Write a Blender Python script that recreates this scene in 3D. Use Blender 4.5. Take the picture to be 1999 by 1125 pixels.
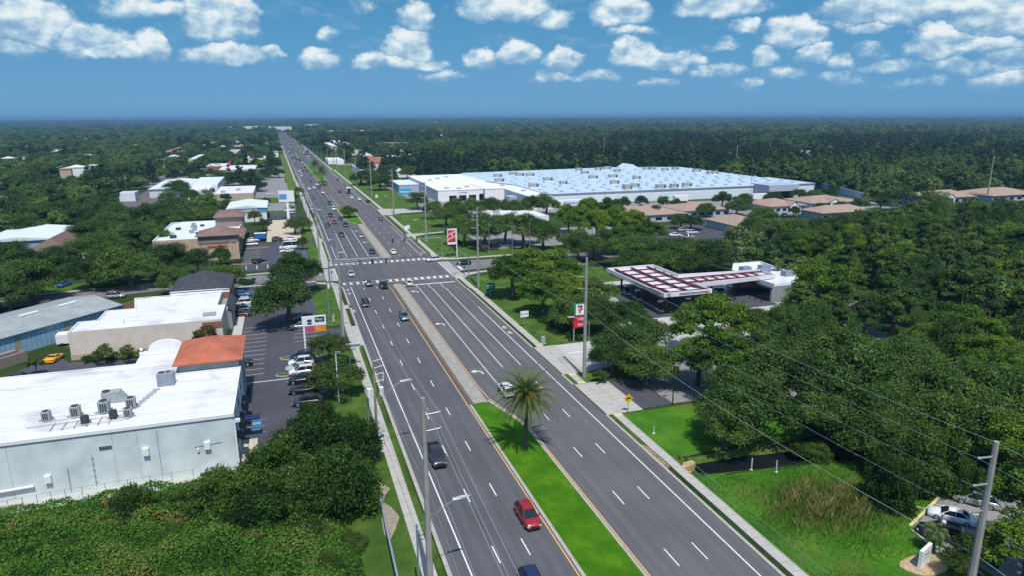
import bpy, bmesh, math, random
import numpy as np
from mathutils import Vector, Matrix
for o in list(bpy.data.objects): bpy.data.objects.remove(o)
random.seed(7); np.random.seed(7)
SC=bpy.context.scene; COL=SC.collection
rad=math.radians
# ------------------------------------------------------------------ camera
F=1333.; CH=44.8; CX=999.5; CY=562.5
roll=rad(0.28); pitch=math.atan(334/F); yaw=rad(18.2)
def _basis():
    f=Vector((math.sin(yaw)*math.cos(pitch),math.cos(yaw)*math.cos(pitch),-math.sin(pitch)))
    r=Vector((math.cos(yaw),-math.sin(yaw),0)); u=r.cross(f)
    c,s=math.cos(roll),math.sin(roll)
    return r*c-u*s, u*c+r*s, f
CR,CU,CF=_basis()
cd=bpy.data.cameras.new('camera'); cam=bpy.data.objects.new('camera',cd); COL.objects.link(cam)
cd.sensor_width=36; cd.lens=F/1999*36; cd.clip_start=0.5; cd.clip_end=60000
m=Matrix((CR,CU,-CF)).transposed().to_4x4(); m.translation=Vector((0,0,CH)); cam.matrix_world=m
SC.camera=cam
def ray(px,py): return CF+CR*((px-CX)/F)-CU*((py-CY)/F)
def G(px,py,z=0.0):
    d=ray(px,py); t=(z-CH)/d.z
    return (d.x*t,d.y*t)
# ------------------------------------------------------------------ sun and exposure
SUN_EL=63.0; SUN_AZ=180+3.6        # compass-like: 180 = behind the camera (-Y)
sd=Vector((math.sin(rad(SUN_AZ))*math.cos(rad(SUN_EL)),math.cos(rad(SUN_AZ))*math.cos(rad(SUN_EL)),math.sin(rad(SUN_EL))))
ld=bpy.data.lights.new('sun','SUN'); ld.energy=3.7; ld.angle=rad(0.53); ld.color=(1,0.955,0.88)
lo=bpy.data.objects.new('sun',ld); COL.objects.link(lo); lo.rotation_euler=sd.to_track_quat('Z','Y').to_euler(); lo.location=(0,-60,120)
SC.view_settings.view_transform='Standard'; SC.view_settings.look='None'; SC.view_settings.gamma=1
SC.view_settings.use_curve_mapping=False; SC.view_settings.exposure=0.25
HAZE=1.35e-4
# ------------------------------------------------------------------ node helpers
class NT:
    def __init__(s,nt): s.nt=nt; s.n=nt.nodes; s.l=nt.links
    def node(s,t,**k):
        x=s.n.new(t)
        for a,b in k.items(): setattr(x,a,b)
        return x
    def put(s,x,i,v):
        if v is None: return
        if isinstance(v,bpy.types.NodeSocket): s.l.new(v,x.inputs[i])
        else: x.inputs[i].default_value=v
    def math(s,op,a,b=None,c=None,clamp=False):
        x=s.node('ShaderNodeMath',operation=op); x.use_clamp=clamp
        s.put(x,0,a); s.put(x,1,b); s.put(x,2,c); return x.outputs[0]
    def vmath(s,op,a,b=None):
        x=s.node('ShaderNodeVectorMath',operation=op); s.put(x,0,a); s.put(x,1,b); return x.outputs[0]
    def noise(s,vec,scale,detail=3,rough=.55,dist=0,color=False):
        x=s.node('ShaderNodeTexNoise'); s.put(x,'Vector',vec); s.put(x,'Scale',scale); s.put(x,'Detail',detail); s.put(x,'Roughness',rough); s.put(x,'Distortion',dist)
        return x.outputs['Color' if color else 'Fac']
    def ramp(s,f,stops,interp='LINEAR'):
        x=s.node('ShaderNodeValToRGB'); x.color_ramp.interpolation=interp; e=x.color_ramp.elements
        while len(e)<len(stops): e.new(0.5)
        for i,(p,c) in enumerate(stops):
            e[i].position=p; e[i].color=(c,c,c,1) if isinstance(c,(int,float)) else (*c[:3],1)
        s.put(x,'Fac',f); return x.outputs['Color']
    def mix(s,f,a,b,mode='MIX'):
        x=s.node('ShaderNodeMixRGB',blend_type=mode); s.put(x,0,f)
        s.put(x,1,(*a,1) if isinstance(a,tuple) and len(a)==3 else a); s.put(x,2,(*b,1) if isinstance(b,tuple) and len(b)==3 else b); return x.outputs[0]
    def mrange(s,v,a,b,c=0.,d=1.,smooth=False):
        x=s.node('ShaderNodeMapRange'); 
        if smooth: x.interpolation_type='SMOOTHSTEP'
        s.put(x,'Value',v); s.put(x,'From Min',a); s.put(x,'From Max',b); s.put(x,'To Min',c); s.put(x,'To Max',d); return x.outputs[0]
    def sep(s,v):
        x=s.node('ShaderNodeSeparateXYZ'); s.put(x,0,v); return x.outputs
    def comb(s,a,b,c):
        x=s.node('ShaderNodeCombineXYZ'); s.put(x,0,a); s.put(x,1,b); s.put(x,2,c); return x.outputs[0]
# ------------------------------------------------------------------ world: sky with cumulus
W=bpy.data.worlds.new('World'); SC.world=W; W.use_nodes=True
N=NT(W.node_tree); N.n.clear()
sky=N.node('ShaderNodeTexSky'); sky.sky_type='NISHITA'; sky.sun_disc=False; sky.sun_elevation=rad(SUN_EL); sky.sun_rotation=rad(SUN_AZ)
sky.altitude=0; sky.air_density=1.0; sky.dust_density=0.3; sky.ozone_density=2.5
tc=N.node('ShaderNodeTexCoord').outputs['Generated']
sx,sy,sz=N.sep(tc)
az=N.math('MULTIPLY',N.math('ARCTAN2',sx,sy),57.2958); el=N.math('MULTIPLY',N.math('ARCSINE',sz),57.2958)
skyc=N.mix(1.0,sky.outputs[0],(0.15,0.15,0.15),'MULTIPLY')
# summer air: the low sky over the horizon is a deeper blue than the model's white haze
lowblue=N.ramp(N.math('DIVIDE',el,30.0),[(0.0,(0.092,0.33,0.60)),(0.10,(0.084,0.305,0.57)),(0.22,(0.062,0.275,0.52)),(0.36,(0.042,0.232,0.46)),(1.0,(0.045,0.17,0.42))])
lowf=N.mrange(el,14.,40.,1.0,0.0,True)
skyc=N.mix(N.math('MULTIPLY',lowf,0.94),skyc,N.mix(1.0,lowblue,(.85,.85,.85),'MULTIPLY'))
u0,v0=az,el
p=N.comb(az,N.math('MULTIPLY',el,1.35),0.0)
wn=N.noise(p,0.38,3,.5,0,True); wr,wg,wb=N.sep(wn)
wn2=N.noise(p,1.7,4,.6,0,True); w2r,w2g,w2b=N.sep(wn2)
u=N.math('ADD',az,N.math('ADD',N.math('MULTIPLY',N.math('SUBTRACT',wr,.5),1.9),N.math('MULTIPLY',N.math('SUBTRACT',w2r,.5),.7)))
v=N.math('ADD',el,N.math('ADD',N.math('MULTIPLY',N.math('SUBTRACT',wg,.5),1.3),N.math('MULTIPLY',N.math('SUBTRACT',w2g,.5),.55)))
# (centre x, centre y, half width, half height, solidity) read off as directions
CL=[(60,55,75,45,1),(165,80,70,28,1),(210,100,80,18,1),(300,95,32,26,1),(10,95,60,22,.6),(270,20,60,24,.7),(330,22,60,18,.8),(415,45,62,48,1.1),(470,35,40,45,.8),(400,10,45,28,1),(450,110,90,22,1),(530,105,26,16,1),(715,10,30,16,.4),
 (620,118,46,22,.8),(720,125,40,18,.9),(800,100,58,38,1.1),(780,125,100,16,.9),(812,42,40,34,.9),(645,70,20,12,.35),(985,25,110,30,.9),(1080,45,55,22,.8),(1210,28,70,38,1),(1235,62,50,10,.7),
 (945,115,40,24,1),(1010,112,50,24,1),(1095,122,50,24,1),(1080,150,50,12,.40),(1232,112,52,34,1.1),(1285,122,40,20,.8),(1324,125,22,22,.9),(1410,14,95,28,1),(1450,58,28,16,.8),(1415,95,38,12,.45),(1550,72,62,28,1),(1495,118,28,26,.8),(1590,108,38,20,.9),(1410,140,50,16,.5),(1640,122,30,14,.6),(1530,150,40,14,.34),
 (1780,18,150,36,1.1),(1960,30,80,50,1),(1820,92,42,34,.95),(1650,45,50,10,.3),(1870,75,70,14,.5),(1930,90,70,20,.7),(1745,130,60,14,.5),(1900,130,90,16,.5),(1985,110,60,24,.6),(1700,55,50,14,.5),
 (870,150,50,12,.40),(1175,150,45,12,.34),(1290,162,36,10,.32),(1462,168,34,10,.3),(1620,158,60,14,.36),(1790,166,44,12,.32),(1945,160,60,16,.36),(1360,118,30,10,.5),(1700,100,40,14,.5),
 (-120,60,120,50,1),(-300,90,100,36,1),(2150,60,120,50,1),(2350,100,120,40,1)]
field=None; base=None
for (cx,cy,rx,ry,s) in CL:
    d=ray(cx,cy).normalized(); ua=math.degrees(math.atan2(d.x,d.y)); ve=math.degrees(math.asin(d.z))
    k=57.2958/F*.95; ax=rx*k*.98; ay=ry*k*1.28
    a=N.math('MULTIPLY',N.math('SUBTRACT',u,ua),1/ax); b=N.math('MULTIPLY',N.math('SUBTRACT',v,ve),1/ay)
    b2=N.math('MULTIPLY',b,N.math('ADD',1.0,N.math('MULTIPLY',N.math('LESS_THAN',b,0.0),.75)))  # flat base
    r=N.math('SUBTRACT',1.0,N.math('ADD',N.math('MULTIPLY',a,a),N.math('MULTIPLY',b2,b2)))
    f=N.math('MULTIPLY',r,s) if s!=1 else r
    hh=N.math('MULTIPLY',b,.5)
    if field is None: field=f; base=hh
    else:
        gt=N.math('GREATER_THAN',f,field)
        base=N.math('ADD',N.math('MULTIPLY',gt,hh),N.math('MULTIPLY',N.math('SUBTRACT',1.0,gt),base))
        field=N.math('MAXIMUM',field,f)
fb=N.noise(p,.45,8,.66); big=N.noise(N.vmath('ADD',p,(3.,7.,0)),.2,3,.6)
fld=N.math('ADD',N.math('MULTIPLY',field,1.15),N.math('ADD',N.math('MULTIPLY',N.math('SUBTRACT',fb,.52),2.3),N.math('MULTIPLY',N.math('SUBTRACT',big,.5),.8)))
soft=N.mrange(base,-.45,.25,1.0,.42,True)      # bases dissolve, tops are crisp
mask=N.mrange(fld,-.14,N.math('ADD',N.math('MULTIPLY',soft,1.15),.10),0.,1.,True)
veil=N.math('MULTIPLY',N.mrange(N.noise(N.comb(N.math('MULTIPLY',az,.35),el,4.),.55,7,.62),.50,.78,0.,.42,True),N.math('MULTIPLY',N.mrange(el,3.,6.,0.,1.,True),N.mrange(az,0.,40.,.35,1.)))
mask=N.math('MAXIMUM',mask,veil)
lo_=N.noise(p,.5,5,.52); hi_=N.noise(N.vmath('ADD',p,(-.25,.75,0)),.5,5,.52)
relief=N.math('MULTIPLY',N.math('SUBTRACT',lo_,hi_),2.9)
sh=N.math('ADD',N.math('ADD',N.math('MULTIPLY',base,1.15),.40),N.math('ADD',relief,N.math('MULTIPLY',N.math('MINIMUM',fld,1.),.12)),clamp=True)
ccol=N.ramp(sh,[(0.0,(.25,.41,.60)),(.3,(.36,.54,.70)),(.55,(.52,.68,.78)),(.8,(.70,.81,.86)),(1,(.84,.90,.91))])
up=N.mrange(el,1.0,2.4,0.,1.,True)
fin=N.mix(N.math('MULTIPLY',N.math('MULTIPLY',mask,.93),up),skyc,N.mix(1.0,ccol,(.88,.88,.88),'MULTIPLY'))
bg=N.node('ShaderNodeBackground'); N.put(bg,'Color',fin); bg.inputs['Strength'].default_value=1.0
out=N.node('ShaderNodeOutputWorld'); N.l.new(bg.outputs[0],out.inputs[0])
# ------------------------------------------------------------------ materials
MATS={}
def newmat(name):
    m=bpy.data.materials.new(name); m.use_nodes=True; t=NT(m.node_tree); t.n.clear()
    b=t.node('ShaderNodeBsdfPrincipled'); o=t.node('ShaderNodeOutputMaterial'); t.l.new(b.outputs[0],o.inputs[0]); MATS[name]=m
    return m,t,b
def M(name,col,rough=.75,var=.12,scale=1.2,col2=None,bump=0.,bscale=None,metal=0.,spec=.35,detail=5,obj=False):
    if name in MATS: return MATS[name]
    m,t,b=newmat(name)
    pos=t.node('ShaderNodeTexCoord').outputs['Object'] if obj else t.node('ShaderNodeNewGeometry').outputs['Position']
    n=t.noise(pos,scale,detail,.6)
    if col2 is None: col2=tuple(max(0,c*(1-var*1.6)) for c in col); col=tuple(min(.95,c*(1+var*.6)) for c in col)
    c=t.ramp(n,[(.32,col),(.68,col2)])
    t.put(b,'Base Color',c); t.put(b,'Roughness',rough); t.put(b,'Metallic',metal); b.inputs['Specular IOR Level'].default_value=spec
    if bump:
        bn=t.node('ShaderNodeBump'); t.put(bn,'Height',t.noise(pos,bscale or scale*4,4,.6)); bn.inputs['Strength'].default_value=min(1,bump); bn.inputs['Distance'].default_value=bump*.1; t.put(b,'Normal',bn.outputs[0])
    return m
def lines(t,coord,period,width):
    "1 inside thin lines that repeat along coord"
    f=t.math('FRACT',t.math('DIVIDE',coord,period)); return t.math('LESS_THAN',f,width/period)
def asphalt(name,col,streak=.25,x0=0.,lane=3.5,patch=0.3,jx=True):
    m,t,b=newmat(name); pos=t.node('ShaderNodeNewGeometry').outputs['Position']; x,y,z=t.sep(pos)
    sp=t.noise(pos,9.,3,.7); big=t.noise(t.comb(t.math('MULTIPLY',x,1.0),t.math('MULTIPLY',y,.06),0.),.8,4,.6)
    pt=t.noise(pos,.09,5,.62)
    k=t.math('ADD',t.math('ADD',t.math('MULTIPLY',t.math('SUBTRACT',sp,.5),.32),t.math('MULTIPLY',t.math('SUBTRACT',big,.5),streak*2)),t.math('MULTIPLY',t.math('SUBTRACT',pt,.5),patch*2))
    if jx:
        w=t.math('COSINE',t.math('MULTIPLY',t.math('SUBTRACT',x,x0),2*math.pi/(lane/2))); k=t.math('ADD',k,t.math('MULTIPLY',w,.06)); k=t.math('SUBTRACT',k,t.math('MULTIPLY',lines(t,t.math('ADD',t.math('SUBTRACT',x,x0+lane*.5),t.math('MULTIPLY',t.noise(t.comb(0.,y,0.),.15,2),.06)),lane,.06),.13)); k=t.math('SUBTRACT',k,t.math('MULTIPLY',lines(t,t.math('ADD',y,t.math('MULTIPLY',t.noise(pos,.3,3),.8)),37.,.09),.10))
        c1=t.math('MULTIPLY',t.math('COSINE',t.math('MULTIPLY',t.math('SUBTRACT',x,x0),2*math.pi/lane)),-1.0)
        oil=t.math('MULTIPLY',t.math('POWER',t.math('MAXIMUM',c1,0.),6.),t.noise(t.comb(x,t.math('MULTIPLY',y,.12),0.),.6,3)); k=t.math('SUBTRACT',k,t.math('MULTIPLY',oil,.24))
    k=t.math('ADD',k,1.0)
    t.put(b,'Base Color',t.vmath('MULTIPLY',t.comb(k,k,k),col)); t.put(b,'Roughness',.85); b.inputs['Specular IOR Level'].default_value=.3
    bn=t.node('ShaderNodeBump'); t.put(bn,'Height',sp); bn.inputs['Strength'].default_value=.25; bn.inputs['Distance'].default_value=.02; t.put(b,'Normal',bn.outputs[0]); return m
def concrete(name,col,jy=1.5,jx=0.,dirt=.25):
    m,t,b=newmat(name); pos=t.node('ShaderNodeNewGeometry').outputs['Position']; x,y,z=t.sep(pos)
    n=t.noise(pos,.7,6,.65); f=t.noise(pos,14.,2,.6)
    k=t.math('ADD',t.math('ADD',t.math('MULTIPLY',t.math('SUBTRACT',n,.5),dirt*2.4),t.math('MULTIPLY',t.math('SUBTRACT',f,.5),.18)),1.0)
    if jy: k=t.math('MULTIPLY',k,t.math('SUBTRACT',1.0,t.math('MULTIPLY',lines(t,y,jy,.07),.38)))
    if jx: k=t.math('MULTIPLY',k,t.math('SUBTRACT',1.0,t.math('MULTIPLY',lines(t,x,jx,.07),.38)))
    t.put(b,'Base Color',t.vmath('MULTIPLY',t.comb(k,k,k),col)); t.put(b,'Roughness',.9); return m
def grass(name,a,c,d,s1=.25,s2=3.5,dry=None):
    m,t,b=newmat(name); pos=t.node('ShaderNodeNewGeometry').outputs['Position']
    n1=t.noise(pos,s1,5,.62); n2=t.noise(pos,s2,5,.75); n3=t.noise(pos,22.,2,.7)
    k=t.math('ADD',t.math('ADD',t.math('MULTIPLY',n1,.55),t.math('MULTIPLY',n2,.30)),t.math('MULTIPLY',n3,.15))
    cc=t.ramp(k,[(.36,a),(.5,c),(.64,d)])
    if dry: cc=t.mix(t.mrange(t.noise(pos,.11,5,.65),.53,.68,0.,.7,True),cc,dry)
    t.put(b,'Base Color',cc); t.put(b,'Roughness',.95); b.inputs['Specular IOR Level'].default_value=.1
    bn=t.node('ShaderNodeBump'); t.put(bn,'Height',t.math('ADD',n3,n2)); bn.inputs['Strength'].default_value=.8; bn.inputs['Distance'].default_value=.12; t.put(b,'Normal',bn.outputs[0]); return m
def leafmat(name,stops,hue=.0,rnd=.35,trans=.35):
    "leaf cards: colour varies clump by clump and from tree to tree"
    m=bpy.data.materials.new(name); m.use_nodes=True; t=NT(m.node_tree); t.n.clear(); MATS[name]=m
    at=t.node('ShaderNodeAttribute',attribute_name='cv').outputs['Fac']; oi=t.node('ShaderNodeObjectInfo').outputs['Random']
    k=t.math('ADD',t.math('MULTIPLY',at,1-rnd),t.math('MULTIPLY',oi,rnd))
    c=t.ramp(k,stops)
    d=t.node('ShaderNodeBsdfPrincipled'); t.put(d,'Base Color',c); d.inputs['Roughness'].default_value=.48; d.inputs['Specular IOR Level'].default_value=.22; tr=t.node('ShaderNodeBsdfTranslucent'); t.put(tr,'Color',t.mix(1.0,c,(1.0,1.25,.45),'MULTIPLY'))
    mx=t.node('ShaderNodeMixShader'); mx.inputs[0].default_value=trans; t.l.new(d.outputs[0],mx.inputs[1]); t.l.new(tr.outputs[0],mx.inputs[2])
    o=t.node('ShaderNodeOutputMaterial'); t.l.new(mx.outputs[0],o.inputs[0]); return m
def paint(name,col,rough=.35,metal=0.,coat=.6):
    if name in MATS: return MATS[name]
    m,t,b=newmat(name); pos=t.node('ShaderNodeTexCoord').outputs['Object']
    k=t.mrange(t.noise(pos,1.5,4),.3,.7,.88,1.08); t.put(b,'Base Color',t.vmath('MULTIPLY',t.comb(k,k,k),col))
    t.put(b,'Roughness',rough); t.put(b,'Metallic',metal); b.inputs['Coat Weight'].default_value=coat; b.inputs['Coat Roughness'].default_value=.08; return m
def ribbed(name,col,axis='x',period=.4,col2=None,rough=.5,depth=.35,var=.1,metal=.0):
    "standing seam / corrugated sheet"
    m,t,b=newmat(name); pos=t.node('ShaderNodeNewGeometry').outputs['Position']; x,y,z=t.sep(pos); a={'x':x,'y':y,'z':z}[axis]
    w=t.math('ABSOLUTE',t.math('SINE',t.math('MULTIPLY',a,math.pi/period)))
    n=t.noise(pos,.35,6,.65); k=t.mrange(n,.3,.7,1-var,1+var*.5)
    k=t.math('MULTIPLY',k,t.mrange(w,0.,.25,1-depth,1.0))
    t.put(b,'Base Color',t.vmath('MULTIPLY',t.comb(k,k,k),col)); t.put(b,'Roughness',rough); t.put(b,'Metallic',metal)
    bn=t.node('ShaderNodeBump'); t.put(bn,'Height',w); bn.inputs['Strength'].default_value=.6; bn.inputs['Distance'].default_value=.05; t.put(b,'Normal',bn.outputs[0]); return m
def membrane(name,col):
    "coated flat roof: laps, ponding stains, faint streaks"
    m,t,b=newmat(name); pos=t.node('ShaderNodeNewGeometry').outputs['Position']; x,y,z=t.sep(pos)
    st=t.noise(t.comb(t.math('MULTIPLY',x,.10),t.math('MULTIPLY',y,.9),0.),.8,5,.65); pd=t.noise(pos,.13,5,.6,.6); f=t.noise(pos,2.2,5,.7)
    k=t.math('SUBTRACT',1.0,t.math('MULTIPLY',t.mrange(pd,.50,.72,0.,1.,True),.26)); k=t.math('MULTIPLY',k,t.mrange(st,.3,.7,.86,1.04)); k=t.math('MULTIPLY',k,t.mrange(f,.3,.75,1.02,.93))
    k=t.math('MULTIPLY',k,t.math('SUBTRACT',1.0,t.math('MULTIPLY',lines(t,t.math('ADD',y,t.math('MULTIPLY',t.noise(pos,.4,2),.35)),3.1,.10),.22)))
    k=t.math('MULTIPLY',k,t.math('SUBTRACT',1.0,t.math('MULTIPLY',lines(t,x,9.3,.07),.12)))
    t.put(b,'Base Color',t.vmath('MULTIPLY',t.comb(k,k,k),col)); t.put(b,'Roughness',.7); return m
membrane('roof_white',(.72,.73,.73))
asphalt('asphalt_south',(.093,.095,.102),x0=16.25,lane=3.45)
asphalt('asphalt_north',(.112,.107,.112),x0=33.6,lane=3.4)
asphalt('asphalt_lot',(.064,.066,.078),jx=False,patch=.5)
asphalt('asphalt_old',(.23,.225,.225),jx=False,patch=.35)
asphalt('asphalt_side',(.165,.158,.16),jx=False,patch=.25)
asphalt('asphalt_purple',(.125,.108,.105),jx=False,patch=.2)
concrete('concrete',(.40,.385,.345)); concrete('concrete_kerb',(.36,.35,.31),3.); concrete('concrete_median',(.30,.285,.25),3.,0.,.4)
concrete('concrete_slab',(.45,.445,.42),4.5,4.5,.22); concrete('pavers_tan',(.52,.44,.32),1.,1.,.3); concrete('pavers_light',(.50,.46,.38),.8,.8,.2)
concrete('tactile_yellow',(.60,.52,.26),0,0,.2)
grass('lawn',(.034,.078,.012),(.062,.128,.019),(.115,.178,.034),.22,2.5,(.13,.16,.03))
grass('lawn_median',(.035,.125,.004),(.060,.18,.005),(.115,.26,.008),.35,3.5)
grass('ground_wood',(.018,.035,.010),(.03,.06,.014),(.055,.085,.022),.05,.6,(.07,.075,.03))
grass('field_grass',(.03,.11,.008),(.055,.18,.012),(.12,.26,.02),.16,1.9,(.12,.17,.03))
grass('bank_grass',(.04,.09,.012),(.09,.15,.025),(.15,.17,.05),.3,2.,(.20,.16,.08))
M('white_line',(.74,.74,.72),.7,.22,5.); M('yellow_line',(.66,.42,.16),.7,.2,5.); M('marker_white',(.7,.7,.68),.5)
M('dirt',(.28,.20,.12),.95,.3,1.,bump=.4); M('mulch',(.20,.09,.05),.95,.3,2.,bump=.4); M('mulch_tan',(.46,.34,.20),.95,.2,3.,bump=.3)
membrane('roof_white2',(.72,.73,.74))
M('stucco_grey',(.60,.67,.665),.9,.13,.35,bump=.05,bscale=6); M('stucco_cream',(.66,.58,.50),.9,.08,.5); M('stucco_dark',(.26,.29,.30),.9,.1,.6)
M('stucco_tan',(.50,.40,.29),.9,.1,.6); M('stucco_brown',(.26,.21,.18),.9,.1,.6); M('stucco_white',(.82,.82,.81),.85,.05,.3); M('trim_white',(.78,.79,.78),.6,.05,1)
M('shingle_dark',(.055,.062,.072),.9,.25,1.5,bump=.3,bscale=8); M('shingle_tan',(.36,.26,.205),.9,.15,1.2,bump=.2,bscale=6); M('shingle_brown',(.17,.115,.09),.9,.2,1.2,bump=.3,bscale=6)
M('brick',(.30,.13,.075),.9,.2,3.); M('wood_fence',(.34,.22,.10),.9,.2,3.); M('wood_pole',(.24,.20,.16),.9,.2,2.); M('concrete_pole',(.32,.31,.275),.85,.12,.8)
M('galv',(.42,.44,.45),.45,.1,2.,metal=.6); M('galv_green',(.24,.31,.30),.5,.1,2.,metal=.3); M('black_metal',(.015,.015,.018),.5,.2,2.); M('dark_glass',(.012,.016,.020),.08,.1,.8,spec=.8)
M('opening_dark',(.008,.008,.010),.9,.1,1.); M('glass_blue',(.10,.17,.24),.1,.2,.8,spec=.8); M('rubber',(.012,.012,.013),.85,.2,4.); M('rim',(.45,.46,.48),.35,.1,4.,metal=.8); M('lamp_glass',(.55,.57,.58),.2,.1,4.)
M('tail_red',(.35,.015,.012),.3,.1,4.); M('ac_grey',(.34,.38,.38),.6,.12,2.); M('ac_dark',(.055,.06,.065),.7,.2,4.); M('ac_blue',(.26,.29,.36),.5,.12,2.)
M('beam_red',(.13,.022,.022),.7,.2,2.); M('canopy_white',(.66,.65,.69),.5,.05,.4); M('sign_green',(.01,.22,.12),.4,.05,2.); M('sign_red',(.62,.025,.03),.4,.08,2.); M('sign_blue',(.03,.16,.50),.4,.08,2.)
M('sign_orange',(.85,.33,.03),.4,.15,.8); M('sign_white',(.80,.81,.81),.4,.04,2.); M('sign_yellow',(.80,.46,.01),.4,.08,2.); M('sign_cyan',(.03,.38,.72),.4,.08,2.); M('sign_magenta',(.55,.10,.20),.4,.2,.5); M('ink',(.012,.012,.015),.6,.1,2.)
M('navy',(.02,.03,.10),.4,.1,2.); M('teal_roof',(.10,.33,.28),.6,.1,1.); M('roof_rust',(.38,.13,.08),.8,.15,1.); M('signal_yellow',(.55,.38,.02),.5,.1,2.)
M('skylight',(.36,.52,.62),.35,.1,1.); M('blue_paint',(.10,.33,.60),.6,.05,2.); M('water_dark',(.010,.013,.016),.06,.2,.5,spec=.6); M('orange_fruit',(.62,.24,.03),.8,.25,3.,obj=True)
M('bark',(.13,.10,.075),.95,.25,2.,bump=.5,bscale=5,obj=True); M('bark_pine',(.14,.085,.06),.95,.25,2.,obj=True); M('bark_palm',(.15,.11,.075),.95,.3,5.,bump=.6,bscale=9,obj=True)
ribbed('metal_roof_grey',(.33,.36,.35),'x',.9,depth=.10,var=.22); ribbed('metal_wall_blue',(.25,.43,.58),'y',.75,depth=.45,var=.12); ribbed('metal_wall_slate',(.16,.22,.26),'y',.75,depth=.2,var=.12)
ribbed('metal_roof_white',(.70,.76,.78),'x',1.2,depth=.12,var=.08); ribbed('metal_wall_white',(.62,.67,.70),'x',.9,depth=.18,var=.08); ribbed('big_roof',(.56,.68,.77),'x',7.6,depth=.10,var=.10,rough=.35)
ribbed('big_roof2',(.80,.81,.82),'x',7.6,depth=.05,var=.05); ribbed('lap_white',(.72,.78,.82),'z',1.6,depth=.10,var=.06); ribbed('lap_grey',(.40,.46,.55),'z',1.6,depth=.12,var=.06)
ribbed('tile_orange',(.46,.135,.070),'x',.36,depth=.5,var=.3,rough=.8); ribbed('tile_brown',(.22,.135,.11),'x',.5,depth=.45,var=.25,rough=.85); ribbed('container',(.55,.62,.62),'y',.5,depth=.3)
leafmat('leaf_oak',[(.12,(.013,.036,.007)),(.45,(.050,.106,.017)),(.85,(.150,.225,.038))])
leafmat('leaf_olive',[(.12,(.020,.042,.008)),(.45,(.068,.115,.020)),(.85,(.17,.21,.05))])
leafmat('leaf_pine',[(.12,(.022,.062,.006)),(.45,(.085,.170,.012)),(.85,(.22,.31,.030))])
leafmat('leaf_wood',[(.12,(.014,.038,.008)),(.45,(.054,.110,.019)),(.85,(.16,.22,.040))],rnd=.55)
leafmat('leaf_far',[(.12,(.020,.054,.014)),(.45,(.066,.130,.028)),(.85,(.155,.215,.048))],rnd=.6)
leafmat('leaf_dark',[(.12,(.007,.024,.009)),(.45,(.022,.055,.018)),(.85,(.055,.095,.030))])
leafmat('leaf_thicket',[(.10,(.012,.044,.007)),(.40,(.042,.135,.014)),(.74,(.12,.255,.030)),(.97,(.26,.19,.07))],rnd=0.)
leafmat('leaf_hedge',[(.15,(.012,.045,.008)),(.5,(.028,.085,.012)),(.85,(.06,.13,.02))])
leafmat('leaf_bamboo',[(.18,(.010,.030,.005)),(.5,(.040,.098,.012)),(.9,(.14,.20,.032))])
leafmat('leaf_rust',[(.15,(.05,.05,.012)),(.5,(.11,.10,.02)),(.85,(.22,.13,.035))])
leafmat('leaf_palm',[(.1,(.06,.11,.03)),(.5,(.13,.19,.05)),(.8,(.24,.24,.09)),(1,(.40,.29,.12))],rnd=.1)
leafmat('reed',[(.1,(.08,.15,.02)),(.4,(.20,.22,.06)),(.65,(.42,.34,.14)),(1,(.62,.48,.24))],rnd=0.,trans=.25)
leafmat('blade_green',[(.1,(.025,.09,.008)),(.5,(.06,.17,.012)),(1,(.13,.25,.02))],rnd=0.,trans=.3)
# ------------------------------------------------------------------ object helpers
def link(o,parent=None):
    COL.objects.link(o)
    if parent is not None: o.parent=parent
    return o
def tag(o,label=None,cat=None,group=None,kind=None):
    if label: o['label']=label
    if cat: o['category']=cat
    if group: o['group']=group
    if kind: o['kind']=kind
    return o
def thing(name,label,cat,loc=(0,0,0),group=None,rz=0.,parent=None):
    o=bpy.data.objects.new(name,None); o.empty_display_size=.5; link(o,parent); o.location=loc if len(loc)==3 else (*loc,0); o.rotation_euler=(0,0,rz)
    return tag(o,label,cat,group)
SPLIT={'pilaster','side_shade','main_beam','cross_beam','corner_column','roof_rails','post','shop_window','arched_window','walk_pads','fascia_stripes','pink_stripe','wheel','insulators','signal_visors','side_panel','side_door','control_joints','yellow_panel','bracket','grille','transformer','vent_slats','coil','wall_conduit','dock_opening','name_stripe'}
ONE={'fascia_stripes':'fascia_stripe','walk_pads':'walk_pad','control_joints':'control_joint','vent_slats':'vent_slat','roof_rails':'roof_rail','insulators':'insulator','signal_visors':'signal_visor'}
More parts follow.
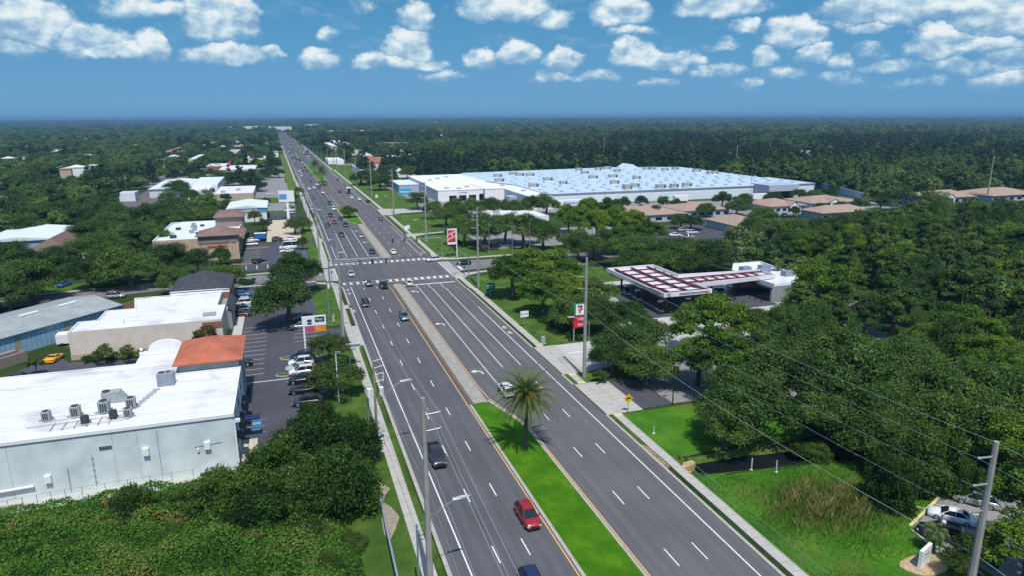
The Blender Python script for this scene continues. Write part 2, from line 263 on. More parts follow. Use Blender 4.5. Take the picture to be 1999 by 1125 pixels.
class MB:
    def __init__(s): s.v=[]; s.f=[]; s.m=[]; s.sm=[]; s.sh=[]; s.cur=0; s.lock=0
    def add(s,vs,fs,mi=0,smooth=False):
        if not s.lock: s.cur+=1
        b=len(s.v); s.v+= [tuple(v) for v in vs]
        for f in fs: s.f.append(tuple(i+b for i in f)); s.m.append(mi); s.sm.append(smooth); s.sh.append(s.cur)
    def pieces(s):
        out=[]
        for c in sorted(set(s.sh)):
            q=MB(); mp={}
            for f,m_,sm,h in zip(s.f,s.m,s.sm,s.sh):
                if h!=c: continue
                for i in f:
                    if i not in mp: mp[i]=len(q.v); q.v.append(s.v[i])
                q.f.append(tuple(mp[i] for i in f)); q.m.append(m_); q.sm.append(sm); q.sh.append(1)
            out.append(q)
        return out
    def box(s,x0,x1,y0,y1,z0,z1,mi=0):
        s.add([(x0,y0,z0),(x1,y0,z0),(x1,y1,z0),(x0,y1,z0),(x0,y0,z1),(x1,y0,z1),(x1,y1,z1),(x0,y1,z1)],
              [(0,3,2,1),(4,5,6,7),(0,1,5,4),(1,2,6,5),(2,3,7,6),(3,0,4,7)],mi)
    def _prism(s,poly,z0,z1,mi=0,mt=None):
        a=sum(poly[i][0]*poly[(i+1)%len(poly)][1]-poly[(i+1)%len(poly)][0]*poly[i][1] for i in range(len(poly)))
        if a<0: poly=poly[::-1]
        n=len(poly); vs=[(x,y,z0) for x,y in poly]+[(x,y,z1) for x,y in poly]
        s.add(vs,[(i,(i+1)%n,n+(i+1)%n,n+i) for i in range(n)],mi); s.add(vs,[tuple(range(n,2*n))],mi if mt is None else mt); s.add(vs,[tuple(range(n-1,-1,-1))],mi)
    def flat(s,poly,z,mi=0):
        a=sum(poly[i][0]*poly[(i+1)%len(poly)][1]-poly[(i+1)%len(poly)][0]*poly[i][1] for i in range(len(poly)))
        if a<0: poly=poly[::-1]
        s.add([(x,y,z) for x,y in poly],[tuple(range(len(poly)))],mi)
    def rect(s,x0,x1,y0,y1,z,mi=0): s.flat([(x0,y0),(x1,y0),(x1,y1),(x0,y1)],z,mi)
    def _cyl(s,p,q,r0,r1=None,n=10,mi=0,caps=True,smooth=True):
        r1=r0 if r1 is None else r1; p=Vector(p); q=Vector(q); d=(q-p).normalized()
        a=d.orthogonal().normalized(); b=d.cross(a); vs=[]
        for c,r in ((p,r0),(q,r1)):
            for i in range(n): t=2*math.pi*i/n; vs.append(c+a*r*math.cos(t)+b*r*math.sin(t))
        s.add(vs,[(i,(i+1)%n,n+(i+1)%n,n+i) for i in range(n)],mi,smooth)
        if caps: s.add(vs,[tuple(range(n-1,-1,-1)),tuple(range(n,2*n))],mi)
    def _tube(s,pts,rs,n=6,mi=0):
        for i in range(len(pts)-1):
            s.cyl(pts[i],pts[i+1],rs[i] if isinstance(rs,(list,tuple)) else rs,rs[i+1] if isinstance(rs,(list,tuple)) else rs,n,mi,i in(0,len(pts)-2))
    def _hip(s,x0,x1,y0,y1,z0,h,over=.5,mi=0,gable=False,axis=None):
        x0-=over;x1+=over;y0-=over;y1+=over; w=x1-x0; l=y1-y0
        if (axis or ('x' if w>=l else 'y'))=='x':
            k=0 if gable else min(l/2,w/2); r0=(x0+k,(y0+y1)/2,z0+h); r1=(x1-k,(y0+y1)/2,z0+h)
            f=[(0,1,5,4),(2,3,4,5),(1,2,5),(3,0,4)]
        else:
            k=0 if gable else min(w/2,l/2); r0=((x0+x1)/2,y0+k,z0+h); r1=((x0+x1)/2,y1-k,z0+h)
            f=[(0,1,4),(1,2,5,4),(2,3,5),(3,0,4,5)]
        s.add([(x0,y0,z0),(x1,y0,z0),(x1,y1,z0),(x0,y1,z0),r0,r1],f,mi); s.add([(x0,y0,z0-.18),(x1,y0,z0-.18),(x1,y1,z0-.18),(x0,y1,z0-.18),(x0,y0,z0-.002),(x1,y0,z0-.002),(x1,y1,z0-.002),(x0,y1,z0-.002)],[(0,3,2,1),(0,1,5,4),(1,2,6,5),(2,3,7,6),(3,0,4,7)],mi)
    def _sphere(s,c,r,n=8,mi=0,sq=(1,1,1)):
        vs=[];fs=[]
        for i in range(n//2+1):
            ph=math.pi*i/(n//2)
            for j in range(n):
                t=2*math.pi*j/n; vs.append((c[0]+r*sq[0]*math.sin(ph)*math.cos(t),c[1]+r*sq[1]*math.sin(ph)*math.sin(t),c[2]+r*sq[2]*math.cos(ph)))
        for i in range(n//2):
            for j in range(n): fs.append((i*n+j,(i+1)*n+j,(i+1)*n+(j+1)%n,i*n+(j+1)%n))
        s.add(vs,fs,mi,True)
    def loft(s,rings,mi=0,closed=True,cap=True,smooth=False):
        n=len(rings[0]); vs=[p for r in rings for p in r]; fs=[]
        for k in range(len(rings)-1):
            for i in range(n if closed else n-1): j=(i+1)%n; fs.append((k*n+i,k*n+j,(k+1)*n+j,(k+1)*n+i))
        s.add(vs,fs,mi,smooth)
        if cap: s.add(vs,[tuple(range(n-1,-1,-1)),tuple(range((len(rings)-1)*n,len(rings)*n))],mi)
    def _w(s,f,*a,**k):
        if not s.lock: s.cur+=1
        s.lock+=1; f(*a,**k); s.lock-=1
    def prism(s,*a,**k): s._w(s._prism,*a,**k)
    def cyl(s,*a,**k): s._w(s._cyl,*a,**k)
    def tube(s,*a,**k): s._w(s._tube,*a,**k)
    def hip(s,*a,**k): s._w(s._hip,*a,**k)
    def sphere(s,*a,**k): s._w(s._sphere,*a,**k)
    def mesh(s,name,mats,off=(0,0,0)):
        me=bpy.data.meshes.new(name); ox,oy,oz=off
        me.from_pydata([(x-ox,y-oy,z-oz) for x,y,z in s.v],[],s.f)
        for mm in (mats if isinstance(mats,(list,tuple)) else [mats]): me.materials.append(MATS[mm] if isinstance(mm,str) else mm)
        me.polygons.foreach_set('material_index',s.m); me.polygons.foreach_set('use_smooth',s.sm); me.update(); return me
    def build(s,name,mats,parent=None,**k):
        if parent is not None and name in SPLIT and len(set(s.sh))>1:
            for q in s.pieces(): o=q.build(ONE.get(name,name),mats,parent,**k)
            return o
        off=(0,0,0); q=parent
        while q is not None: off=tuple(off[i]+q.location[i] for i in range(3)); q=q.parent
        me=s.mesh(name,mats,off); o=link(bpy.data.objects.new(name,me),parent)
        return tag(o,**k)
    def solo(s,name,mats,base,**k):
        "a thing of one mesh, origin at its base"
        me=s.mesh(name,mats,base); o=link(bpy.data.objects.new(name,me)); o.location=base; return tag(o,**k)
def struct(name,mb,mats): return mb.build(name,mats,None,kind='structure')
def text_mb(txt,size,mat,parent,loc,rot,name='lettering',bold=0.,extr=.01,align='CENTER',sx=1.):
    c=bpy.data.curves.new('t','FONT'); c.body=txt; c.size=size; c.extrude=extr; c.offset=bold; c.align_x=align; c.align_y='CENTER'; c.resolution_u=3
    o=bpy.data.objects.new('t',c); COL.objects.link(o); dg=bpy.context.evaluated_depsgraph_get(); dg.update()
    me=bpy.data.meshes.new_from_object(o.evaluated_get(dg)); bpy.data.objects.remove(o); me.materials.clear(); me.materials.append(MATS[mat]); me.name=name
    for v in me.vertices: v.co.x*=sx
    ob=link(bpy.data.objects.new(name,me),parent); ob.rotation_euler=rot
    off=Vector((0,0,0)); q=parent
    while q is not None: off+=q.location; q=q.parent
    ob.location=Vector(loc)-off; return ob
def clone(o,parent=None):
    c=o.copy(); COL.objects.link(c); c.parent=parent
    for ch in o.children: clone(ch,c)
    return c
def bend(y): return 0. if y<330 else -(y-330)*.011
# ------------------------------------------------------------------ ground with its ditch
DITCH=[(49,70.6,.5),(52,70.2,.8),(58,69.6,1.0),(65,68.8,1.1),(72,68.4,1.2),(80,68.9,1.6),(88,70.5,2.2),(98,73.5,2.2),(112,77,2.2)]
def ddist(x,y):
    best=1e9;bw=1
    for a,b in zip(DITCH,DITCH[1:]):
        dx,dy=b[0]-a[0],b[1]-a[1]; t=max(0,min(1,((x-a[0])*dx+(y-a[1])*dy)/(dx*dx+dy*dy)))
        d=math.hypot(x-a[0]-t*dx,y-a[1]-t*dy)
        if d<best: best=d; bw=a[2]+(b[2]-a[2])*t
    return best,bw
def gz(x,y):
    z=-.03
    if 44<x<125 and 45<y<95:
        d,w=ddist(x,y); 
        if d<w+2.6: t=max(0,min(1,(w+2.6-d)/2.6)); t=t*t*(3-2*t); z-=1.3*t
    return z
def far_rise(y): return float(np.interp(y,[2500,3500,6000,9500,12000,20000],[0,1,9,26,35,43.]))
def axis(lo,hi,dl,dh,step,far): 
    a=[-far,-far*.5,-far*.2]; v=lo
    mid=list(np.arange(dl,dh+.01,step)); left=list(np.linspace(lo,dl,8))[:-1]; right=list(np.linspace(dh,hi,8))[1:]
    return a+left+mid+right+[far*.2,far*.5,far]
xs=axis(-1500,1500,44,126,1.,16000); ys=[-3000,-500,-50,0,20,35]+list(np.arange(45,96,1.))+[110,150,250,500,1000,2500,3500,6000,9500,12000,20000]
mb=MB(); mb.v=[(x,y,gz(x,y)+far_rise(y)) for y in ys for x in xs]; nx=len(xs)
for j in range(len(ys)-1):
    for i in range(nx-1): mb.f.append((j*nx+i,j*nx+i+1,(j+1)*nx+i+1,(j+1)*nx+i)); mb.m.append(0); mb.sm.append(True)
# one sheet; its cover changes from lawn by the roads to leaf litter under the woods
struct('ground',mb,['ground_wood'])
mb=MB()
for (a,b) in zip(DITCH,DITCH[1:]):
    mb.add([(a[0],a[1]-a[2]-2.,-.95),(b[0],b[1]-b[2]-2.,-.95),(b[0],b[1]+b[2]+2.,-.95),(a[0],a[1]+a[2]+2.,-.95)],[(0,1,2,3)])
struct('water',mb,'water_dark')
# ------------------------------------------------------------------ lawns (sheets)
mb=MB(); Z=.0
def LW(*p): mb.flat([G(*q) for q in p],Z)
mb.rect(44.3,75,101,106,Z); mb.rect(46.6,60,121.6,188,Z); mb.rect(60,100,150,187,Z)
mb.rect(44.,64,214,262,Z); mb.rect(64,130,214,226,Z); mb.rect(44.,75,268,326,Z); mb.rect(43.,66,347,440,Z); mb.rect(39,64,440,700,Z)
mb.rect(-4,12.2,58,96,Z); mb.rect(2,12.,96,134,Z); mb.rect(4.4,10.2,150,186,Z); mb.rect(-14,12,218,228,Z) ; mb.rect(5.5,12.2,228,262,Z); mb.rect(4.,12,268,330,Z); mb.rect(-50,4,395,425,Z); mb.rect(-30,4,352,362,Z)
mb.rect(-75,-24,203.5,216,Z); mb.rect(-45,-37,152,160,.002); mb.rect(44.4,47.2,71,87.5,Z)
struct('lawn',mb,'lawn')
mb=MB()
for a_ in range(430,1700,100): mb.flat([(3+bend(a_),a_),(9+bend(a_),a_),(9+bend(a_+100),a_+100),(3+bend(a_+100),a_+100)],.002)
mb.rect(46.6,75,101.5,105.8,.003); struct('verge',mb,'bank_grass')
mb=MB()
def patchy(x0,x1,y0,y1,mi=0):
    nx=int((x1-x0)/1.)+1; ny=int((y1-y0)/1.)+1; X=np.linspace(x0,x1,nx); Y=np.linspace(y0,y1,ny); b=len(mb.v)
    mb.v+=[(x,y,gz(x,y)+.035) for y in Y for x in X]
    for j in range(ny-1):
        for i in range(nx-1):
            d,w=ddist((X[i]+X[i+1])/2,(Y[j]+Y[j+1])/2)
            mb.f.append((b+j*nx+i,b+j*nx+i+1,b+(j+1)*nx+i+1,b+(j+1)*nx+i)); mb.m.append((1 if d<w+2.8 and Y[j]>68 else 0)); mb.sm.append(True)
patchy(46.6,82,38,87.6)
struct('field',mb,['field_grass','bank_grass'])
# ------------------------------------------------------------------ carriageways
def strip(mb,xa,xb,y0,y1,z,mi=0,step=60):
    ys=[y0]; 
    while ys[-1]+step<y1: ys.append(ys[-1]+step)
    if y0<330<y1: ys.append(330)
    ys=sorted(set(ys+[y1]))
    for a,b in zip(ys,ys[1:]): mb.flat([(xa+bend(a),a),(xb+bend(a),a),(xb+bend(b),b),(xa+bend(b),b)],z,mi)
mb=MB(); strip(mb,12.6,27.,25,193.5,.01); strip(mb,12.2,27,193.5,214,.01); strip(mb,12.2,28.5,214,2500,.01,0,150)
struct('southbound_road',mb,'asphalt_south')
mb=MB(); strip(mb,27,44.1,25,214,.01); strip(mb,28.5,43.2,214,330,.01); strip(mb,28.5,42.2,330,2500,.01,0,150); 
mb.flat([(43.2,214),(44.2,214),(43.9,240),(43.2,262)],.0105)
struct('northbound_road',mb,'asphalt_north')
mb=MB() # cross street
mb.flat([(44.1,192.5),(46,194.5),(50,196.3),(62,197.),(80,198),(110,200),(150,202),(150,212),(110,211),(80,210.3),(60,210),(48,211),(44.1,214)],.006)
mb.flat([(12.4,193.5),(10,195.5),(6,197),(-5,197.6),(-20,198),(-32,198.5),(-46,195.2),(-75,190),(-130,182),(-130,190),(-75,200),(-46,204.),(-32,208.5),(-20,209.5),(-5,210),(6,210.5),(10,212),(12.4,214)],.006)
struct('cross_street',mb,'asphalt_side')
mb=MB() # far left street, office drive
a=[G(330,322),G(345,338),G(325,352),G(300,365),G(262,385),G(225,400),G(150,440),G(95,470)]; b=[G(352,322),G(372,336),G(372,348),G(362,362),G(322,385),G(262,412),G(215,440),G(160,470)]
mb.add([(x,y,.0) for x,y in a+b],[(i,i+8,i+9,i+1) for i in range(7)])
struct('back_street',mb,'asphalt_purple')
# ------------------------------------------------------------------ kerbs, medians, pavements
mb=MB()
def K(x0,x1,y0,y1,h=.14): mb.prism([(x0+bend(y0),y0),(x1+bend(y0),y0),(x1+bend(y1),y1),(x0+bend(y1),y1)],-.02,h)
for y0,y1 in ((25,134),(148,163),(166,186)): K(12.3,12.75,y0,y1)
for y0,y1 in ((222,262),(268,330),(345,395),(395,520)): K(11.8,12.25,y0,y1)
K(11.8,12.2,520,2500,.12)
for y0,y1 in ((25,88),(101,106),(121.5,186)): K(43.95,44.35,y0,y1)
for y0,y1 in ((225,262),): K(43.2,43.6,y0,y1)
for y0,y1 in ((268,326),(348,520)): K(42.6,43.,y0,y1)
K(42.2,42.6,520,2500,.12)
# grass median ring
K(25.05,25.45,25,98.3); K(30.95,31.3,25,86)
def pk(pts,w=.4,h=.14):
    for a,b in zip(pts,pts[1:]):
        d=Vector((b[0]-a[0],b[1]-a[1])).normalized(); n=Vector((-d.y,d.x))*w/2
        mb.prism([(a[0]-n.x,a[1]-n.y),(b[0]-n.x,b[1]-n.y),(b[0]+n.x,b[1]+n.y),(a[0]+n.x,a[1]+n.y)],-.02,h)
pk([(31.12,86),(30.9,89),(30.2,92.6),(29.2,96),(28.4,99.4)])
pk([(24.3,318),(24.25,360)]); pk([(31.1,300),(31.1,336),(30.5,362)]); pk([(24.3,318),(25.6,309),(28.2,302)]); 
pk([(24.3,505),(20.,735)]); pk([(29.8,505),(25.8,735)]); pk([(20,735),(25.8,735)],.6)
struct('kerb',mb,'concrete_kerb')
mb=MB()
mb.prism([(25.9,98.6),(28.2,98.6),(28.2,183),(27.9,184.3),(27.1,185.),(26.3,184.5),(25.9,183)],-.02,.15)
mb.prism([(28.45,224),(29.2,222.6),(30.6,222.6),(31.2,224),(31.0,301),(28.4,301)],-.02,.15)
struct('concrete_median',mb,'concrete_median')
mb=MB(); strip(mb,25.3,25.9,98.3,184,.10); struct('median_gutter',mb,M('brown_edge',(.16,.115,.08),.9,.2,3.)) 
mb=MB(); mb.prism([(25.45,25),(30.95,25),(30.95,86),(30.7,89),(30.,92.4),(29,95.8),(28.2,98.),(27.2,98.6),(25.45,98.3)],-.02,.17)
mb.prism([(28.2,303),(25.8,310),(24.5,318),(24.5,360),(27,364),(30.3,362),(30.9,336),(30.9,303)],-.02,.17)
mb.prism([(24.5,505),(29.6,505),(25.6,734),(20.2,734)],-.02,.17)
mb.prism([(19.5+0,900),(22.5,900),(18.5,1180),(15.5,1180)],-.02,.17)
struct('grass_median',mb,'lawn_median')
mb=MB(); mb.flat([(24.6,363),(30.3,363),(30.,420),(29.5,502),(24.4,502),(24.2,440)],.016); struct('turn_lane',mb,'asphalt_purple')
mb=MB(); h=.11
def S(x0,x1,y0,y1,z=h): mb.prism([(x0+bend(y0),y0),(x1+bend(y0),y0),(x1+bend(y1),y1),(x0+bend(y1),y1)],-.02,z)
S(9.9,11.35,25,134); S(9.9,12.7,134,148,.06); S(9.9,11.3,148,186); S(11.3,12.3,163,166); S(9.,11.,222,262); S(9.,11.,268,520); S(11.,11.8,262,268,.06); S(9,11,262,268)
S(8.6,10.4,520,1500)
S(45.15,46.55,25,88); S(44.35,50.5,88,101,.05); S(45.2,46.6,101,106); S(44.35,49.,106,121.5,.05); S(45.15,46.6,121.5,186); S(45.,46.5,226,262); S(45.,46.4,268,322); S(44.8,46.4,348,640); S(43.5,45.,640,1500)
mb.prism([(44.35,186),(46.6,186),(49.5,189.5),(53,191.5),(53,193.2),(48.5,192.6),(45.5,191.),(44.3,188.5)],-.02,h)
mb.prism([(44.2,216),(47.5,213.5),(52,212.8),(52,215),(48.8,216.5),(46.6,219),(46.5,226),(45,226),(44.2,221)],-.02,h)
mb.prism([(12.3,186),(12.4,189.5),(10.5,192.5),(6,194.6),(6,193),(8.6,191.),(9.9,188),(9.9,186)],-.02,h)
mb.prism([(12.1,222),(12.2,217),(10.4,213.5),(6,212.2),(6,213.8),(8,215.2),(9,218),(9,222)],-.02,h)
mb.prism([(52,213.2),(75,213),(110,214),(110,215.6),(75,214.7),(52,214.9)],-.02,h); mb.prism([(53,191.6),(60,192.4),(60,194),(53,193.2)],-.02,h)
mb.prism([(46.4,262),(52,265.5),(62,268),(62,270),(52,267.8),(46.4,268)],-.02,.06); S(43.6,46.4,262,268,.055)
mb.prism([(42.6,326),(46.2,325),(52,330),(75,334),(75,345),(52,347),(46,350),(42.6,348)],-.02,.05)
mb.prism([(-30,197.),(6,196.3),(6,195.),(-30,195.8)],-.02,.09); mb.prism([(-75,201.5),(-47,205.2),(-32,209.8),(-5,211.3),(6,211.7),(6,212.6),(-5,212.6),(-32,211.2),(-47,206.6),(-75,202.9)],-.02,.09)
struct('pavement',mb,'concrete')
mb=MB()
for x0,x1,y in ((45.2,46.6,101.3),(45.2,46.6,105.4),(45.2,46.6,121.9),(45.2,46.6,87.4),(9.9,11.35,133.6),(9.9,11.3,148.4),(45.,46.5,225.4),(44.4,46.6,186.3)): mb.rect(x0,x1,y-.45,y+.45,.118)
struct('tactile_paving',mb,'tactile_yellow')
# ------------------------------------------------------------------ road markings
mb=MB(); zz=.022
def line(x,y0,y1,w=.15,z=zz): strip(mb,x-w/2,x+w/2,y0,y1,z,0,200)
def dash(x,y0,y1,first,z=zz,w=.15,ln=3.05):
    y=first
    while y<y1:
        if y>=y0: line(x,y,y+ln,w,z)
        y+=12.19
line(14.65,25,186.5,.17)
dash(17.95,34,186,34.5); dash(21.35,34,186,34.8)
dash(35.2,28,92,28.2); dash(38.6,28,112,28.2)
line(42.05,25,154,.17)
for x,a in ((32.,106),(35.3,113),(38.8,113)): line(x,a,182.5)
y=154
while y<179: line(42.15,y,y+.6,.16); y+=2.4
for x in (35.2,): dash(x,100,113,28.2)
mb.rect(28.7,43.2,182.4,183.1,zz)
# crossings
def cross(x0,x1,y0,y1,n,alongx=True,diag=0.):
    if alongx:
        mb.rect(x0,x1,y0,y0+.2,zz); mb.rect(x0,x1,y1-.2,y1,zz); w=(x1-x0)/n
        for i in range(n): mb.flat([(x0+i*w,y0+.2),(x0+(i+.42)*w,y0+.2),(x0+(i+.42)*w+diag,y1-.2),(x0+i*w+diag,y1-.2)],zz+.001)
    else:
        mb.rect(x0,x0+.2,y0,y1,zz); mb.rect(x1-.2,x1,y0,y1,zz); w=(y1-y0)/n
        for i in range(n): mb.rect(x0+.2,x1-.2,y0+i*w,y0+(i+.4)*w,zz+.001)
cross(13.,44.,188.6,191.4,17); cross(12.8,42.6,215.8,218.6,17); cross(44.3,47.6,188.8,211,15,False); cross(9.,12.3,195,212.2,14,False)
line(13.9,226,250,.15); line(13.75,262,345,.17); dash(13.8,250,262,250,zz,.15,.6)
y=226
while y<256: line(14.,y,y+.6,.14); y+=2.4
for x,a in ((17.5,280),(20.95,280),(24.5,289)): line(x,228,a,.16)
for x in (17.5,20.9): dash(x,284,1500,284,.03)
dash(24.2,366,1500,284,.03)
for x in (34.55,38.1): dash(x,222,1500,224.5,.03)
for x,y0,y1 in ((41.3,222,290),(13.4,380,620),(41.,370,480),(41.,500,640)): line(x,y0,y1,.16,.03)
line(31.1,420,500,.22,.03)
for k in range(7): mb.flat([(24.4,366+k*9),(26.4-k*.2,369+k*9),(26.4-k*.2,370+k*9),(24.4,367+k*9)],.031)
mb.rect(13.2,28.,224.6,225.2,zz)
mb.rect(48.6,49.4,197.4,203.6,zz); mb.rect(7.2,7.9,204,210,zz)
strip(mb,-70,-46,1,1,1) if False else None
# turn arrows
def arrow(cx,cy,s=1.,left=True,z=zz+.002):
    k=-1 if left else 1
    P=[(.75,-1.1),(.95,-1.1),(.9,.2),(.45,.75),(-.1,.85),(-.1,1.35),(-1.,.55),(-.1,-.1),(-.1,.45),(.35,.4),(.65,.05)]
    mb.flat([(cx-k*x*s,cy+y*s) for x,y in P],z)
for x,y in ((30.1,173.8),(30.1,143.),(30.1,112.)): arrow(x,y,1.05)
for x,y in ((26.4,283),(26.4,255),(26.3,236)): mb.flat([(x-1.2,y),(x-.2,y-.9),(x-.2,y-.25),(x+1.2,y-.25),(x+1.2,y+.25),(x-.2,y+.25),(x-.2,y+.9)],zz+.002)
# cycle symbols
for x,y in ((43.,136.5),(43.,132.6),(13.6,178),(13.6,182),(13.,160.5),(42.3,227)):
    mb.flat([(x-.5,y-.5),(x,y+.9),(x+.5,y-.5),(x,y-.15)],zz+.002); mb.rect(x-.35,x+.35,y-1.1,y-.8,zz+.002)
struct('white_road_markings',mb,'white_line')
mb=MB(); zz=.022
line(24.85,25,184,.16); line(31.55,25,85,.16)
pts=[(31.55,85),(31.3,89),(30.6,93),(29.6,96.6),(28.75,100.5),(28.5,106)]
for a,b in zip(pts,pts[1:]): mb.flat([(a[0]-.08,a[1]),(a[0]+.08,a[1]),(b[0]+.08,b[1]),(b[0]-.08,b[1])],zz)
line(28.5,106,183.5,.16); pts=[(28.5,183.5),(28.2,184.9),(27.1,185.6),(25.7,185.1),(24.9,183.8)]
for a,b in zip(pts,pts[1:]): mb.flat([(a[0]-.05,a[1]-.08),(a[0]+.05,a[1]+.08),(b[0]+.05,b[1]+.08),(b[0]-.05,b[1]-.08)],zz)
line(28.2,224,300,.14); line(31.5,223,362,.14); line(24.05,318,362,.14)
strip(mb,31.,31.14,362,505,.03); strip(mb,23.9,24.05,365,740,.03); strip(mb,30.1,30.25,505,740,.03)
mb.flat([(-60,196.),(-32,203.4),(6,203.9),(6,204.05),(-32,203.55),(-60,196.15)],.014); mb.flat([(50,203.5),(110,205.6),(110,205.75),(50,203.65)],.014)
struct('yellow_road_markings',mb,'yellow_line')
mb=MB(); S(25.3,25.9,500,501,.02) if False else None
# ------------------------------------------------------------------ parking lots
mb=MB(); z=.003
mb.flat([(-7.4,84),(1.9,96),(4.2,112),(4.4,150),(4.4,188),(6,195),(-21,195.8),(-13.6,186),(-13.5,120),(-8.6,118),(-8.6,84)],z)   # bank lot
mb.rect(4.4,9.9,134,148,.002)
mb.flat([(-15.6,232),(-15.6,216),(4,216),(5.4,230),(5.4,266),(-15.5,266),(-15.5,250)],z)                    # shop lot
mb.rect(5.4,12.,262,268,z); mb.rect(-8.,3.8,330,352,z); mb.flat([(-41,118),(-13.5,122),(-13.5,142),(-41.5,142),(-46,149),(-50,137),(-45,126)],z)
mb.flat([(48.6,88.4),(50.5,88.4),(56,88.6),(56,101),(50.5,101.2),(48.6,100.5)],z)    # drive by the sign
mb.flat([G(1330,440),G(1440,395+20),G(1500,430),G(1440,480),G(1450,500),G(1400,500),G(1250,480),G(1260,440)],z)
mb.flat([G(1800,705),G(1890,690),G(1960,730),G(1850,745)],z)
struct('asphalt_lot',mb,'asphalt_lot')
mb=MB(); z=-.004
mb.rect(56,64,88.6,101,.009); mb.rect(64,118,88.5,112,.009); mb.flat([(76,83),(120,76),(130,96),(76,96)],.007)
mb.rect(66,128,226,262,z); mb.rect(60,74,262,300,z); mb.flat([(70,300),(300,290),(300,312),(130,334),(100,336),(72,336)],z); mb.rect(50,140,336,520,z-.004); mb.rect(-30,4,425,520,z); mb.rect(-95,0,520,700,z-.006); mb.rect(-48,4,362,395,z); mb.rect(50,110,540,720,z)
mb.flat([G(1430,512),G(1500,517),G(1700,600),G(1690,606),G(1560,575),G(1440,540)],z); mb.rect(150,300,262,290,z); mb.flat([(110,195),(150,180),(160,190),(150,203),(110,204)],.002)
struct('pale_lot',mb,'asphalt_old')
mb=MB(); z=.012
mb.flat([(49,106.),(55,106.8),(58,109),(62,110.5),(70.4,112.6),(84,112),(118,112),(118,166),(108,168),(74,168),(66,150),(68,130),(66,121.6),(49,121.5)],z) # station forecourt
mb.flat([(-50,118),(-41,118),(-45,126),(-50,137),(-56,130)],z); mb.rect(-13.3,-11.4,144,185,.10)
struct('concrete_yard',mb,'concrete_slab')
mb=MB(); mb.rect(-8.5,4.3,268,327,.004); struct('paver_yard',mb,'pavers_tan')
mb=MB(); mb.prism([(-8.9,84),(-6.7,84),(-6.7,97),(-8.9,97)],-.02,.12); struct('shop_walk',mb,'pavers_light')
mb=MB(); mb.rect(-62,-8.9,85.9,88.88,.014); struct('wall_apron',mb,'concrete_slab')
mb=MB(); mb.flat([(76,131.6),(112,132),(112,160),(95,162),(78,163)],.02); struct('canopy_shade',mb,'asphalt_lot')  # dark asphalt sheet puts the canopy's shade into the ground colour
mb=MB() # bay lines
for i in range(12): mb.rect(-11.2,-6.4,124+i*2.75,124.1+i*2.75,.010)
for i in range(13): 
    if i*2.75+105<140: mb.rect(-1.3 if i<6 else -.8,4.,101+i*2.75,101.1+i*2.75,.010)
for i in range(6): mb.rect(-.8,4.,141+i*2.75,141.1+i*2.75,.010)
for i in range(8): mb.rect(-15,-10,232+i*2.75,232.12+i*2.75,.010)
for i in range(8): mb.rect(0,5,232+i*2.75,232.12+i*2.75,.010)
mb.rect(-13,-2.,119.9,120.15,.010)
a=G(1290,478); 
for i in range(14):
    p=G(1380+i*8,482-i*5); q=G(1420+i*8,494-i*5); mb.flat([p,(p[0]+.4,p[1]),(q[0]+.4,q[1]),q],.010)
for i in range(6): mb.flat([(66+i*1.6,54.5-i*2.6),(66.1+i*1.6,54.6-i*2.6),(70.3+i*1.6,50.6-i*2.6),(70.2+i*1.6,50.5-i*2.6)],.05)
mb.rect(49.6,55.,115.7,116.3,.06)
struct('bay_markings',mb,'white_line')
mb=MB(); 
for y in (103.6,101.2,99.): mb.rect(-8.3,-5.6,y,y+.12,.011); 
mb.rect(-7.6,-6.4,101.9,103.,.011); mb.rect(-7.6,-6.4,99.6,100.4,.011); struct('blue_bay_markings',mb,'blue_paint')
# ------------------------------------------------------------------ foliage
def cards_mesh(name,P,Nn,S,cv,mat,asp=1.0):
    "one quad per leaf spray: centre P, facing Nn, size S"
    n=len(P); rng=np.random.RandomState(n)
    Nn=Nn/np.maximum(1e-6,np.linalg.norm(Nn,axis=1,keepdims=True))
    r=rng.normal(size=(n,3)); T=np.cross(Nn,r); T/=np.maximum(1e-6,np.linalg.norm(T,axis=1,keepdims=True)); B=np.cross(Nn,T)
    S=S[:,None]; k1=rng.uniform(.5,1.1,(n,1)); k2=rng.uniform(.5,1.1,(n,1))
    V=np.stack([P-T*S*asp*k1,P-B*S*k2*.55+Nn*S*.12,P+T*S*asp,P+B*S*.7-Nn*S*.1],axis=1).reshape(-1,3)
    me=bpy.data.meshes.new(name); me.vertices.add(4*n); me.vertices.foreach_set('co',V.astype(np.float32).ravel())
    me.loops.add(4*n); me.loops.foreach_set('vertex_index',np.arange(4*n,dtype=np.int32)); me.polygons.add(n)
    me.polygons.foreach_set('loop_start',np.arange(0,4*n,4,dtype=np.int32)); 
    a=me.attributes.new('cv','FLOAT','FACE'); a.data.foreach_set('value',np.clip(cv,0,1).astype(np.float32))
    me.materials.append(MATS[mat] if isinstance(mat,str) else mat); me.update(calc_edges=True); return me
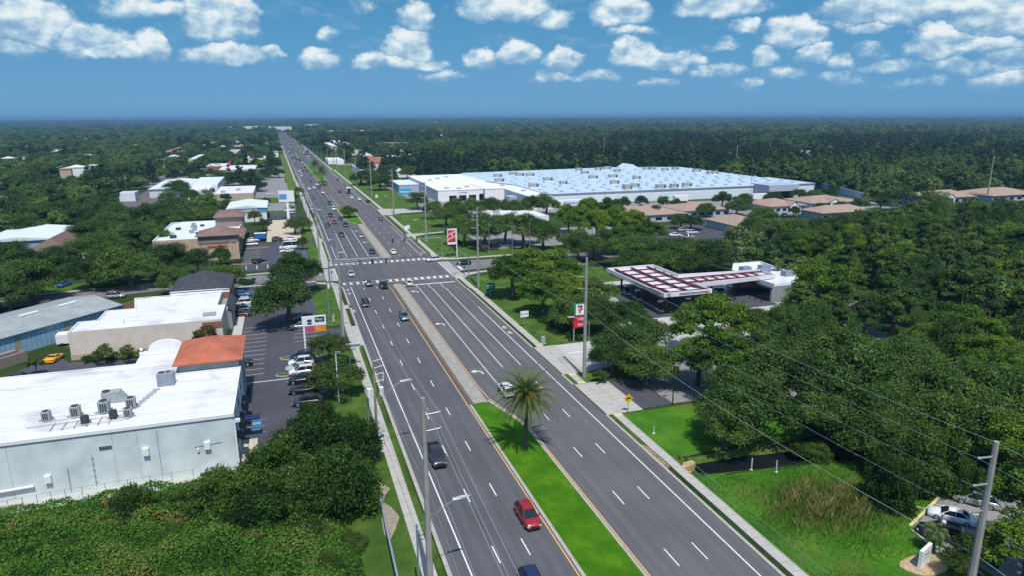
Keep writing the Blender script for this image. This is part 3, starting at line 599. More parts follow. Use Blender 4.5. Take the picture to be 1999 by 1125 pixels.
def crown(name,seed,R,z0,z1,nl,nc,s,mat,lobe=.42,shape='dome',asp=1.,flat=1.,tan=.65,droop=0.,gap=0.,con=1.25):
    rng=np.random.RandomState(seed); H=z1-z0; L=[]
    for i in range(nl):
        if shape=='dome':     # broad crown, fullest in its lower half
            t=rng.uniform(0,2*math.pi); q=rng.uniform(0,1)**.55; zf=math.sqrt(max(0,1-q*q))*rng.uniform(.35,1.)
            L.append((R*.80*q*math.cos(t),R*.80*q*math.sin(t),z0+H*(.16+.64*zf),R*lobe*rng.uniform(.55,1.15)))
        elif shape=='cone':
            f=rng.uniform(0,1)**1.2; rr=R*(1-f)**.7*rng.uniform(.35,.9); t=rng.uniform(0,2*math.pi)
            L.append((rr*math.cos(t),rr*math.sin(t),z0+H*(.08+.86*f),R*lobe*rng.uniform(.6,1.1)*(1-.45*f)))
        elif shape=='pad':    # rounded pads held high
            t=rng.uniform(0,2*math.pi); q=rng.uniform(0,1)**.5; L.append((R*.85*q*math.cos(t),R*.85*q*math.sin(t),z0+H*(.3+.62*math.sqrt(max(0,1-q*q*.92))*rng.uniform(.45,1)),R*lobe*rng.uniform(.6,1.1)))
        else:                 # bush from the ground
            t=rng.uniform(0,2*math.pi); q=rng.uniform(0,1)**.5; L.append((R*.8*q*math.cos(t),R*.8*q*math.sin(t),z0+H*rng.uniform(.1,.75)*math.sqrt(max(.05,1-q*q*.85)),R*lobe*rng.uniform(.6,1.15)))
    L=np.array(L); w=L[:,3]**2; idx=rng.choice(nl,nc,p=w/w.sum()); c=L[idx]
    d=rng.normal(size=(nc,3)); d[:,2]=d[:,2]*.9+.25; d/=np.linalg.norm(d,axis=1,keepdims=True)
    # small puffs within a lobe
    puff=rng.normal(size=(nl,40,3)); puff/=np.linalg.norm(puff,axis=2,keepdims=True); pi=rng.randint(0,40,nc); pd=puff[idx,pi]; pd[:,2]=np.abs(pd[:,2])*.8+pd[:,2]*.2
    d=d*.42+pd*.9; d/=np.linalg.norm(d,axis=1,keepdims=True)
    pr_=rng.uniform(.62,1.18,(nl,40)); rad_=c[:,3:4]*pr_[idx,pi][:,None]*(rng.uniform(.45,1.,(nc,1))**.35)*(1+.13*rng.normal(size=(nc,1)))
    P=c[:,:3]+d*rad_*np.array([1,1,flat]); P[:,2]-=droop*rng.uniform(0,1,nc)**3*H*.3
    P[:,2]=np.maximum(P[:,2],z0*.6+.05)
    Nn=d*tan+rng.normal(size=(nc,3))*(1-tan)*.9; Nn[:,2]+=.15
    lv=rng.uniform(0,1,nl); pv=rng.uniform(0,1,(nl,40)); cv=np.clip(.5+con*(.30*lv[idx]+.36*pv[idx,pi]+.34*rng.uniform(0,1,nc)-.5),0,1)
    return cards_mesh(name,P,Nn,s*rng.uniform(.6,1.35,nc),cv,mat,asp)
def limbs(seed,R,z0,z1,r0,n=5,mat='bark',lean=.06,low=.75):
    rng=random.Random(seed); mb=MB(); zb=z0+(z1-z0)*.25
    lx,ly=rng.uniform(-lean,lean)*z1,rng.uniform(-lean,lean)*z1
    mb.tube([(0,0,-.2),(lx*.3,ly*.3,zb*.5),(lx,ly,zb),(lx*1.2,ly*1.2,z0+(z1-z0)*low)],[r0*1.25,r0,r0*.8,r0*.25],8)
    for i in range(n):
        t=2*math.pi*(i+rng.uniform(0,.6))/n; a=rng.uniform(.45,.8)*R; zs=zb*rng.uniform(.65,1.05); ze=z0+(z1-z0)*rng.uniform(.35,.75)
        x,y=lx*zs/zb,ly*zs/zb; mb.tube([(x,y,zs),(x+math.cos(t)*a*.45,y+math.sin(t)*a*.45,(zs*.45+ze*.55)),(x+math.cos(t)*a,y+math.sin(t)*a,ze)],[r0*.5,r0*.3,r0*.1],5)
    me=mb.mesh('trunk',mat); return me
TP={}   # kind -> list of (trunk mesh, crown mesh, nominal height, nominal radius)
def reg(kind,tr,cr,h,r): TP.setdefault(kind,[]).append((tr,cr,h,r))
for i in range(4): reg('oak',limbs(i,5,2.2,9,.34,6),crown('crown',10+i,5.,1.7,9.2,46,21000,.155,'leaf_oak',.33),9.,4.5)
for i in range(3): reg('olive',limbs(40+i,4.5,2.4,8.6,.26,6),crown('crown',50+i,4.5,2.0,8.6,42,14000,.155,'leaf_olive',.30),8.6,4.)
for i in range(3): reg('pine',limbs(60+i,4.2,6.5,13,.3,8,'bark_pine',.02,.9),crown('crown',70+i,4.6,3.6,13.,64,19000,.145,'leaf_pine',.26,'dome',flat=.9,tan=.55,asp=1.2),13.,4.)
for i in range(3): reg('round_pine',limbs(160+i,4.6,3.5,9,.3,8,'bark_pine',.02,.85),crown('crown',170+i,5.,2.2,9.4,80,22000,.14,'leaf_pine',.22,'dome',flat=.85,tan=.5,asp=1.3),9.4,4.3)
for i in range(4): reg('wood',limbs(80+i,3.4,4,14,.28,7,'bark',.03,.85),crown('crown',90+i,3.8,2.,14.2,44,14000,.17,'leaf_wood',.30,'cone' if i%2 else 'dome'),14.2,3.3)
for i in range(2): reg('small',limbs(110+i,2,1.6,5,.1,6),crown('crown',115+i,2.1,1.5,5.1,18,1100,.22,'leaf_olive',.30),5.1,2.1)
for i in range(1): reg('rust',limbs(120+i,2.4,1.4,5,.1,6),crown('crown',125+i,2.7,1.2,5.2,22,2600,.24,'leaf_rust',.34),5.2,2.7)
for i in range(2): reg('bush',None,crown('crown',130+i,1.6,.1,1.8,12,1100,.20,'leaf_hedge',.45,'bush'),1.8,1.6)
for i in range(3): reg('bamboo',limbs(140+i,4,.8,7,.22,7),crown('crown',145+i,4.6,.2,8.,64,28000,.125,'leaf_bamboo',.28,'bush',asp=1.9,droop=.9,tan=.45),8.,4.4)
def tree(kind,x,y,h,label,group,name=None,cat='tree',r=None,v=None,z=0.):
    L=TP[kind]; tr,cr,H,R=L[random.randrange(len(L)) if v is None else v%len(L)]
    nm=name or {'oak':'oak_tree','olive':'oak_tree','pine':'pine_tree','round_pine':'pine_tree','wood':'cypress_tree','small':'small_tree','rust':'crape_myrtle','bush':'shrub','bamboo':'bushy_tree'}[kind]
    t=thing(nm,label,cat,(x,y,z),group,random.uniform(0,6.28)); s=h/H; sr=(r/R) if r else s*random.uniform(.92,1.1); t.scale=(sr,sr*random.uniform(.93,1.07),s)
    if tr is not None: link(bpy.data.objects.new('trunk',tr),t)
    link(bpy.data.objects.new('crown' if tr is not None else 'foliage',cr),t); return t
# palms
def frond_mesh(name,n,L,seed,mat='leaf_palm',up=(-.5,1.35),wid=.5,cvb=.5,droop=1.,leaf=22):
    rng=np.random.RandomState(seed); V=[];cv=[]
    for k in range(n):
        t=2*math.pi*(k*.618)+rng.uniform(-.2,.2); e=up[0]+(up[1]-up[0])*(k+.5)/n; ln=L*rng.uniform(.85,1.1); p=np.array([0,0,0.]); ang=e; st=ln/leaf
        side=np.array([-math.sin(t),math.cos(t),0])
        dry=.95 if (k<n*.12 and rng.rand()<.7) else cvb*rng.uniform(.5,1.3)
        for j in range(leaf):
            f=j/leaf; d=np.array([math.cos(t)*math.cos(ang),math.sin(t)*math.cos(ang),math.sin(ang)]); q=p+d*st
            w=wid*math.sin(math.pi*min(1,.12+.88*f)**.8)*1.15+.05
            nrm=np.cross(d,side); nrm/=np.linalg.norm(nrm)+1e-9
            for s_ in (-1,1):
                tip=p+d*st*1.6+side*s_*w*rng.uniform(.8,1.1)-np.array([0,0,w*.45])+nrm*w*.15
                V+= [p,q,tip,p+d*st*.3+(tip-p)*.55-d*.02]; cv.append(dry+rng.uniform(-.12,.12))
            p=q; ang-=droop*(.06+.10*f)*22/leaf*rng.uniform(.8,1.2)
    V=np.array(V); m=len(cv); me=bpy.data.meshes.new(name); me.vertices.add(4*m); me.vertices.foreach_set('co',V.astype(np.float32).ravel())
    me.loops.add(4*m); me.loops.foreach_set('vertex_index',np.arange(4*m,dtype=np.int32)); me.polygons.add(m); me.polygons.foreach_set('loop_start',np.arange(0,4*m,4,dtype=np.int32))
    a=me.attributes.new('cv','FLOAT','FACE'); a.data.foreach_set('value',np.clip(cv,0,1).astype(np.float32)); me.materials.append(MATS[mat]); me.update(calc_edges=True); return me
FR_date=frond_mesh('crown',84,4.3,3,up=(-.55,1.45),wid=.40,droop=.55); FR_sabal=frond_mesh('crown',34,1.7,5,up=(-.9,1.4),wid=.45,leaf=10)
def palm(x,y,h,label,kind='date',group=None,fruit=False,s=1.,z=0.):
    t=thing('palm_tree',label,'palm tree',(x,y,z),group)
    mb=MB(); r=.30 if kind=='date' else .16; n=9
    for i in range(n): za=h*i/n; zb=h*(i+1)/n; mb.cyl((0,0,za-.05 if i else -.2),(0,0,zb),r*(1.12 if i%2 else 1.0),r*(.98 if i%2 else 1.1),9)
    if kind=='date': mb.sphere((0,0,h),.55,8,sq=(1,1,.9))
    mb.mesh; o=link(bpy.data.objects.new('trunk',mb.mesh('trunk','bark_palm')),t)
    c=link(bpy.data.objects.new('crown',FR_date if kind=='date' else FR_sabal),t); c.location=(0,0,h+.1); c.scale=(s,s,s); c.rotation_euler=(0,0,random.uniform(0,6))
    if fruit:
        rng=random.Random(5)
        for a,dd in ((200,1.4),(335,1.4),(268,1.25),(25,1.2),(150,1.2)):
            f=MB(); cx,cy=math.cos(rad(a))*dd,math.sin(rad(a))*dd
            for i in range(130):
                q=Vector((rng.gauss(0,1),rng.gauss(0,1),rng.gauss(0,1))).normalized()*rng.uniform(.15,.60); f.sphere((cx+q.x,cy+q.y,h+.45+q.z*.8),.095,4)
            f.tube([(0,0,h),(cx*.6,cy*.6,h+.35),(cx,cy,h+.6)],.05,5)
            link(bpy.data.objects.new('fruit_bunch',f.mesh('fruit_bunch','orange_fruit')),t)
    return t
# ------------------------------------------------------------------ ground cover masses
def mass(name,label,cat,poly,n,hf,s,mat,asp=1.,up=.55,seed=1,group=None):
    "leaf sprays spread over a mounded surface inside poly (world points)"
    rng=np.random.RandomState(seed); P2=np.array(poly); lo=P2.min(0); hi=P2.max(0); pts=[]
    c=rng.uniform(lo,hi,(n*3,2)); x,y=c[:,0],c[:,1]; ins=np.zeros(len(c),bool); j=len(P2)-1
    for i in range(len(P2)):
        xi,yi=P2[i];xj,yj=P2[j]; cond=((yi>y)!=(yj>y))&(x<(xj-xi)*(y-yi)/((yj-yi) if yj!=yi else 1e-9)+xi); ins^=cond; j=i
    c=c[ins][:n]; x,y=c[:,0],c[:,1]; z,nx,ny,k=hf(x,y,rng)
    P=np.stack([x,y,z],1); Nn=np.stack([nx,ny,np.full(len(x),1.)],1); Nn/=np.linalg.norm(Nn,axis=1,keepdims=True); Nn=Nn*up+rng.normal(size=P.shape)*(1-up)
    return P,Nn,k,rng
def mounds(seed,amp,wl):
    rng=np.random.RandomState(seed); W=[(rng.uniform(0,6.28),2*math.pi/(wl*rng.uniform(.5,1.8)),rng.uniform(0,6.28)) for _ in range(14)]
    def f(x,y):
        h=np.zeros_like(x)
        for a,k,p in W: h+=np.abs(np.sin((x*math.cos(a)+y*math.sin(a))*k*.5+p))
        return amp*(1-(h/len(W)-.45)*2.2)
    return f
def blades(name,X,Y,Z,H,cv,mat,w=.05,lean=.5,seed=0):
    rng=np.random.RandomState(seed); n=len(X); a=rng.uniform(0,6.28,n); l=rng.uniform(.1,lean,n)*H; b=rng.uniform(0,6.28,n)
    dx,dy=np.cos(a)*l,np.sin(a)*l; wx,wy=np.cos(b)*w,np.sin(b)*w
    V=np.stack([np.stack([X-wx,Y-wy,Z],1),np.stack([X+wx,Y+wy,Z],1),np.stack([X+dx*.4+wx*.8,Y+dy*.4+wy*.8,Z+H*.6],1),np.stack([X+dx,Y+dy,Z+H],1)],1).reshape(-1,3)
    me=bpy.data.meshes.new(name); me.vertices.add(4*n); me.vertices.foreach_set('co',V.astype(np.float32).ravel()); me.loops.add(4*n); me.loops.foreach_set('vertex_index',np.arange(4*n,dtype=np.int32)); me.polygons.add(n); me.polygons.foreach_set('loop_start',np.arange(0,4*n,4,dtype=np.int32))
    at=me.attributes.new('cv','FLOAT','FACE'); at.data.foreach_set('value',np.clip(cv,0,1).astype(np.float32)); me.materials.append(MATS[mat]); me.update(calc_edges=True); return me
# vine thicket, bottom left
hfm=mounds(3,2.2,8.); hf2=mounds(9,.85,1.7)
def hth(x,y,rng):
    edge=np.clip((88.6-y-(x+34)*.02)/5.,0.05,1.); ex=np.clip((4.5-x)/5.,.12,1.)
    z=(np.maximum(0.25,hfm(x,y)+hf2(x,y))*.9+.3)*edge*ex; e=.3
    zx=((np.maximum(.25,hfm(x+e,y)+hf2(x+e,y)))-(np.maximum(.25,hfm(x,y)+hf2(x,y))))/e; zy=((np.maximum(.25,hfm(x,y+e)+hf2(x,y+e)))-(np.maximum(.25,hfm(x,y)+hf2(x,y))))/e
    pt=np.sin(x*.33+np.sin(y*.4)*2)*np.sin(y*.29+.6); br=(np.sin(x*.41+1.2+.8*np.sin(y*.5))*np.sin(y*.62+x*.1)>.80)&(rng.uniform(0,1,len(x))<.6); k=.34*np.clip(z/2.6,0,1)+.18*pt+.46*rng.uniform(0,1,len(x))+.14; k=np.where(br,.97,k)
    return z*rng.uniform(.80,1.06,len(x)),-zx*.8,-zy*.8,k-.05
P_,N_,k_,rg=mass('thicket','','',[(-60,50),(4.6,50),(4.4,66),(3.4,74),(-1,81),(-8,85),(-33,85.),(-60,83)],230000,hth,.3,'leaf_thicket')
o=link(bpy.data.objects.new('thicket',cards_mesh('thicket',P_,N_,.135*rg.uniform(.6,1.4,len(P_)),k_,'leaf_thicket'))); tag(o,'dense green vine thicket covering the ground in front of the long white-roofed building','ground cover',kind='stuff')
# reeds and rank grass in the wet field
rg=np.random.RandomState(4); n=46000; X=rg.uniform(47,82,n); Y=rg.uniform(40,66.5,n)
c=G(1612,990); q=((X-c[0])/6.8)**2+((Y-c[1])/5.6)**2; keep=(rg.uniform(0,1,n)<np.exp(-q*1.0))&(X>47.5); X=X[keep];Y=Y[keep];q=q[keep]; cl=np.sin(X*1.3)*np.sin(Y*1.7+X*.5)
H=(.5+1.25*np.exp(-q))*rg.uniform(.55,1.2,len(X))*(1+.3*cl); Zb=np.zeros(len(X)); k=.12+.36*np.exp(-q*.6)*rg.uniform(.0,1.6,len(X))+.22*cl
o=link(bpy.data.objects.new('reeds',blades('reeds',X,Y,Zb,H,k,'reed',.022,.6,3))); tag(o,'tall tan and green reeds growing in the wet grass field','reeds',kind='stuff')
n=46000; X=rg.uniform(46.8,80,n); Y=rg.uniform(40,66.4,n); dn=.22+.5*(np.sin(X*.5+2)*np.sin(Y*.6)+.3); keep=rg.uniform(0,1,n)<dn; X=X[keep];Y=Y[keep]
o=link(bpy.data.objects.new('rank_grass',blades('rank_grass',X,Y,np.zeros(len(X)),rg.uniform(.08,.30,len(X)),.55+.3*np.sin(X*.7)*np.sin(Y*.5)+rg.uniform(-.25,.25,len(X)),'blade_green',.035,.8,5))); tag(o,'rank green grass around the reeds','grass',kind='stuff')
# ------------------------------------------------------------------ vehicles (nose towards +Y, origin on the ground)
def ring(y,w,zb,zt,cr=.03):
    return [(-w*.90,y,zb),(-w*.98,y,zb+.16),(-w,y,(zb+zt)/2),(-w*.985,y,zt-.18),(-w*.93,y,zt-.05),(-w*.78,y,zt+.005),(-w*.4,y,zt+cr*.8),(0,y,zt+cr),(w*.4,y,zt+cr*.8),(w*.78,y,zt+.005),(w*.93,y,zt-.05),(w*.985,y,zt-.18),(w,y,(zb+zt)/2),(w*.98,y,zb+.16),(w*.90,y,zb)]
SPEC={ # length, half width, ground clearance, body stations (y fraction, width factor, top z), glass (front base, front top, rear top, rear base), belt, roof
 'sedan':dict(L=4.75,w=.92,zb=.2,st=[(-.5,.80,.78),(-.48,.92,.92),(-.30,1,1.0),(.0,1,.95),(.22,1,.92),(.40,.96,.82),(.48,.86,.70),(.5,.74,.58)],g=(.24,.07,-.20,-.38),belt=.92,roof=1.43,wr=.33),
 'suv':dict(L=4.65,w=.94,zb=.25,st=[(-.5,.78,.86),(-.485,.90,.99),(-.44,.97,1.05),(-.30,1,1.07),(.0,1,1.05),(.22,1,1.02),(.34,.98,.97),(.43,.92,.88),(.48,.82,.76),(.5,.70,.62)],g=(.27,.08,-.36,-.475),belt=1.03,roof=1.68,wr=.37),
 'boxy':dict(L=4.5,w=.95,zb=.38,st=[(-.5,.95,1.1),(-.49,.98,1.15),(-.2,1,1.18),(.15,.98,1.16),(.2,.90,1.14),(.45,.86,1.08),(.5,.82,1.0)],g=(.17,.12,-.46,-.485),belt=1.13,roof=1.86,wr=.42),
 'pickup':dict(L=5.75,w=1.0,zb=.35,st=[(-.5,.92,1.05),(-.49,.97,1.10),(-.16,1,1.10),(.1,1,1.12),(.22,1,1.12),(.42,.97,1.08),(.49,.90,.95),(.5,.85,.75)],g=(.25,.15,-.10,-.14),belt=1.08,roof=1.86,wr=.42),
 'van':dict(L=6.2,w=1.05,zb=.3,st=[(-.5,.97,1.3),(-.49,1,1.35),(.0,1,1.35),(.30,1,1.3),(.40,.96,1.15),(.48,.88,.95),(.5,.8,.7)],g=(.40,.26,-.47,-.485),belt=1.25,roof=2.55,wr=.38),
 'coupe':dict(L=4.5,w=.97,zb=.14,st=[(-.5,.84,.78),(-.48,.96,.92),(-.28,1.0,.95),(.0,.97,.82),(.2,1,.80),(.38,.97,.70),(.48,.86,.56),(.5,.72,.44)],g=(.20,.02,-.12,-.34),belt=.80,roof=1.19,wr=.35)}
def car_parts(kind):
    s=SPEC[kind]; L,w,zb=s['L'],s['w'],s['zb']; parts=[]
    b=MB(); b.loft([ring(f*L,w*k,zb,z) for f,k,z in s['st']],0,True,True,True)
    fb,ft,rt,rb=[q*L for q in s['g']]; bl,rf=s['belt'],s['roof']; wb,wt=w*.91,w*(.71 if kind not in('boxy','van') else .86)
    # roof skin and pillars in body colour
    rr=[[(-wt*k,y,z-.03),(-wt*k*.9,y,z+.015),(0,y,z+.035),(wt*k*.9,y,z+.015),(wt*k,y,z-.03)] for y,k,z in ((ft+.05,.93,rf-.05),(ft-.12,1.,rf),(0.5*(ft+rt),1.02,rf+.02),(rt+.1,1.,rf),(rt-.02,.95,rf-.04))]
    b.loft(rr,0,True,True,True)
    for sx in (-1,1):
        for y0,y1 in ((fb,ft),(rb,rt)): b.cyl((sx*wb,y0,bl-.03),(sx*wt*.97,y1,rf-.04),.045,.04,5)
        ym=(ft+rt)/2; b.cyl((sx*(wb+.005),ym,bl-.02),(sx*(wt+.005),ym,rf-.03),.045,.04,4)
    if kind=='pickup': # open bed
        for sx in (-1,1): b.box(*sorted((sx*w*.80,sx*w*.97)),-.49*L,-.15*L,1.08,1.26)
        b.box(-w*.9,w*.9,-.495*L,-.475*L,1.08,1.26)
    parts.append(('body',b,['BODY']))
    g=MB(); k=.985
    g.loft([[(-wb*k,fb,bl),(wb*k,fb,bl),(wb*k,rb,bl),(-wb*k,rb,bl)],[(-wt*k,ft,rf-.02),(wt*k,ft,rf-.02),(wt*k,rt,rf-.02),(-wt*k,rt,rf-.02)]],0)
    parts.append(('windows',g,['dark_glass']))
    if kind=='pickup': bd=MB(); bd.box(-w*.79,w*.79,-.474*L,-.151*L,1.10,1.125); parts.append(('cargo_bed',bd,['black_metal']))
    wr=s['wr']
    for sx in (-1,1):
        for f in (.31,-.30):
            t=MB(); x=sx*(w-.10); t.cyl((x-sx*.1,f*L,wr),(x+sx*.11,f*L,wr),wr,wr,14); t.v=[v for v in t.v]; rm=MB(); rm.cyl((x+sx*.112,f*L,wr),(x+sx*.13,f*L,wr),wr*.64,wr*.58,10); parts.append(('wheel',t,['rubber'],('rim',rm,['rim'])))
        h=MB(); z=s['st'][-2][2]-.12; h.box(*sorted((sx*w*.50,sx*w*.84)),.468*L,.497*L,z-.10,z+.05); parts.append(('headlight',h,['lamp_glass']))
        h=MB(); z=s['st'][1][2]-.15; h.box(*sorted((sx*w*.60,sx*w*.90)),-.503*L,-.475*L,z-.10,z+.06); parts.append(('tail_light',h,['tail_red']))
        h=MB(); h.box(*sorted((sx*(w-.02),sx*(w+.20))),fb-.35,fb-.22,bl-.02,bl+.13); parts.append(('mirror',h,['BODY']))
    gr=MB(); z=s['st'][-1][2]; gr.box(-w*.42,w*.42,.485*L,.503*L,z-.26,z-.06); parts.append(('grille',gr,['black_metal']))
    for y0,y1 in ((.47,.508),(-.508,-.47)): gr=MB(); gr.box(-w*.75,w*.75,y0*L,y1*L,zb+.0,zb+.13); parts.append(('bumper',gr,['black_metal']))
    if kind in('suv','boxy'):
        for sx in(-1,1): rk=MB(); rk.box(*sorted((sx*(wt-.10),sx*(wt-.05))),rt+.2,ft-.25,rf+.045,rf+.075); parts.append(('roof_rail',rk,['black_metal']))
    return parts
PAINTS=dict(white=(.74,.75,.76),silver=(.42,.44,.46),grey=(.14,.15,.16),black=(.010,.011,.013),navy=(.012,.025,.085),blue=(.03,.12,.36),steel=(.15,.21,.28),red=(.30,.012,.018),maroon=(.085,.010,.015),yellow=(.80,.36,.005),teal=(.35,.45,.46),tan=(.40,.35,.27),dgrey=(.045,.05,.055),green=(.02,.08,.05),skyblue=(.05,.30,.75))
for k,c in PAINTS.items(): paint('paint_'+k,c,.3,.35 if k in('silver','grey','steel','dgrey') else 0.)
CARS={};FAR={}
for k in SPEC:
    PR=[]; fm=MB(); mats=['BODY']
    for p_ in car_parts(k):
        PR.append((p_[0],p_[1].mesh(p_[0],[('paint_white' if q=='BODY' else q) for q in p_[2]]),p_[2][0]=='BODY',(p_[3][0],p_[3][1].mesh(p_[3][0],p_[3][2])) if len(p_)>3 else None))
        for q in ([p_]+([p_[3]] if len(p_)>3 else [])):
            if q[2][0] not in mats: mats.append(q[2][0])
            fm.add(q[1].v,q[1].f,mats.index(q[2][0]),True)
    CARS[k]=PR; FAR[k]=fm.mesh('car',[('paint_white' if q=='BODY' else q) for q in mats])
def setcol(o,col):
    o.material_slots[0].link='OBJECT'; o.material_slots[0].material=MATS['paint_'+col]
CATN={'sedan':('car','car'),'suv':('car','car'),'boxy':('car','car'),'pickup':('pickup_truck','pickup truck'),'van':('van','van'),'coupe':('sports_car','sports car')}
def car(kind,col,x,y,hd,label,group=None,far=False,z=.015,s=1.):
    "hd: compass heading of the nose in degrees, 0 = away along the boulevard"
    nm,ct=CATN[kind]
    if far:
        o=link(bpy.data.objects.new(nm,FAR[kind])); o.location=(x,y,z); o.rotation_euler=(0,0,-rad(hd)); setcol(o,col); o.scale=(s,s,s); return tag(o,label,ct,group)
    t=thing(nm,label,ct,(x,y,z),group,-rad(hd)); t.scale=(s,s,s)
    for n,me,isb,sub in CARS[kind]:
        o=link(bpy.data.objects.new(n,me),t)
        if isb: setcol(o,col)
        if sub: link(bpy.data.objects.new(sub[0],sub[1]),o)
    return t
SB='southbound vehicles on the boulevard'; NB='northbound vehicles on the boulevard'
def cp(kind,col,px,py,hd,label,group=None,far=False,lane=None,s=1.,z=0.):
    x,y=G(px,py+2,.55); x=lane+bend(y) if lane is not None else x
    return car(kind,col,x,y,hd,label,group,far,s=s)
cp('pickup','dgrey',845,890,180,'dark grey crew cab pickup in the kerb lane behind the tall left pole',SB,lane=16.3)
cp('suv','red',1032,1006,180,'glossy dark red crossover beside the bright grass median',SB,lane=23.2,s=1.02)
cp('suv','navy',1040,1142,180,'navy crossover cut off by the bottom edge of the picture',SB,lane=19.8)
cp('suv','black',706,592,180,'black crossover alone in the kerb lane just past the near crosswalk',SB,lane=16.2)
cp('suv','steel',793,617,180,'steel blue crossover hugging the yellow line of the concrete median',SB,lane=23.3)
cp('boxy','black',751,557,180,'black boxy off-roader leaving the near crosswalk beside the median nose',SB,lane=23.0)
cp('pickup','grey',717,550,180,'grey pickup crossing the near crosswalk in the middle lane',SB,lane=19.7,s=.92)
cp('sedan','teal',684,532,180,'pale silver blue sedan in the middle of the junction',SB,lane=16.2)
cp('sedan','navy',727,488,180,'navy sedan waiting first in the far left-turn lane',SB,lane=26.3)
cp('sedan','silver',701,458,180,'small silver sedan second in the far left-turn lane',SB,lane=26.2)
cp('suv','dgrey',666,456,180,'charcoal crossover between the far solid lane lines',SB,lane=19.3)
cp('suv','black',635,438,180,'black crossover in the kerb lane beyond the junction',SB,lane=15.7)
cp('sedan','red',652,431,180,'bright red sedan beyond the junction, left of the maroon one',SB,lane=19.2)
cp('suv','maroon',671,437,180,'maroon crossover near the tip of the small median island',SB,lane=23.0)
cp('sedan','dgrey',664,424,180,'charcoal sedan just behind the maroon crossover',SB,lane=22.6)
cp('suv','black',644,418,180,'black crossover behind the bright red sedan',SB,lane=19.)
cp('suv','white',651,405,180,'white crossover beside the hatched strip left of the island tree',SB,lane=22.4)
cp('suv','navy',645,394,180,'navy crossover following the white one beside the hatched strip',SB,lane=22.4)
cp('sedan','grey',610,384,180,'grey sedan alone in the kerb lane past the hatched strip',SB,lane=15.8)
cp('sedan','white',631,373,180,'white sedan nearest the brick coloured turn lane',SB,lane=22.6)
cp('sedan','navy',622,363,180,'navy sedan right behind the white hatch by the median end',SB,True,lane=22.8)
cp('sedan','white',618,357,180,'white sedan level with the end of the far grass island',SB,True,lane=22.6)
cp('suv','white',608,364,180,'white crossover in the middle southbound lane, left of a navy sedan',SB,True,lane=19.3)
cp('suv','white',600,366,180,'white crossover in the kerb lane next to another white one',SB,True,lane=15.8)
cp('sedan','grey',602,351,180,'grey sedan beside the lower half of the far grass island',SB,True,lane=20.)
cp('sedan','steel',601,338,180,'steel blue sedan beside the upper half of the far grass island',SB,True,lane=23.)
cp('van','white',583,340,180,'white van in the kerb lane beside the far grass island',SB,True,lane=15.5)
cp('sedan','black',632,358,90,'black sedan turning round the end of the far grass island under the palms',None,True)
cp('boxy','white',988,762,0,'white off-roader with a dark rear window beside the big date palm',NB)
cp('suv','white',793,550,0,'white crossover waiting first at the near stop line in the turn lane',NB,lane=30.2)
cp('sedan','white',765,489,0,'white sedan driving away just past the far crosswalk',NB,lane=33.)
cp('suv','white',846,504,262,'white crossover turning across the far crosswalk',None)
cp('suv','black',905,511,270,'black crossover waiting on the cross street behind the right-hand crosswalk',None)
cp('sedan','grey',745,424,0,'grey sedan in the kerb lane by the concrete driveway',NB,lane=39.8)
cp('sedan','white',685,383,0,'white sedan in the middle northbound lane behind a box truck',NB,True,lane=36.3)
cp('sedan','white',702,386,0,'white sedan in the kerb lane behind a box truck',NB,True,lane=39.6)
cp('sedan','black',673,371,0,'black sedan left of the box truck',NB,True,lane=33.)
cp('sedan','grey',661,348,0,'grey sedan alone in the kerb lane ahead of the box truck',NB,True,lane=39.4)
cp('sedan','dgrey',696,460,0,'',None) if False else None
# box truck
x,y=G(688,373,1.); t=thing('box_truck','white box truck seen from its dark open back, right northbound lane','truck',(36.6+0*x,y,.01)); b=MB(); b.box(-1.2,1.2,-4,1.6,1.,3.5); b.build
link(bpy.data.objects.new('cargo_box',b.mesh('cargo_box','trim_white')),t); b=MB(); b.box(-1.05,1.05,-4.03,-4.0,1.1,3.3); link(bpy.data.objects.new('rear_door',b.mesh('rear_door','black_metal')),t)
b=MB(); b.loft([[(-1.05,1.7,.6),(1.05,1.7,.6),(1.05,1.7,2.5),(-1.05,1.7,2.5)],[(-1.05,2.6,.6),(1.05,2.6,.6),(1.,2.5,2.4),(-1.,2.5,2.4)],[(-1.05,3.5,.6),(1.05,3.5,.6),(1.0,3.4,1.4),(-1.,3.4,1.4)]]); link(bpy.data.objects.new('cab',b.mesh('cab','trim_white')),t)
for sx in(-1,1):
    for yy in(-2.6,2.4): b=MB(); b.cyl((sx*.85,yy,.5),(sx*1.12,yy,.5),.5,.5,12); link(bpy.data.objects.new('wheel',b.mesh('wheel','rubber')),t)
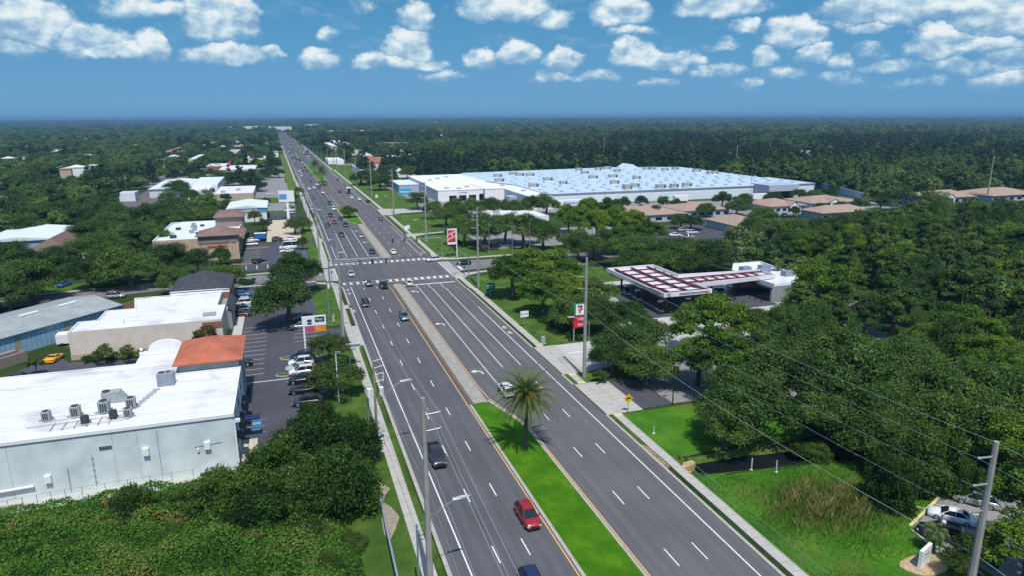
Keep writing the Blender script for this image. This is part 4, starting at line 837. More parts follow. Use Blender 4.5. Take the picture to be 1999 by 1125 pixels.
# distant traffic queue
rq=random.Random(11); cols=['white','silver','grey','black','white','navy','red','silver','black','white','dgrey','steel']
lanes_s=[15.6,19.2,22.6]; lanes_n=[33.,36.4,39.6]; used=[]
def free(x,y): 
    for a,b_ in used:
        if abs(a-x)<2.2 and abs(b_-y)<7.5: return False
    used.append((x,y)); return True
spots=[]
for y0,y1,n,ls,hd in ((560,700,7,lanes_s,180),(745,1000,24,lanes_s,180),(1000,1500,14,lanes_s,180),(600,745,5,lanes_n,0),(750,1000,26,lanes_n,0),(1000,1600,18,lanes_n,0)):
    k=0
    while k<n:
        l=rq.choice(ls); y=rq.uniform(y0,y1)
        if free(l,y): k+=1; spots.append((l+bend(y),y,hd))
for i,(x,y,hd) in enumerate(spots):
    c=rq.choice(cols); kd=rq.choice(['sedan','suv','suv','sedan','pickup','van'] if i%5==0 else ['sedan','suv'])
    side='southbound' if hd==180 else 'northbound'; zone='in the distant traffic queue' if y<1000 else 'in the faint traffic near the horizon'
    car(kd,c,x,y,hd,'distant %s vehicle heading %s %s'%(({'dgrey':'charcoal','steel':'blue grey'}).get(c,c)+' '+{'sedan':'low','suv':'tall','pickup':'pickup','van':'van'}[kd],side,zone),'distant vehicles queued along the boulevard',True,z=.04)
# ---- parked
PK='vehicles parked in the bank lot'
for kd,c,px,py,hd,lb in (
 ('sedan','blue',473,573,95,'deep blue sedan parked farthest up the row by the dark hipped roof'),('suv','white',483,590,92,'white crossover in the row beside the cream building, second from the top'),
 ('sedan','teal',470,598,92,'pale green silver sedan squeezed between white and navy cars'),('suv','navy',474,603,95,'navy crossover behind the black maroon sedan'),('sedan','maroon',470,612,95,'black maroon sedan nearest in the row beside the cream building'),
 ('boxy','black',468,709,92,'black off-roader half hidden behind the orange tiled roof'),
 ('suv','navy',594,622,265,'dark navy crossover under the big oak in the bank lot'),('sedan','silver',588,635,265,'silver sedan parked behind the tall two-post sign'),
 ('suv','navy',590,696,272,'navy crossover farthest in the row under the roadside tree'),('suv','white',588,706,272,'white crossover between navy and pale cars under the roadside tree'),
 ('sedan','teal',584,716,272,'pale teal sedan between two white crossovers'),('suv','white',590,724,272,'white crossover with its sunroof open to view, next to a black one'),('suv','black',589,741,272,'black crossover in the row under the roadside tree'),
 ('sedan','black',592,760,275,'black sedan by itself between two empty bays'),('suv','dgrey',600,783,275,'charcoal crossover half under the big bushy trees')):
    cp(kd,c,px,py,hd,lb,PK)
PS='vehicles parked in the sandwich shop lot'
for kd,c,px,py,hd,lb in (('sedan','white',493,466,90,'white sedan parked against the brown tiled tower'),('suv','white',491,474,90,'white crossover parked just in front of another white car'),
 ('sedan','black',507,507,60,'black sedan leaving past the planted kerb of the shop lot'),('suv','maroon',543,465,85,'maroon crossover parked at the far edge of the shop lot'),
 ('sedan','white',565,464,270,'white sedan farthest in the roadside row of the shop lot'),('sedan','white',566,470,270,'white sedan second in the roadside row of the shop lot'),
 ('sedan','white',560,487,272,'white sedan half hidden by the oak in the shop lot')): cp(kd,c,px,py,hd,lb,PS)
x,y=G(566,492,0); 
cp('van','white',566,481,270,'big white camper van in the roadside row of the shop lot',PS,s=1.15)
for kd,c,px,py,hd,lb in (('sedan','black',566,402,270,'black sedan by the white pylon sign'),('sedan','white',565,408,270,'white sedan just below the black one by the pylon sign'),('sedan','steel',569,413,270,'blue sedan nearest in the short row by the pylon sign'),
 ('sedan','white',528,376,80,'white sedan on the dark lot behind the blue-striped building'),('boxy','maroon',527,431,180,'dark red off-roader at the corner of the blue-striped building')): cp(kd,c,px,py,hd,lb,'vehicles around the blue-striped building',True)
cp('coupe','yellow',106,697,12,'bright yellow sports car parked on the concrete yard beside the metal warehouse')
cp('suv','silver',225,577,95,'silver crossover driving along the cross street behind the metal warehouse')
cp('sedan','dgrey',38,737,100,'dark sedan half hidden behind the long white roof at the left edge')
cp('sedan','blue',126,552,20,'blue sedan in the shade under the oaks across the cross street',None)
PO='vehicles parked at the tan-roofed offices'
for kd,c,px,py,hd,lb in (('sedan','white',1318,456,100,'white sedan nearest in the office lot'),('pickup','silver',1341,460,100,'silver pickup behind the white sedan in the office lot'),('suv','white',1351,451,100,'white crossover up the row from the silver pickup'),
 ('suv','silver',1334,446,100,'silver crossover farthest up the office row'),('sedan','black',1410,434,60,'black sedan beside the office with the gabled porch'),('sedan','black',1433,485,95,'black sedan on the pale drive behind the oaks'),
 ('suv','navy',1531,418,20,'blue grey crossover beside the distant gabled office'),('sedan','white',1580,416,90,'white sedan by the distant gabled office'),('pickup','navy',1764,392,90,'navy pickup by the far right offices')): cp(kd,c,px,py,hd,lb,PO,True)
cp('pickup','skyblue',1402,570,100,'bright blue truck under the fuel canopy near the store',None); cp('pickup','black',1412,581,100,'black pickup beside the bright blue truck under the canopy',None)
cp('suv','black',893,471,80,'black crossover in the shade behind the red and white striped sign',None,True); cp('suv','black',968,477,90,'black crossover under the oaks in front of the white flat roof',None,True); cp('suv','black',1030,478,90,'dark crossover two trees along in front of the white flat roof',None,True)
cp('suv','black',1586,775,130,'dark crossover in the tree shade above the ditch',None)
cp('suv','white',1200,487,60,'white crossover glimpsed on the pale lot behind the oaks',None,True)
cp('sedan','white',1858,1006,320,'white sedan with a black sunroof in the lower right lot')
cp('suv','black',1838,1040,320,'black crossover nearest the lamp post in the lower right lot')
cp('suv','silver',1905,975,320,'silver crossover behind the white sunroof sedan')
cp('suv','teal',1936,958,320,'pale crossover half hidden behind the thick right-hand pole')
cp('suv','dgrey',1868,690,100,'dark crossover in the clearing among the right-hand oaks',None)
# ------------------------------------------------------------------ buildings
def part(name,mats,parent,fn,**k):
    b=MB(); fn(b); return b.build(name,mats,parent,**k)
def flatroof(name,label,poly,h,wall,roof,par=.35,cat='building',group=None,inset=.3):
    "walls with a parapet round a flat roof"
    x0=min(p[0] for p in poly); y0=min(p[1] for p in poly); t=thing(name,label,cat,(x0,y0,0),group)
    a=sum(poly[i][0]*poly[(i+1)%len(poly)][1]-poly[(i+1)%len(poly)][0]*poly[i][1] for i in range(len(poly)))
    if a<0: poly=poly[::-1]
    n=len(poly); b=MB(); IN=[]
    for i in range(n):
        p=Vector(poly[i]);q=Vector(poly[(i+1)%n]);r=Vector(poly[i-1]); d1=(p-r).normalized(); d2=(q-p).normalized(); n1=Vector((-d1.y,d1.x)); n2=Vector((-d2.y,d2.x)); bi=(n1+n2); bi=bi/max(.3,bi.dot(n1)); IN.append(tuple(p+bi*inset))
    vs=[(x,y,-.1) for x,y in poly]+[(x,y,h) for x,y in poly]+[(x,y,h) for x,y in IN]+[(x,y,h-par) for x,y in IN]
    fs=[]
    for i in range(n):
        j=(i+1)%n; fs+= [(i,j,n+j,n+i)]
    b.add(vs,fs,0); c=MB(); fs=[]
    for i in range(n):
        j=(i+1)%n; fs+=[(n+i,n+j,2*n+j,2*n+i),(2*n+i,2*n+j,3*n+j,3*n+i)]
    c.add(vs,fs,0); r=MB(); r.add([(x,y,h-par) for x,y in IN],[tuple(range(n))],0)
    b.build('wall',wall,t); c.build('parapet',roof if isinstance(roof,str) and 'white' in roof else 'trim_white',t); r.build('roof',roof,t); return t
def R4(x0,x1,y0,y1): return [(x0,y0),(x1,y0),(x1,y1),(x0,y1)]
def rtu(parent,x,y,z,w=2.,d=1.6,h=1.2,mat='ac_grey',name='rooftop_unit'):
    b=MB(); b.box(x-w/2,x+w/2,y-d/2,y+d/2,z,z+h); b.cyl((x-w*.22,y,z+h),(x-w*.22,y,z+h+.12),d*.28,d*.28,10); b.cyl((x+w*.22,y,z+h),(x+w*.22,y,z+h+.12),d*.28,d*.28,10); return b.build(name,mat,parent)
# --- long white-roofed building, lower left
WB=flatroof('commercial_building','long building with a bright white roof, grey side wall and orange tiled tower',[(-62,88.9),(-8.9,88.9),(-8.9,107.),(-17.6,107.),(-17.6,113.6),(-62,113.6)],7.75,'stucco_grey','roof_white',.28)
part('tower',['stucco_dark'],WB,lambda b:b.box(-17.4,-9.,107.1,118,-.1,8.9))
part('tower_roof',['tile_orange'],WB,lambda b:(b.hip(-17.6,-8.9,106.9,118.2,9.15,1.9,.55)))
part('eaves',['trim_white'],WB,lambda b:b.box(-17.9,-8.6,106.6,118.5,8.9,8.968))
def _arch(b):
    pts=[]; c=(-20.2,7.6); prof=[(-24.6,7.5),(-24.6,8.1),(-23.4,8.1),(-23.2,8.5)]+[(-20.6+2.6*math.cos(math.pi-math.pi*i/10),8.5+1.35*math.sin(math.pi-math.pi*i/10)) for i in range(11)]+[(-17.6,8.6),(-17.6,7.5)]
    n=len(prof); y0,y1=118.,118.5; vs=[(x,y0,z) for x,z in prof]+[(x,y1,z) for x,z in prof]; b.add(vs,[tuple(range(n))[::-1],tuple(range(n,2*n))]+[(i,(i+1)%n,n+(i+1)%n,n+i) for i in range(n)])
    b.sphere((-24.3,118.2,8.5),.28,8)
part('curved_parapet','trim_white',WB,_arch)
part('porch_roof',['roof_white'],WB,lambda b:b.box(-24.6,-17.62,113.7,118.,-.1,7.46))
part('cornice','trim_white',WB,lambda b:(b.box(-62,-8.75,88.72,88.897,7.35,7.78),b.box(-8.897,-8.75,88.9,107,7.35,7.78)))
for x,z,w in ((-30.6,1.9,.35),(-19.7,3.7,.32),(-28.,0,.3)):
    if z: part('electric_box','trim_white',WB,lambda b:b.box(x,x+.7,88.45,88.89,z,z+.95))
part('electric_box','trim_white',WB,lambda b:b.box(-12.6,-11.9,88.45,88.89,3.4,4.4))
part('wall_duct','trim_white',WB,lambda b:b.tube([(-36.,88.6,1.6),(-31.8,88.6,1.75)],.17,8))
part('vent_louvre','galv',WB,lambda b:(b.box(-24.4,-23.0,88.8,88.89,5.2,5.62),))
part('vent_slats','ac_dark',WB,lambda b:[b.box(-24.32+i*.33,-24.1+i*.33,88.76,88.798,5.26,5.54) for i in range(4)])
part('wall_conduit','ac_grey',WB,lambda b:(b.cyl((-25.3,88.8,.5),(-25.3,88.8,4.6),.035),b.cyl((-28.1,88.8,.3),(-28.1,88.8,3.4),.05),b.cyl((-17.9,88.83,.3),(-17.9,88.83,6.9),.03),b.cyl((-13.8,88.8,3.9),(-10.5,88.8,4.1),.03),*[b.box(-25.42,-25.18,88.78,88.86,1.+i*.8,1.08+i*.8) for i in range(5)]))
part('downspout','trim_white',WB,lambda b:b.tube([(-13.4,88.75,3.2),(-13.4,88.75,3.6)],.14,8))
part('control_joints','stucco_dark',WB,lambda b:[b.box(x,x+.03,88.885,88.898,.3,7.3) for x in (-22.9,-20.2,-34)])
for y in (91.,94.2,97.4,100.6,103.8):
    part('window','dark_glass',WB,lambda b:b.box(-8.895,-8.83,y,y+1.9,.9,2.8)); part('awning','black_metal',WB,lambda b:b.add([(-8.89,y-.2,3.5),(-8.89,y+2.1,3.5),(-7.9,y+2.1,2.9),(-7.9,y-.2,2.9),(-7.9,y-.2,2.7),(-7.9,y+2.1,2.7)],[(0,3,2,1),(3,4,5,2),(0,1,2,3)]))
    part('upper_window','dark_glass',WB,lambda b:b.box(-8.895,-8.84,y+.2,y+1.5,5.,5.9))
part('entrance_canopy','navy',WB,lambda b:b.box(-8.6,-6.2,97.2,98.6,2.9,3.1))
part('pilaster','trim_white',WB,lambda b:[b.box(-8.89,-8.7,yy,yy+.35,0,7.34) for yy in (89.,93.3,99.8,106.6)])
part('wall_lamp','trim_white',WB,lambda b:(b.box(-8.74,-8.1,89.2,89.6,6.3,6.7)))
GU='air conditioning units on the long white roof'
def acu(px,py,s,label,mat='ac_grey'):
    x,y=G(px,py,7.5); t=thing('condenser_unit',label,'air conditioner',(x,y,7.47),GU)
    b=MB(); b.box(x-s*.9,x+s*.9,y-s*.12,y+s*.12,7.47,7.62); b.box(x-s*.12,x+s*.12,y-s*.7,y+s*.7,7.47,7.62); b.build('stand','galv',t)
    b=MB(); b.prism([(x-s/2,y-s*.35),(x-s*.35,y-s/2),(x+s*.35,y-s/2),(x+s/2,y-s*.35),(x+s/2,y+s*.35),(x+s*.35,y+s/2),(x-s*.35,y+s/2),(x-s/2,y+s*.35)],7.62,7.62+s*1.15); b.build('casing',mat,t)
    b=MB(); b.cyl((x,y,7.62+s*1.15),(x,y,7.62+s*1.23),s*.36,s*.36,12); b.build('fan_guard','ac_dark',t)
    b=MB(); 
    for i in (-1,0,1): b.box(x+i*s*.22-s*.08,x+i*s*.22+s*.08,y-s/2-.012,y-s/2+.01,7.75,7.62+s*1.0)
    b.build('coil','ac_dark',t); return t
acu(92,822,1.0,'pale condenser standing alone at the left end of the roof cluster'); acu(149,814,1.15,'condenser second from the left in the roof cluster'); acu(205,806,1.3,'large condenser in the middle of the roof cluster, in front of the ducted unit')
acu(257,797,1.15,'condenser at the upper right of the roof cluster'); acu(251,815,.95,'pale condenser at the lower right of the roof cluster'); acu(167,829,.85,'small dark condenser at the lower left of the roof cluster','ac_dark'); acu(222,818,.85,'small dark condenser between the pale ones','ac_dark')
x,y=G(218,785,7.5); t=thing('air_handler','grey air handler with a sloping duct behind the roof condensers','air conditioner',(x,y,7.47),GU)
part('casing','ac_grey',t,lambda b:b.box(x-1.,x+1.2,y-.7,y+.7,7.47,9.)); part('duct','ac_grey',t,lambda b:b.add([(x+1.21,y-.7,7.5),(x+1.21,y+.7,7.5),(x+1.21,y+.7,8.9),(x+1.21,y-.7,8.9),(x+2.2,y-.7,7.5),(x+2.2,y+.7,7.5)],[(0,1,2,3),(3,2,5,4),(0,3,4),(1,5,2),(0,4,5,1)])); part('fan','ac_dark',t,lambda b:b.cyl((x-.5,y,9.),(x-.5,y,9.12),.5,.5,12))
x,y=G(326,753,7.5); t=thing('rooftop_unit','blue grey rooftop unit by itself on the white roof near the tiled tower','air conditioner',(x,y,7.47),GU)
part('casing','ac_blue',t,lambda b:b.box(x-1.1,x+1.1,y-.8,y+.8,7.6,9.4)); part('fan','ac_dark',t,lambda b:(b.cyl((x-.55,y+.2,9.4),(x-.55,y+.2,9.5),.4,.4,12),b.cyl((x+.3,y+.35,9.4),(x+.3,y+.35,9.5),.3,.3,12))); part('kerb_base','trim_white',t,lambda b:b.box(x-1.3,x+1.3,y-1.,y+1.,7.47,7.598))
b=MB(); 
for i in range(12): p=G(290-i*.3-i*1.,752+i*5,7.5)
for i in range(7): q=(-19.7-i*.28,101.6-i*.95); b.box(q[0]-.45,q[0]+.45,q[1]-.4,q[1]+.4,7.475,7.51)
b.build('walk_pads','ac_grey',WB)
b=MB(); b.tube([(-33,92.9,7.65),(-21,93.5,7.65)],.05,5); b.tube([(-29,91.2,7.7),(-21.5,91.9,7.7)],.05,5); b.tube([(-31,94.2,7.6),(-22,95.,7.6)],.05,5)
for xx in (-30,-28.7,-27.4,-26,-24.8,-23.6): b.box(xx,xx+.08,91.,93.5,7.47,7.62)
b.build('roof_piping','galv',WB)
# --- cream building with the dark hipped front
CB=flatroof('bank_building','cream building with a stepped white flat roof and dark hipped roof at its far end',[(-41.4,143.3),(-14.4,143.3),(-14.4,155),(-16.,155),(-16.,167.6),(-34.3,167.6),(-32.6,158.),(-38.,158.),(-38.,150.6),(-41.4,150.6)],5.6,'stucco_cream','roof_white2',.25)
part('hip_roof','shingle_dark',CB,lambda b:b.hip(-26.8,-14.6,168.1,184,6.1,3.,.5)); part('hip_wall','brick',CB,lambda b:b.box(-26.8,-14.6,167.7,184,-.1,5.9)); part('fascia','trim_white',CB,lambda b:b.box(-27.,-14.4,167.62,167.69,5.3,6.3))
part('front_roof','shingle_dark',CB,lambda b:b.add([(-14.35,154.6,5.4),(-14.35,166.5,5.4),(-12.9,166.5,4.),(-12.9,154.6,4.)],[(0,3,2,1)])); part('front_wall','stucco_dark',CB,lambda b:b.box(-15.98,-13.4,155.02,167.4,-.1,3.9))
part('arched_window','glass_blue',CB,lambda b:(b.box(-14.38,-14.3,146.5,148.2,.9,3.6),b.box(-14.38,-14.3,150.,151.7,.9,3.6))); part('brick_band','brick',CB,lambda b:b.box(-18.,-14.38,143.2,143.29,3.9,5.2)); part('base_band','stucco_tan',CB,lambda b:b.box(-41.45,-14.36,143.2,143.28,0,1.1))
part('rooftop_unit','ac_grey',CB,lambda b:b.box(-18.2,-15.8,147,148.6,5.36,5.9)); part('vent_pipe','galv',CB,lambda b:b.cyl((-32.5,147,5.3),(-32.5,147,6.3),.06))
# --- grey metal warehouse, far left: low gable running away to the left
A=[(-75.,118.,4.),(-54.2,148.7,4.),(-37.,168.7,4.)]; t=thing('warehouse','grey metal warehouse with a low pitched roof and ribbed blue wall','building',(-54.2,148.7,0))
e0,e1=Vector((-71.4,128.7,4.)),Vector((-37.,168.7,4.)); d=(e1-e0).normalized(); n=Vector((-d.y,d.x,0)); r0,r1=e0+n*9+Vector((0,0,1.4)),e1+n*9+Vector((0,0,1.4)); b0,b1=e0+n*18,e1+n*18
part('roof','metal_roof_grey',t,lambda b:b.add([e0-n*.25-Vector((0,0,.03)),e1-n*.25-Vector((0,0,.03)),r1,r0,b0,b1],[(0,1,2,3),(3,2,5,4)]))
g=lambda v,z=-.1:(v.x,v.y,z)
part('wall','metal_wall_blue',t,lambda b:b.add([g(e0),g(e1),tuple(e1),tuple(e0)],[(0,1,2,3)])); part('gable_wall','metal_wall_slate',t,lambda b:b.add([g(e1),g(b1),tuple(b1),tuple(r1),tuple(e1)],[(0,1,2,3,4)])); part('gable_wall','metal_wall_slate',t,lambda b:b.add([g(e0),g(b0),tuple(b0),tuple(r0),tuple(e0)],[(0,4,3,2,1)])); part('rear_wall','metal_wall_slate',t,lambda b:b.add([g(b0),g(b1),tuple(b1),tuple(b0)],[(0,3,2,1)]))
for k in (.33,.52,.70,.86):
    c=e0.lerp(e1,k)+n*7.5+Vector((0,0,1.22)); part('ridge_skylight','trim_white',t,lambda b:b.add([c-d*1.9-n*.25,c+d*1.9-n*.25,c+d*1.9+n*.25+Vector((0,0,.05)),c-d*1.9+n*.25+Vector((0,0,.05)),c-d*1.9-n*.25+Vector((0,0,.25)),c+d*1.9-n*.25+Vector((0,0,.25)),c+d*1.9+n*.25+Vector((0,0,.3)),c-d*1.9+n*.25+Vector((0,0,.3))],[(4,5,6,7),(0,1,5,4),(1,2,6,5),(2,3,7,6),(3,0,4,7)]))
part('gutter','metal_wall_slate',t,lambda b:b.cyl(tuple(e0-n*.3),tuple(e1-n*.3),.14,.14,6)); part('yellow_panel',M('panel_yellow',(.36,.34,.14),.7),t,lambda b:[b.add([g(e0.lerp(e1,k)-n*.03,.1),g(e0.lerp(e1,k)+d*.8-n*.03,.1),g(e0.lerp(e1,k)+d*.8-n*.03,3.6),g(e0.lerp(e1,k)-n*.03,3.6)],[(0,1,2,3)]) for k in (.55,.74)])
# --- sandwich shop row
SH=flatroof('shop_row','shop row with brown tiled corner towers and a pale cluttered flat roof',R4(-43,-17.2,247,291),6.,'stucco_tan','metal_roof_white',.7)
part('shop_front','stucco_tan',SH,lambda b:b.box(-28.2,-16.4,238.4,246.98,-.1,7.2)); part('upper_band','stucco_brown',SH,lambda b:b.box(-28.3,-16.3,238.2,246.97,5.6,7.9)); part('tower_roof','tile_brown',SH,lambda b:b.hip(-28.2,-16.4,238.3,250,8.1,2.2,.8))
part('tower','stucco_brown',SH,lambda b:b.box(-26.,-16.4,276,289,5,8.9)); part('tower_roof','tile_brown',SH,lambda b:b.hip(-26.,-16.2,275.8,289.2,9.1,2.,.7))
part('corner_column','stucco_tan',SH,lambda b:[b.box(-16.9,-16.1,yy,yy+.8,0,5.5) for yy in (237.9,247,256,265)]+[b.box(-19,-18.2,237.8,238.38,0,5.4)])
part('shop_window','dark_glass',SH,lambda b:[b.box(-16.38,-16.3,239.5,246,.5,3.4),b.box(-17.19,-17.1,249,289,.5,3.4),b.box(-21.5,-19.4,238.3,238.39,.3,3.5)])
part('arcade_roof','tile_brown',SH,lambda b:b.add([(-17.2,250.5,5.4),(-17.2,275.6,5.4),(-15.2,275.6,4.4),(-15.2,250.5,4.4)],[(0,3,2,1)]))
text_mb("Jersey Mike's",1.15,'sign_red',SH,(-22.6,238.15,4.7),(rad(90),0,0),'sign_lettering',.02,.05)
rr=random.Random(2)
for i in range(11): rtu(SH,-39+rr.uniform(0,14),252+i*3.2,5.3,rr.uniform(1.2,2.2),1.3,rr.uniform(.6,1.2),'ac_dark' if i%2 else 'ac_blue')
# --- blue striped gable building
t=thing('paint_shop','pale building with a shallow white metal roof and bright blue lettered band','building',(-25.2,325,0)); BS=t
part('wall','lap_white',t,lambda b:(b.box(-25.2,-9.,325.,352,-.1,6.2))); part('gable','lap_white',t,lambda b:b.add([(-25.2,324.98,6.2),(-9,324.98,6.2),(-17.1,324.98,7.35)],[(0,1,2)]))
part('roof','metal_roof_white',t,lambda b:b.hip(-25.2,-9,325,352,6.25,1.15,.5,gable=True,axis='y')); part('blue_band','blue_paint',t,lambda b:(b.box(-25.25,-8.95,324.85,324.97,4.2,6.1),b.box(-8.99,-8.9,325.,352,4.2,6.1)))
text_mb('GOODSTAR',1.35,'sign_white',t,(-16.9,324.8,5.15),(rad(90),0,0),'sign_lettering',.05,.05,sx=1.15)
part('side_door','dark_glass',t,lambda b:[b.box(-8.99,-8.88,y,y+3,.1,3.4) for y in (328,334,340)])
t=thing('parcel_van','deep blue box van behind the shop row sign','van',(-9.8,272,0)); part('body','navy',t,lambda b:b.loft([[(-12.6,270.6,.5),(-8.4,270.6,.5),(-8.4,272.8,.5),(-12.6,272.8,.5)],[(-12.6,270.6,2.9),(-8.4,270.6,2.9),(-8.4,272.8,2.9),(-12.6,272.8,2.9)]])); part('roof','trim_white',t,lambda b:b.box(-12.6,-8.4,270.6,272.8,2.902,3.0)); part('side_panel','sign_blue',t,lambda b:b.box(-12.4,-8.6,270.55,270.598,1.1,2.7)); part('wheel','rubber',t,lambda b:(b.cyl((-11.8,270.6,.42),(-11.8,270.9,.42),.42),b.cyl((-9.,270.6,.42),(-9.,270.9,.42),.42)))
# --- generic far buildings from roof corners
def bld(name,label,fl,fr,bk,h,wall,roof,hipr=None,group=None,gable=False,nw=0,units=0,par=.3):
    x0,y0=G(*fl,h); x1,y1b=G(*fr,h); yb=G(*bk,h)[1]; y0=(y0+y1b)/2 if abs(y0-y1b)<25 else min(y0,y1b)
    if yb-y0<6: yb=y0+6
    if hipr is None: t=flatroof(name,label,R4(x0,x1,y0,yb),h,wall,roof,par,group=group)
    else:
        t=thing(name,label,'building',(x0,y0,0),group); part('wall',wall,t,lambda b:b.box(x0+.5,x1-.5,y0+.5,yb-.5,-.1,h-.2)); part('roof',roof,t,lambda b:b.hip(x0+.5,x1-.5,y0+.5,yb-.5,h,hipr,.6,gable=gable))
    for i in range(nw):
        a=x0+(x1-x0)*(i+.5)/nw; w=(x1-x0)/nw*.28; part('window','dark_glass',t,lambda b:b.box(a-w,a+w,y0+.40 if hipr is not None else y0-.06,y0+.49 if hipr is not None else y0-.005,h*.25,h*.62))
    for i in range(units): rtu(t,x0+(x1-x0)*(.2+.6*((i*.618)%1)),y0+(yb-y0)*(.2+.6*((i*.381)%1)),h-par,2.4,1.8,1.1)
    return t
x0,y0=G(-30,486,5); 
t=bld('long_shed','long pale blue roofed shed among the oaks at the left edge',(-60,478),(122,461),(135,441),4.,'metal_wall_blue','metal_roof_white',1.2,gable=True)
bld('brown_roofed_house','small building with a brown hipped roof in front of the pale shed',(45,492),(135,488),(90,462),4.,'stucco_tan','shingle_brown',3.2)
bld('white_workshop','white metal workshop beside the far side street, partly behind an oak',(287,370),(365,366),(340,350),5.,'metal_wall_white','metal_roof_white',1.,gable=True)
bld('white_garage','white garage with one wide open bay behind the oaks',(365,372),(407,370),(418,359),5.,'metal_wall_white','roof_white2',None); x,y=G(372,385,0)
bld('flat_roofed_store','pale store with a small pink corner behind the white garage',(368,362),(425,358),(410,345),6.,'stucco_white','metal_roof_white',None,nw=2)
bld('low_white_building','low building with a brilliant white roof beside the dark lot',(418,377),(494,377),(510,361),4.,'stucco_tan','roof_white2',None,units=2)
bld('tan_restaurant','tan flat roofed restaurant with three small trees in front',(426,331),(498,329),(500,321),5.,'stucco_tan','roof_white2',None,units=1,nw=4)
t=bld('red_brick_restaurant','red brick restaurant behind the tan one',(402,324),(440,323),(442,318),5.,'brick','roof_white2',None,units=3)
part('chimney','sign_red',t,lambda b:b.box(t.location.x+18,t.location.x+20,t.location.y+1,t.location.y+3,5,8.5))
x,y=G(503,322,0); t=thing('fast_food_restaurant','small red brick diner with tall white side panels and a dark roof','building',(x-7,y,0)); part('wall','brick',t,lambda b:b.box(x-7,x+6,y,y+14,-.1,5)); part('side_panel','trim_white',t,lambda b:(b.box(x-9,x-7.02,y-.5,y+18,-.1,8),b.box(x+6.02,x+8,y-.5,y+18,-.1,8),b.box(x-7,x+6,y-.2,y-.02,5,6.8))); part('roof','shingle_dark',t,lambda b:b.box(x-6.98,x+5.98,y-.1,y+16,5.02,7.2))
OF='tan-roofed offices behind the oaks'
for lb,fl,fr,bk,h,hr in (('office with a long tan hipped roof, nearest the big store',(1208,423),(1342,415),(1300,402),3.2,2.6),('office with a tan roof and white corner entrance',(1325,410),(1434,408),(1390,396),3.2,2.4),
  ('office with a tan roof and tall gabled windows at the head of the parking lot',(1420,437),(1520,440),(1490,420),3.2,2.8),('farther tan-roofed office with a small white gable',(1486,400),(1594,402),(1550,388),3.2,2.6),
  ('tan-roofed office behind the gabled one, beside the long wall',(1588,397),(1668,391),(1640,382),3.2,2.4),('tan hipped roof just showing over the pine tops',(1618,418),(1692,408),(1670,402),3.2,2.4),
  ('left of the two far right offices with tan hipped roofs',(1800,385),(1925,384),(1880,374),3.2,3.),('rightmost tan-roofed office beside the leaning pole',(1930,381),(2040,378),(1985,367),3.2,3.)):
    t=bld('office_building',lb,fl,fr,bk,h,'lap_grey','shingle_tan',hr,OF,nw=6)
    if 'gable' in lb or 'far right' in lb:
        cx=t.location.x+14; cy=t.location.y
        part('gable_porch','trim_white',t,lambda b:b.add([(cx-2.6,cy-.6,0),(cx+2.6,cy-.6,0),(cx+2.6,cy-.6,3.2),(cx,cy-.6,5.),(cx-2.6,cy-.6,3.2),(cx+2.6,cy+6,3.2),(cx,cy+6,5.),(cx-2.6,cy+6,3.2)],[(0,1,2,3,4)])); part('porch_roof','shingle_tan',t,lambda b:b.add([(cx-2.9,cy-.9,3.1),(cx,cy-.9,5.15),(cx,cy+6.5,5.15),(cx-2.9,cy+6.5,3.1),(cx+2.9,cy-.9,3.1),(cx+2.9,cy+6.5,3.1)],[(0,1,2,3),(1,4,5,2)])); part('porch_window','glass_blue',t,lambda b:b.box(cx-1.5,cx+1.5,cy-.68,cy-.61,.2,3.))
bld('flat_white_store','store with a white flat roof behind the oaks in front of the giant store',(950,426),(1072,420),(1060,404),4.,'stucco_white','roof_white2',None,units=3)
t=bld('corner_store','flat white roofed corner store with a copper coloured front, far right of the road',(705,333),(742,333),(738,320),5.,'stucco_white','roof_white2',None)
bld('small_white_store','small white roofed store between trees right of the road',(774,333),(793,333),(790,322),5.,'stucco_white','roof_white2',None)
bld('strip_mall','long low strip of shops with a pale roof and pink front',(728,306),(793,305),(790,302),5.,'stucco_tan','roof_white2',None)
bld('brown_roofed_restaurant','restaurant with a brown tiled roof before the strip mall',(724,317),(754,315),(745,306),4.,'stucco_cream','roof_rust',2.5)
bld('orange_fronted_shop','shop with an orange wall and white roof beside the road',(694,305),(706,304),(716,298),6.,'roof_rust','roof_white2',None)
bld('white_roofed_block','bright white roofed block behind the orange-fronted shop',(706,302),(725,301),(724,297),5.,'stucco_white','roof_white2',None)
bld('low_teal_roof_shop','shop with a pale teal canopy beside the road lots',(640,312),(672,312),(668,306),4.,'stucco_white','metal_roof_white',None)
bld('tan_hotel','tan multi-storey block half behind trees, far right of the road',(645,284),(658,284),(664,277),11.,'stucco_tan','roof_white2',None,nw=5)
bld('white_warehouse_block','wide white block behind the tan hotel',(658,280),(682,279),(680,273),8.,'stucco_white','roof_white2',None)
bld('orange_tiled_house','house with an orange tiled roof among the far left trees',(319,296),(334,296),(330,289),5.,'stucco_cream','roof_rust',2.)
bld('yellow_tower_house','tall yellow building left of the road among trees',(368,310),(380,310),(380,301),8.,M('stucco_yellow',(.62,.47,.24),.9),'roof_white2',None,nw=2)
bld('beige_block','beige block with stepped roofs left of the road',(440,298),(462,297),(462,291),6.,'stucco_cream','stucco_tan',None,nw=3)
k=0
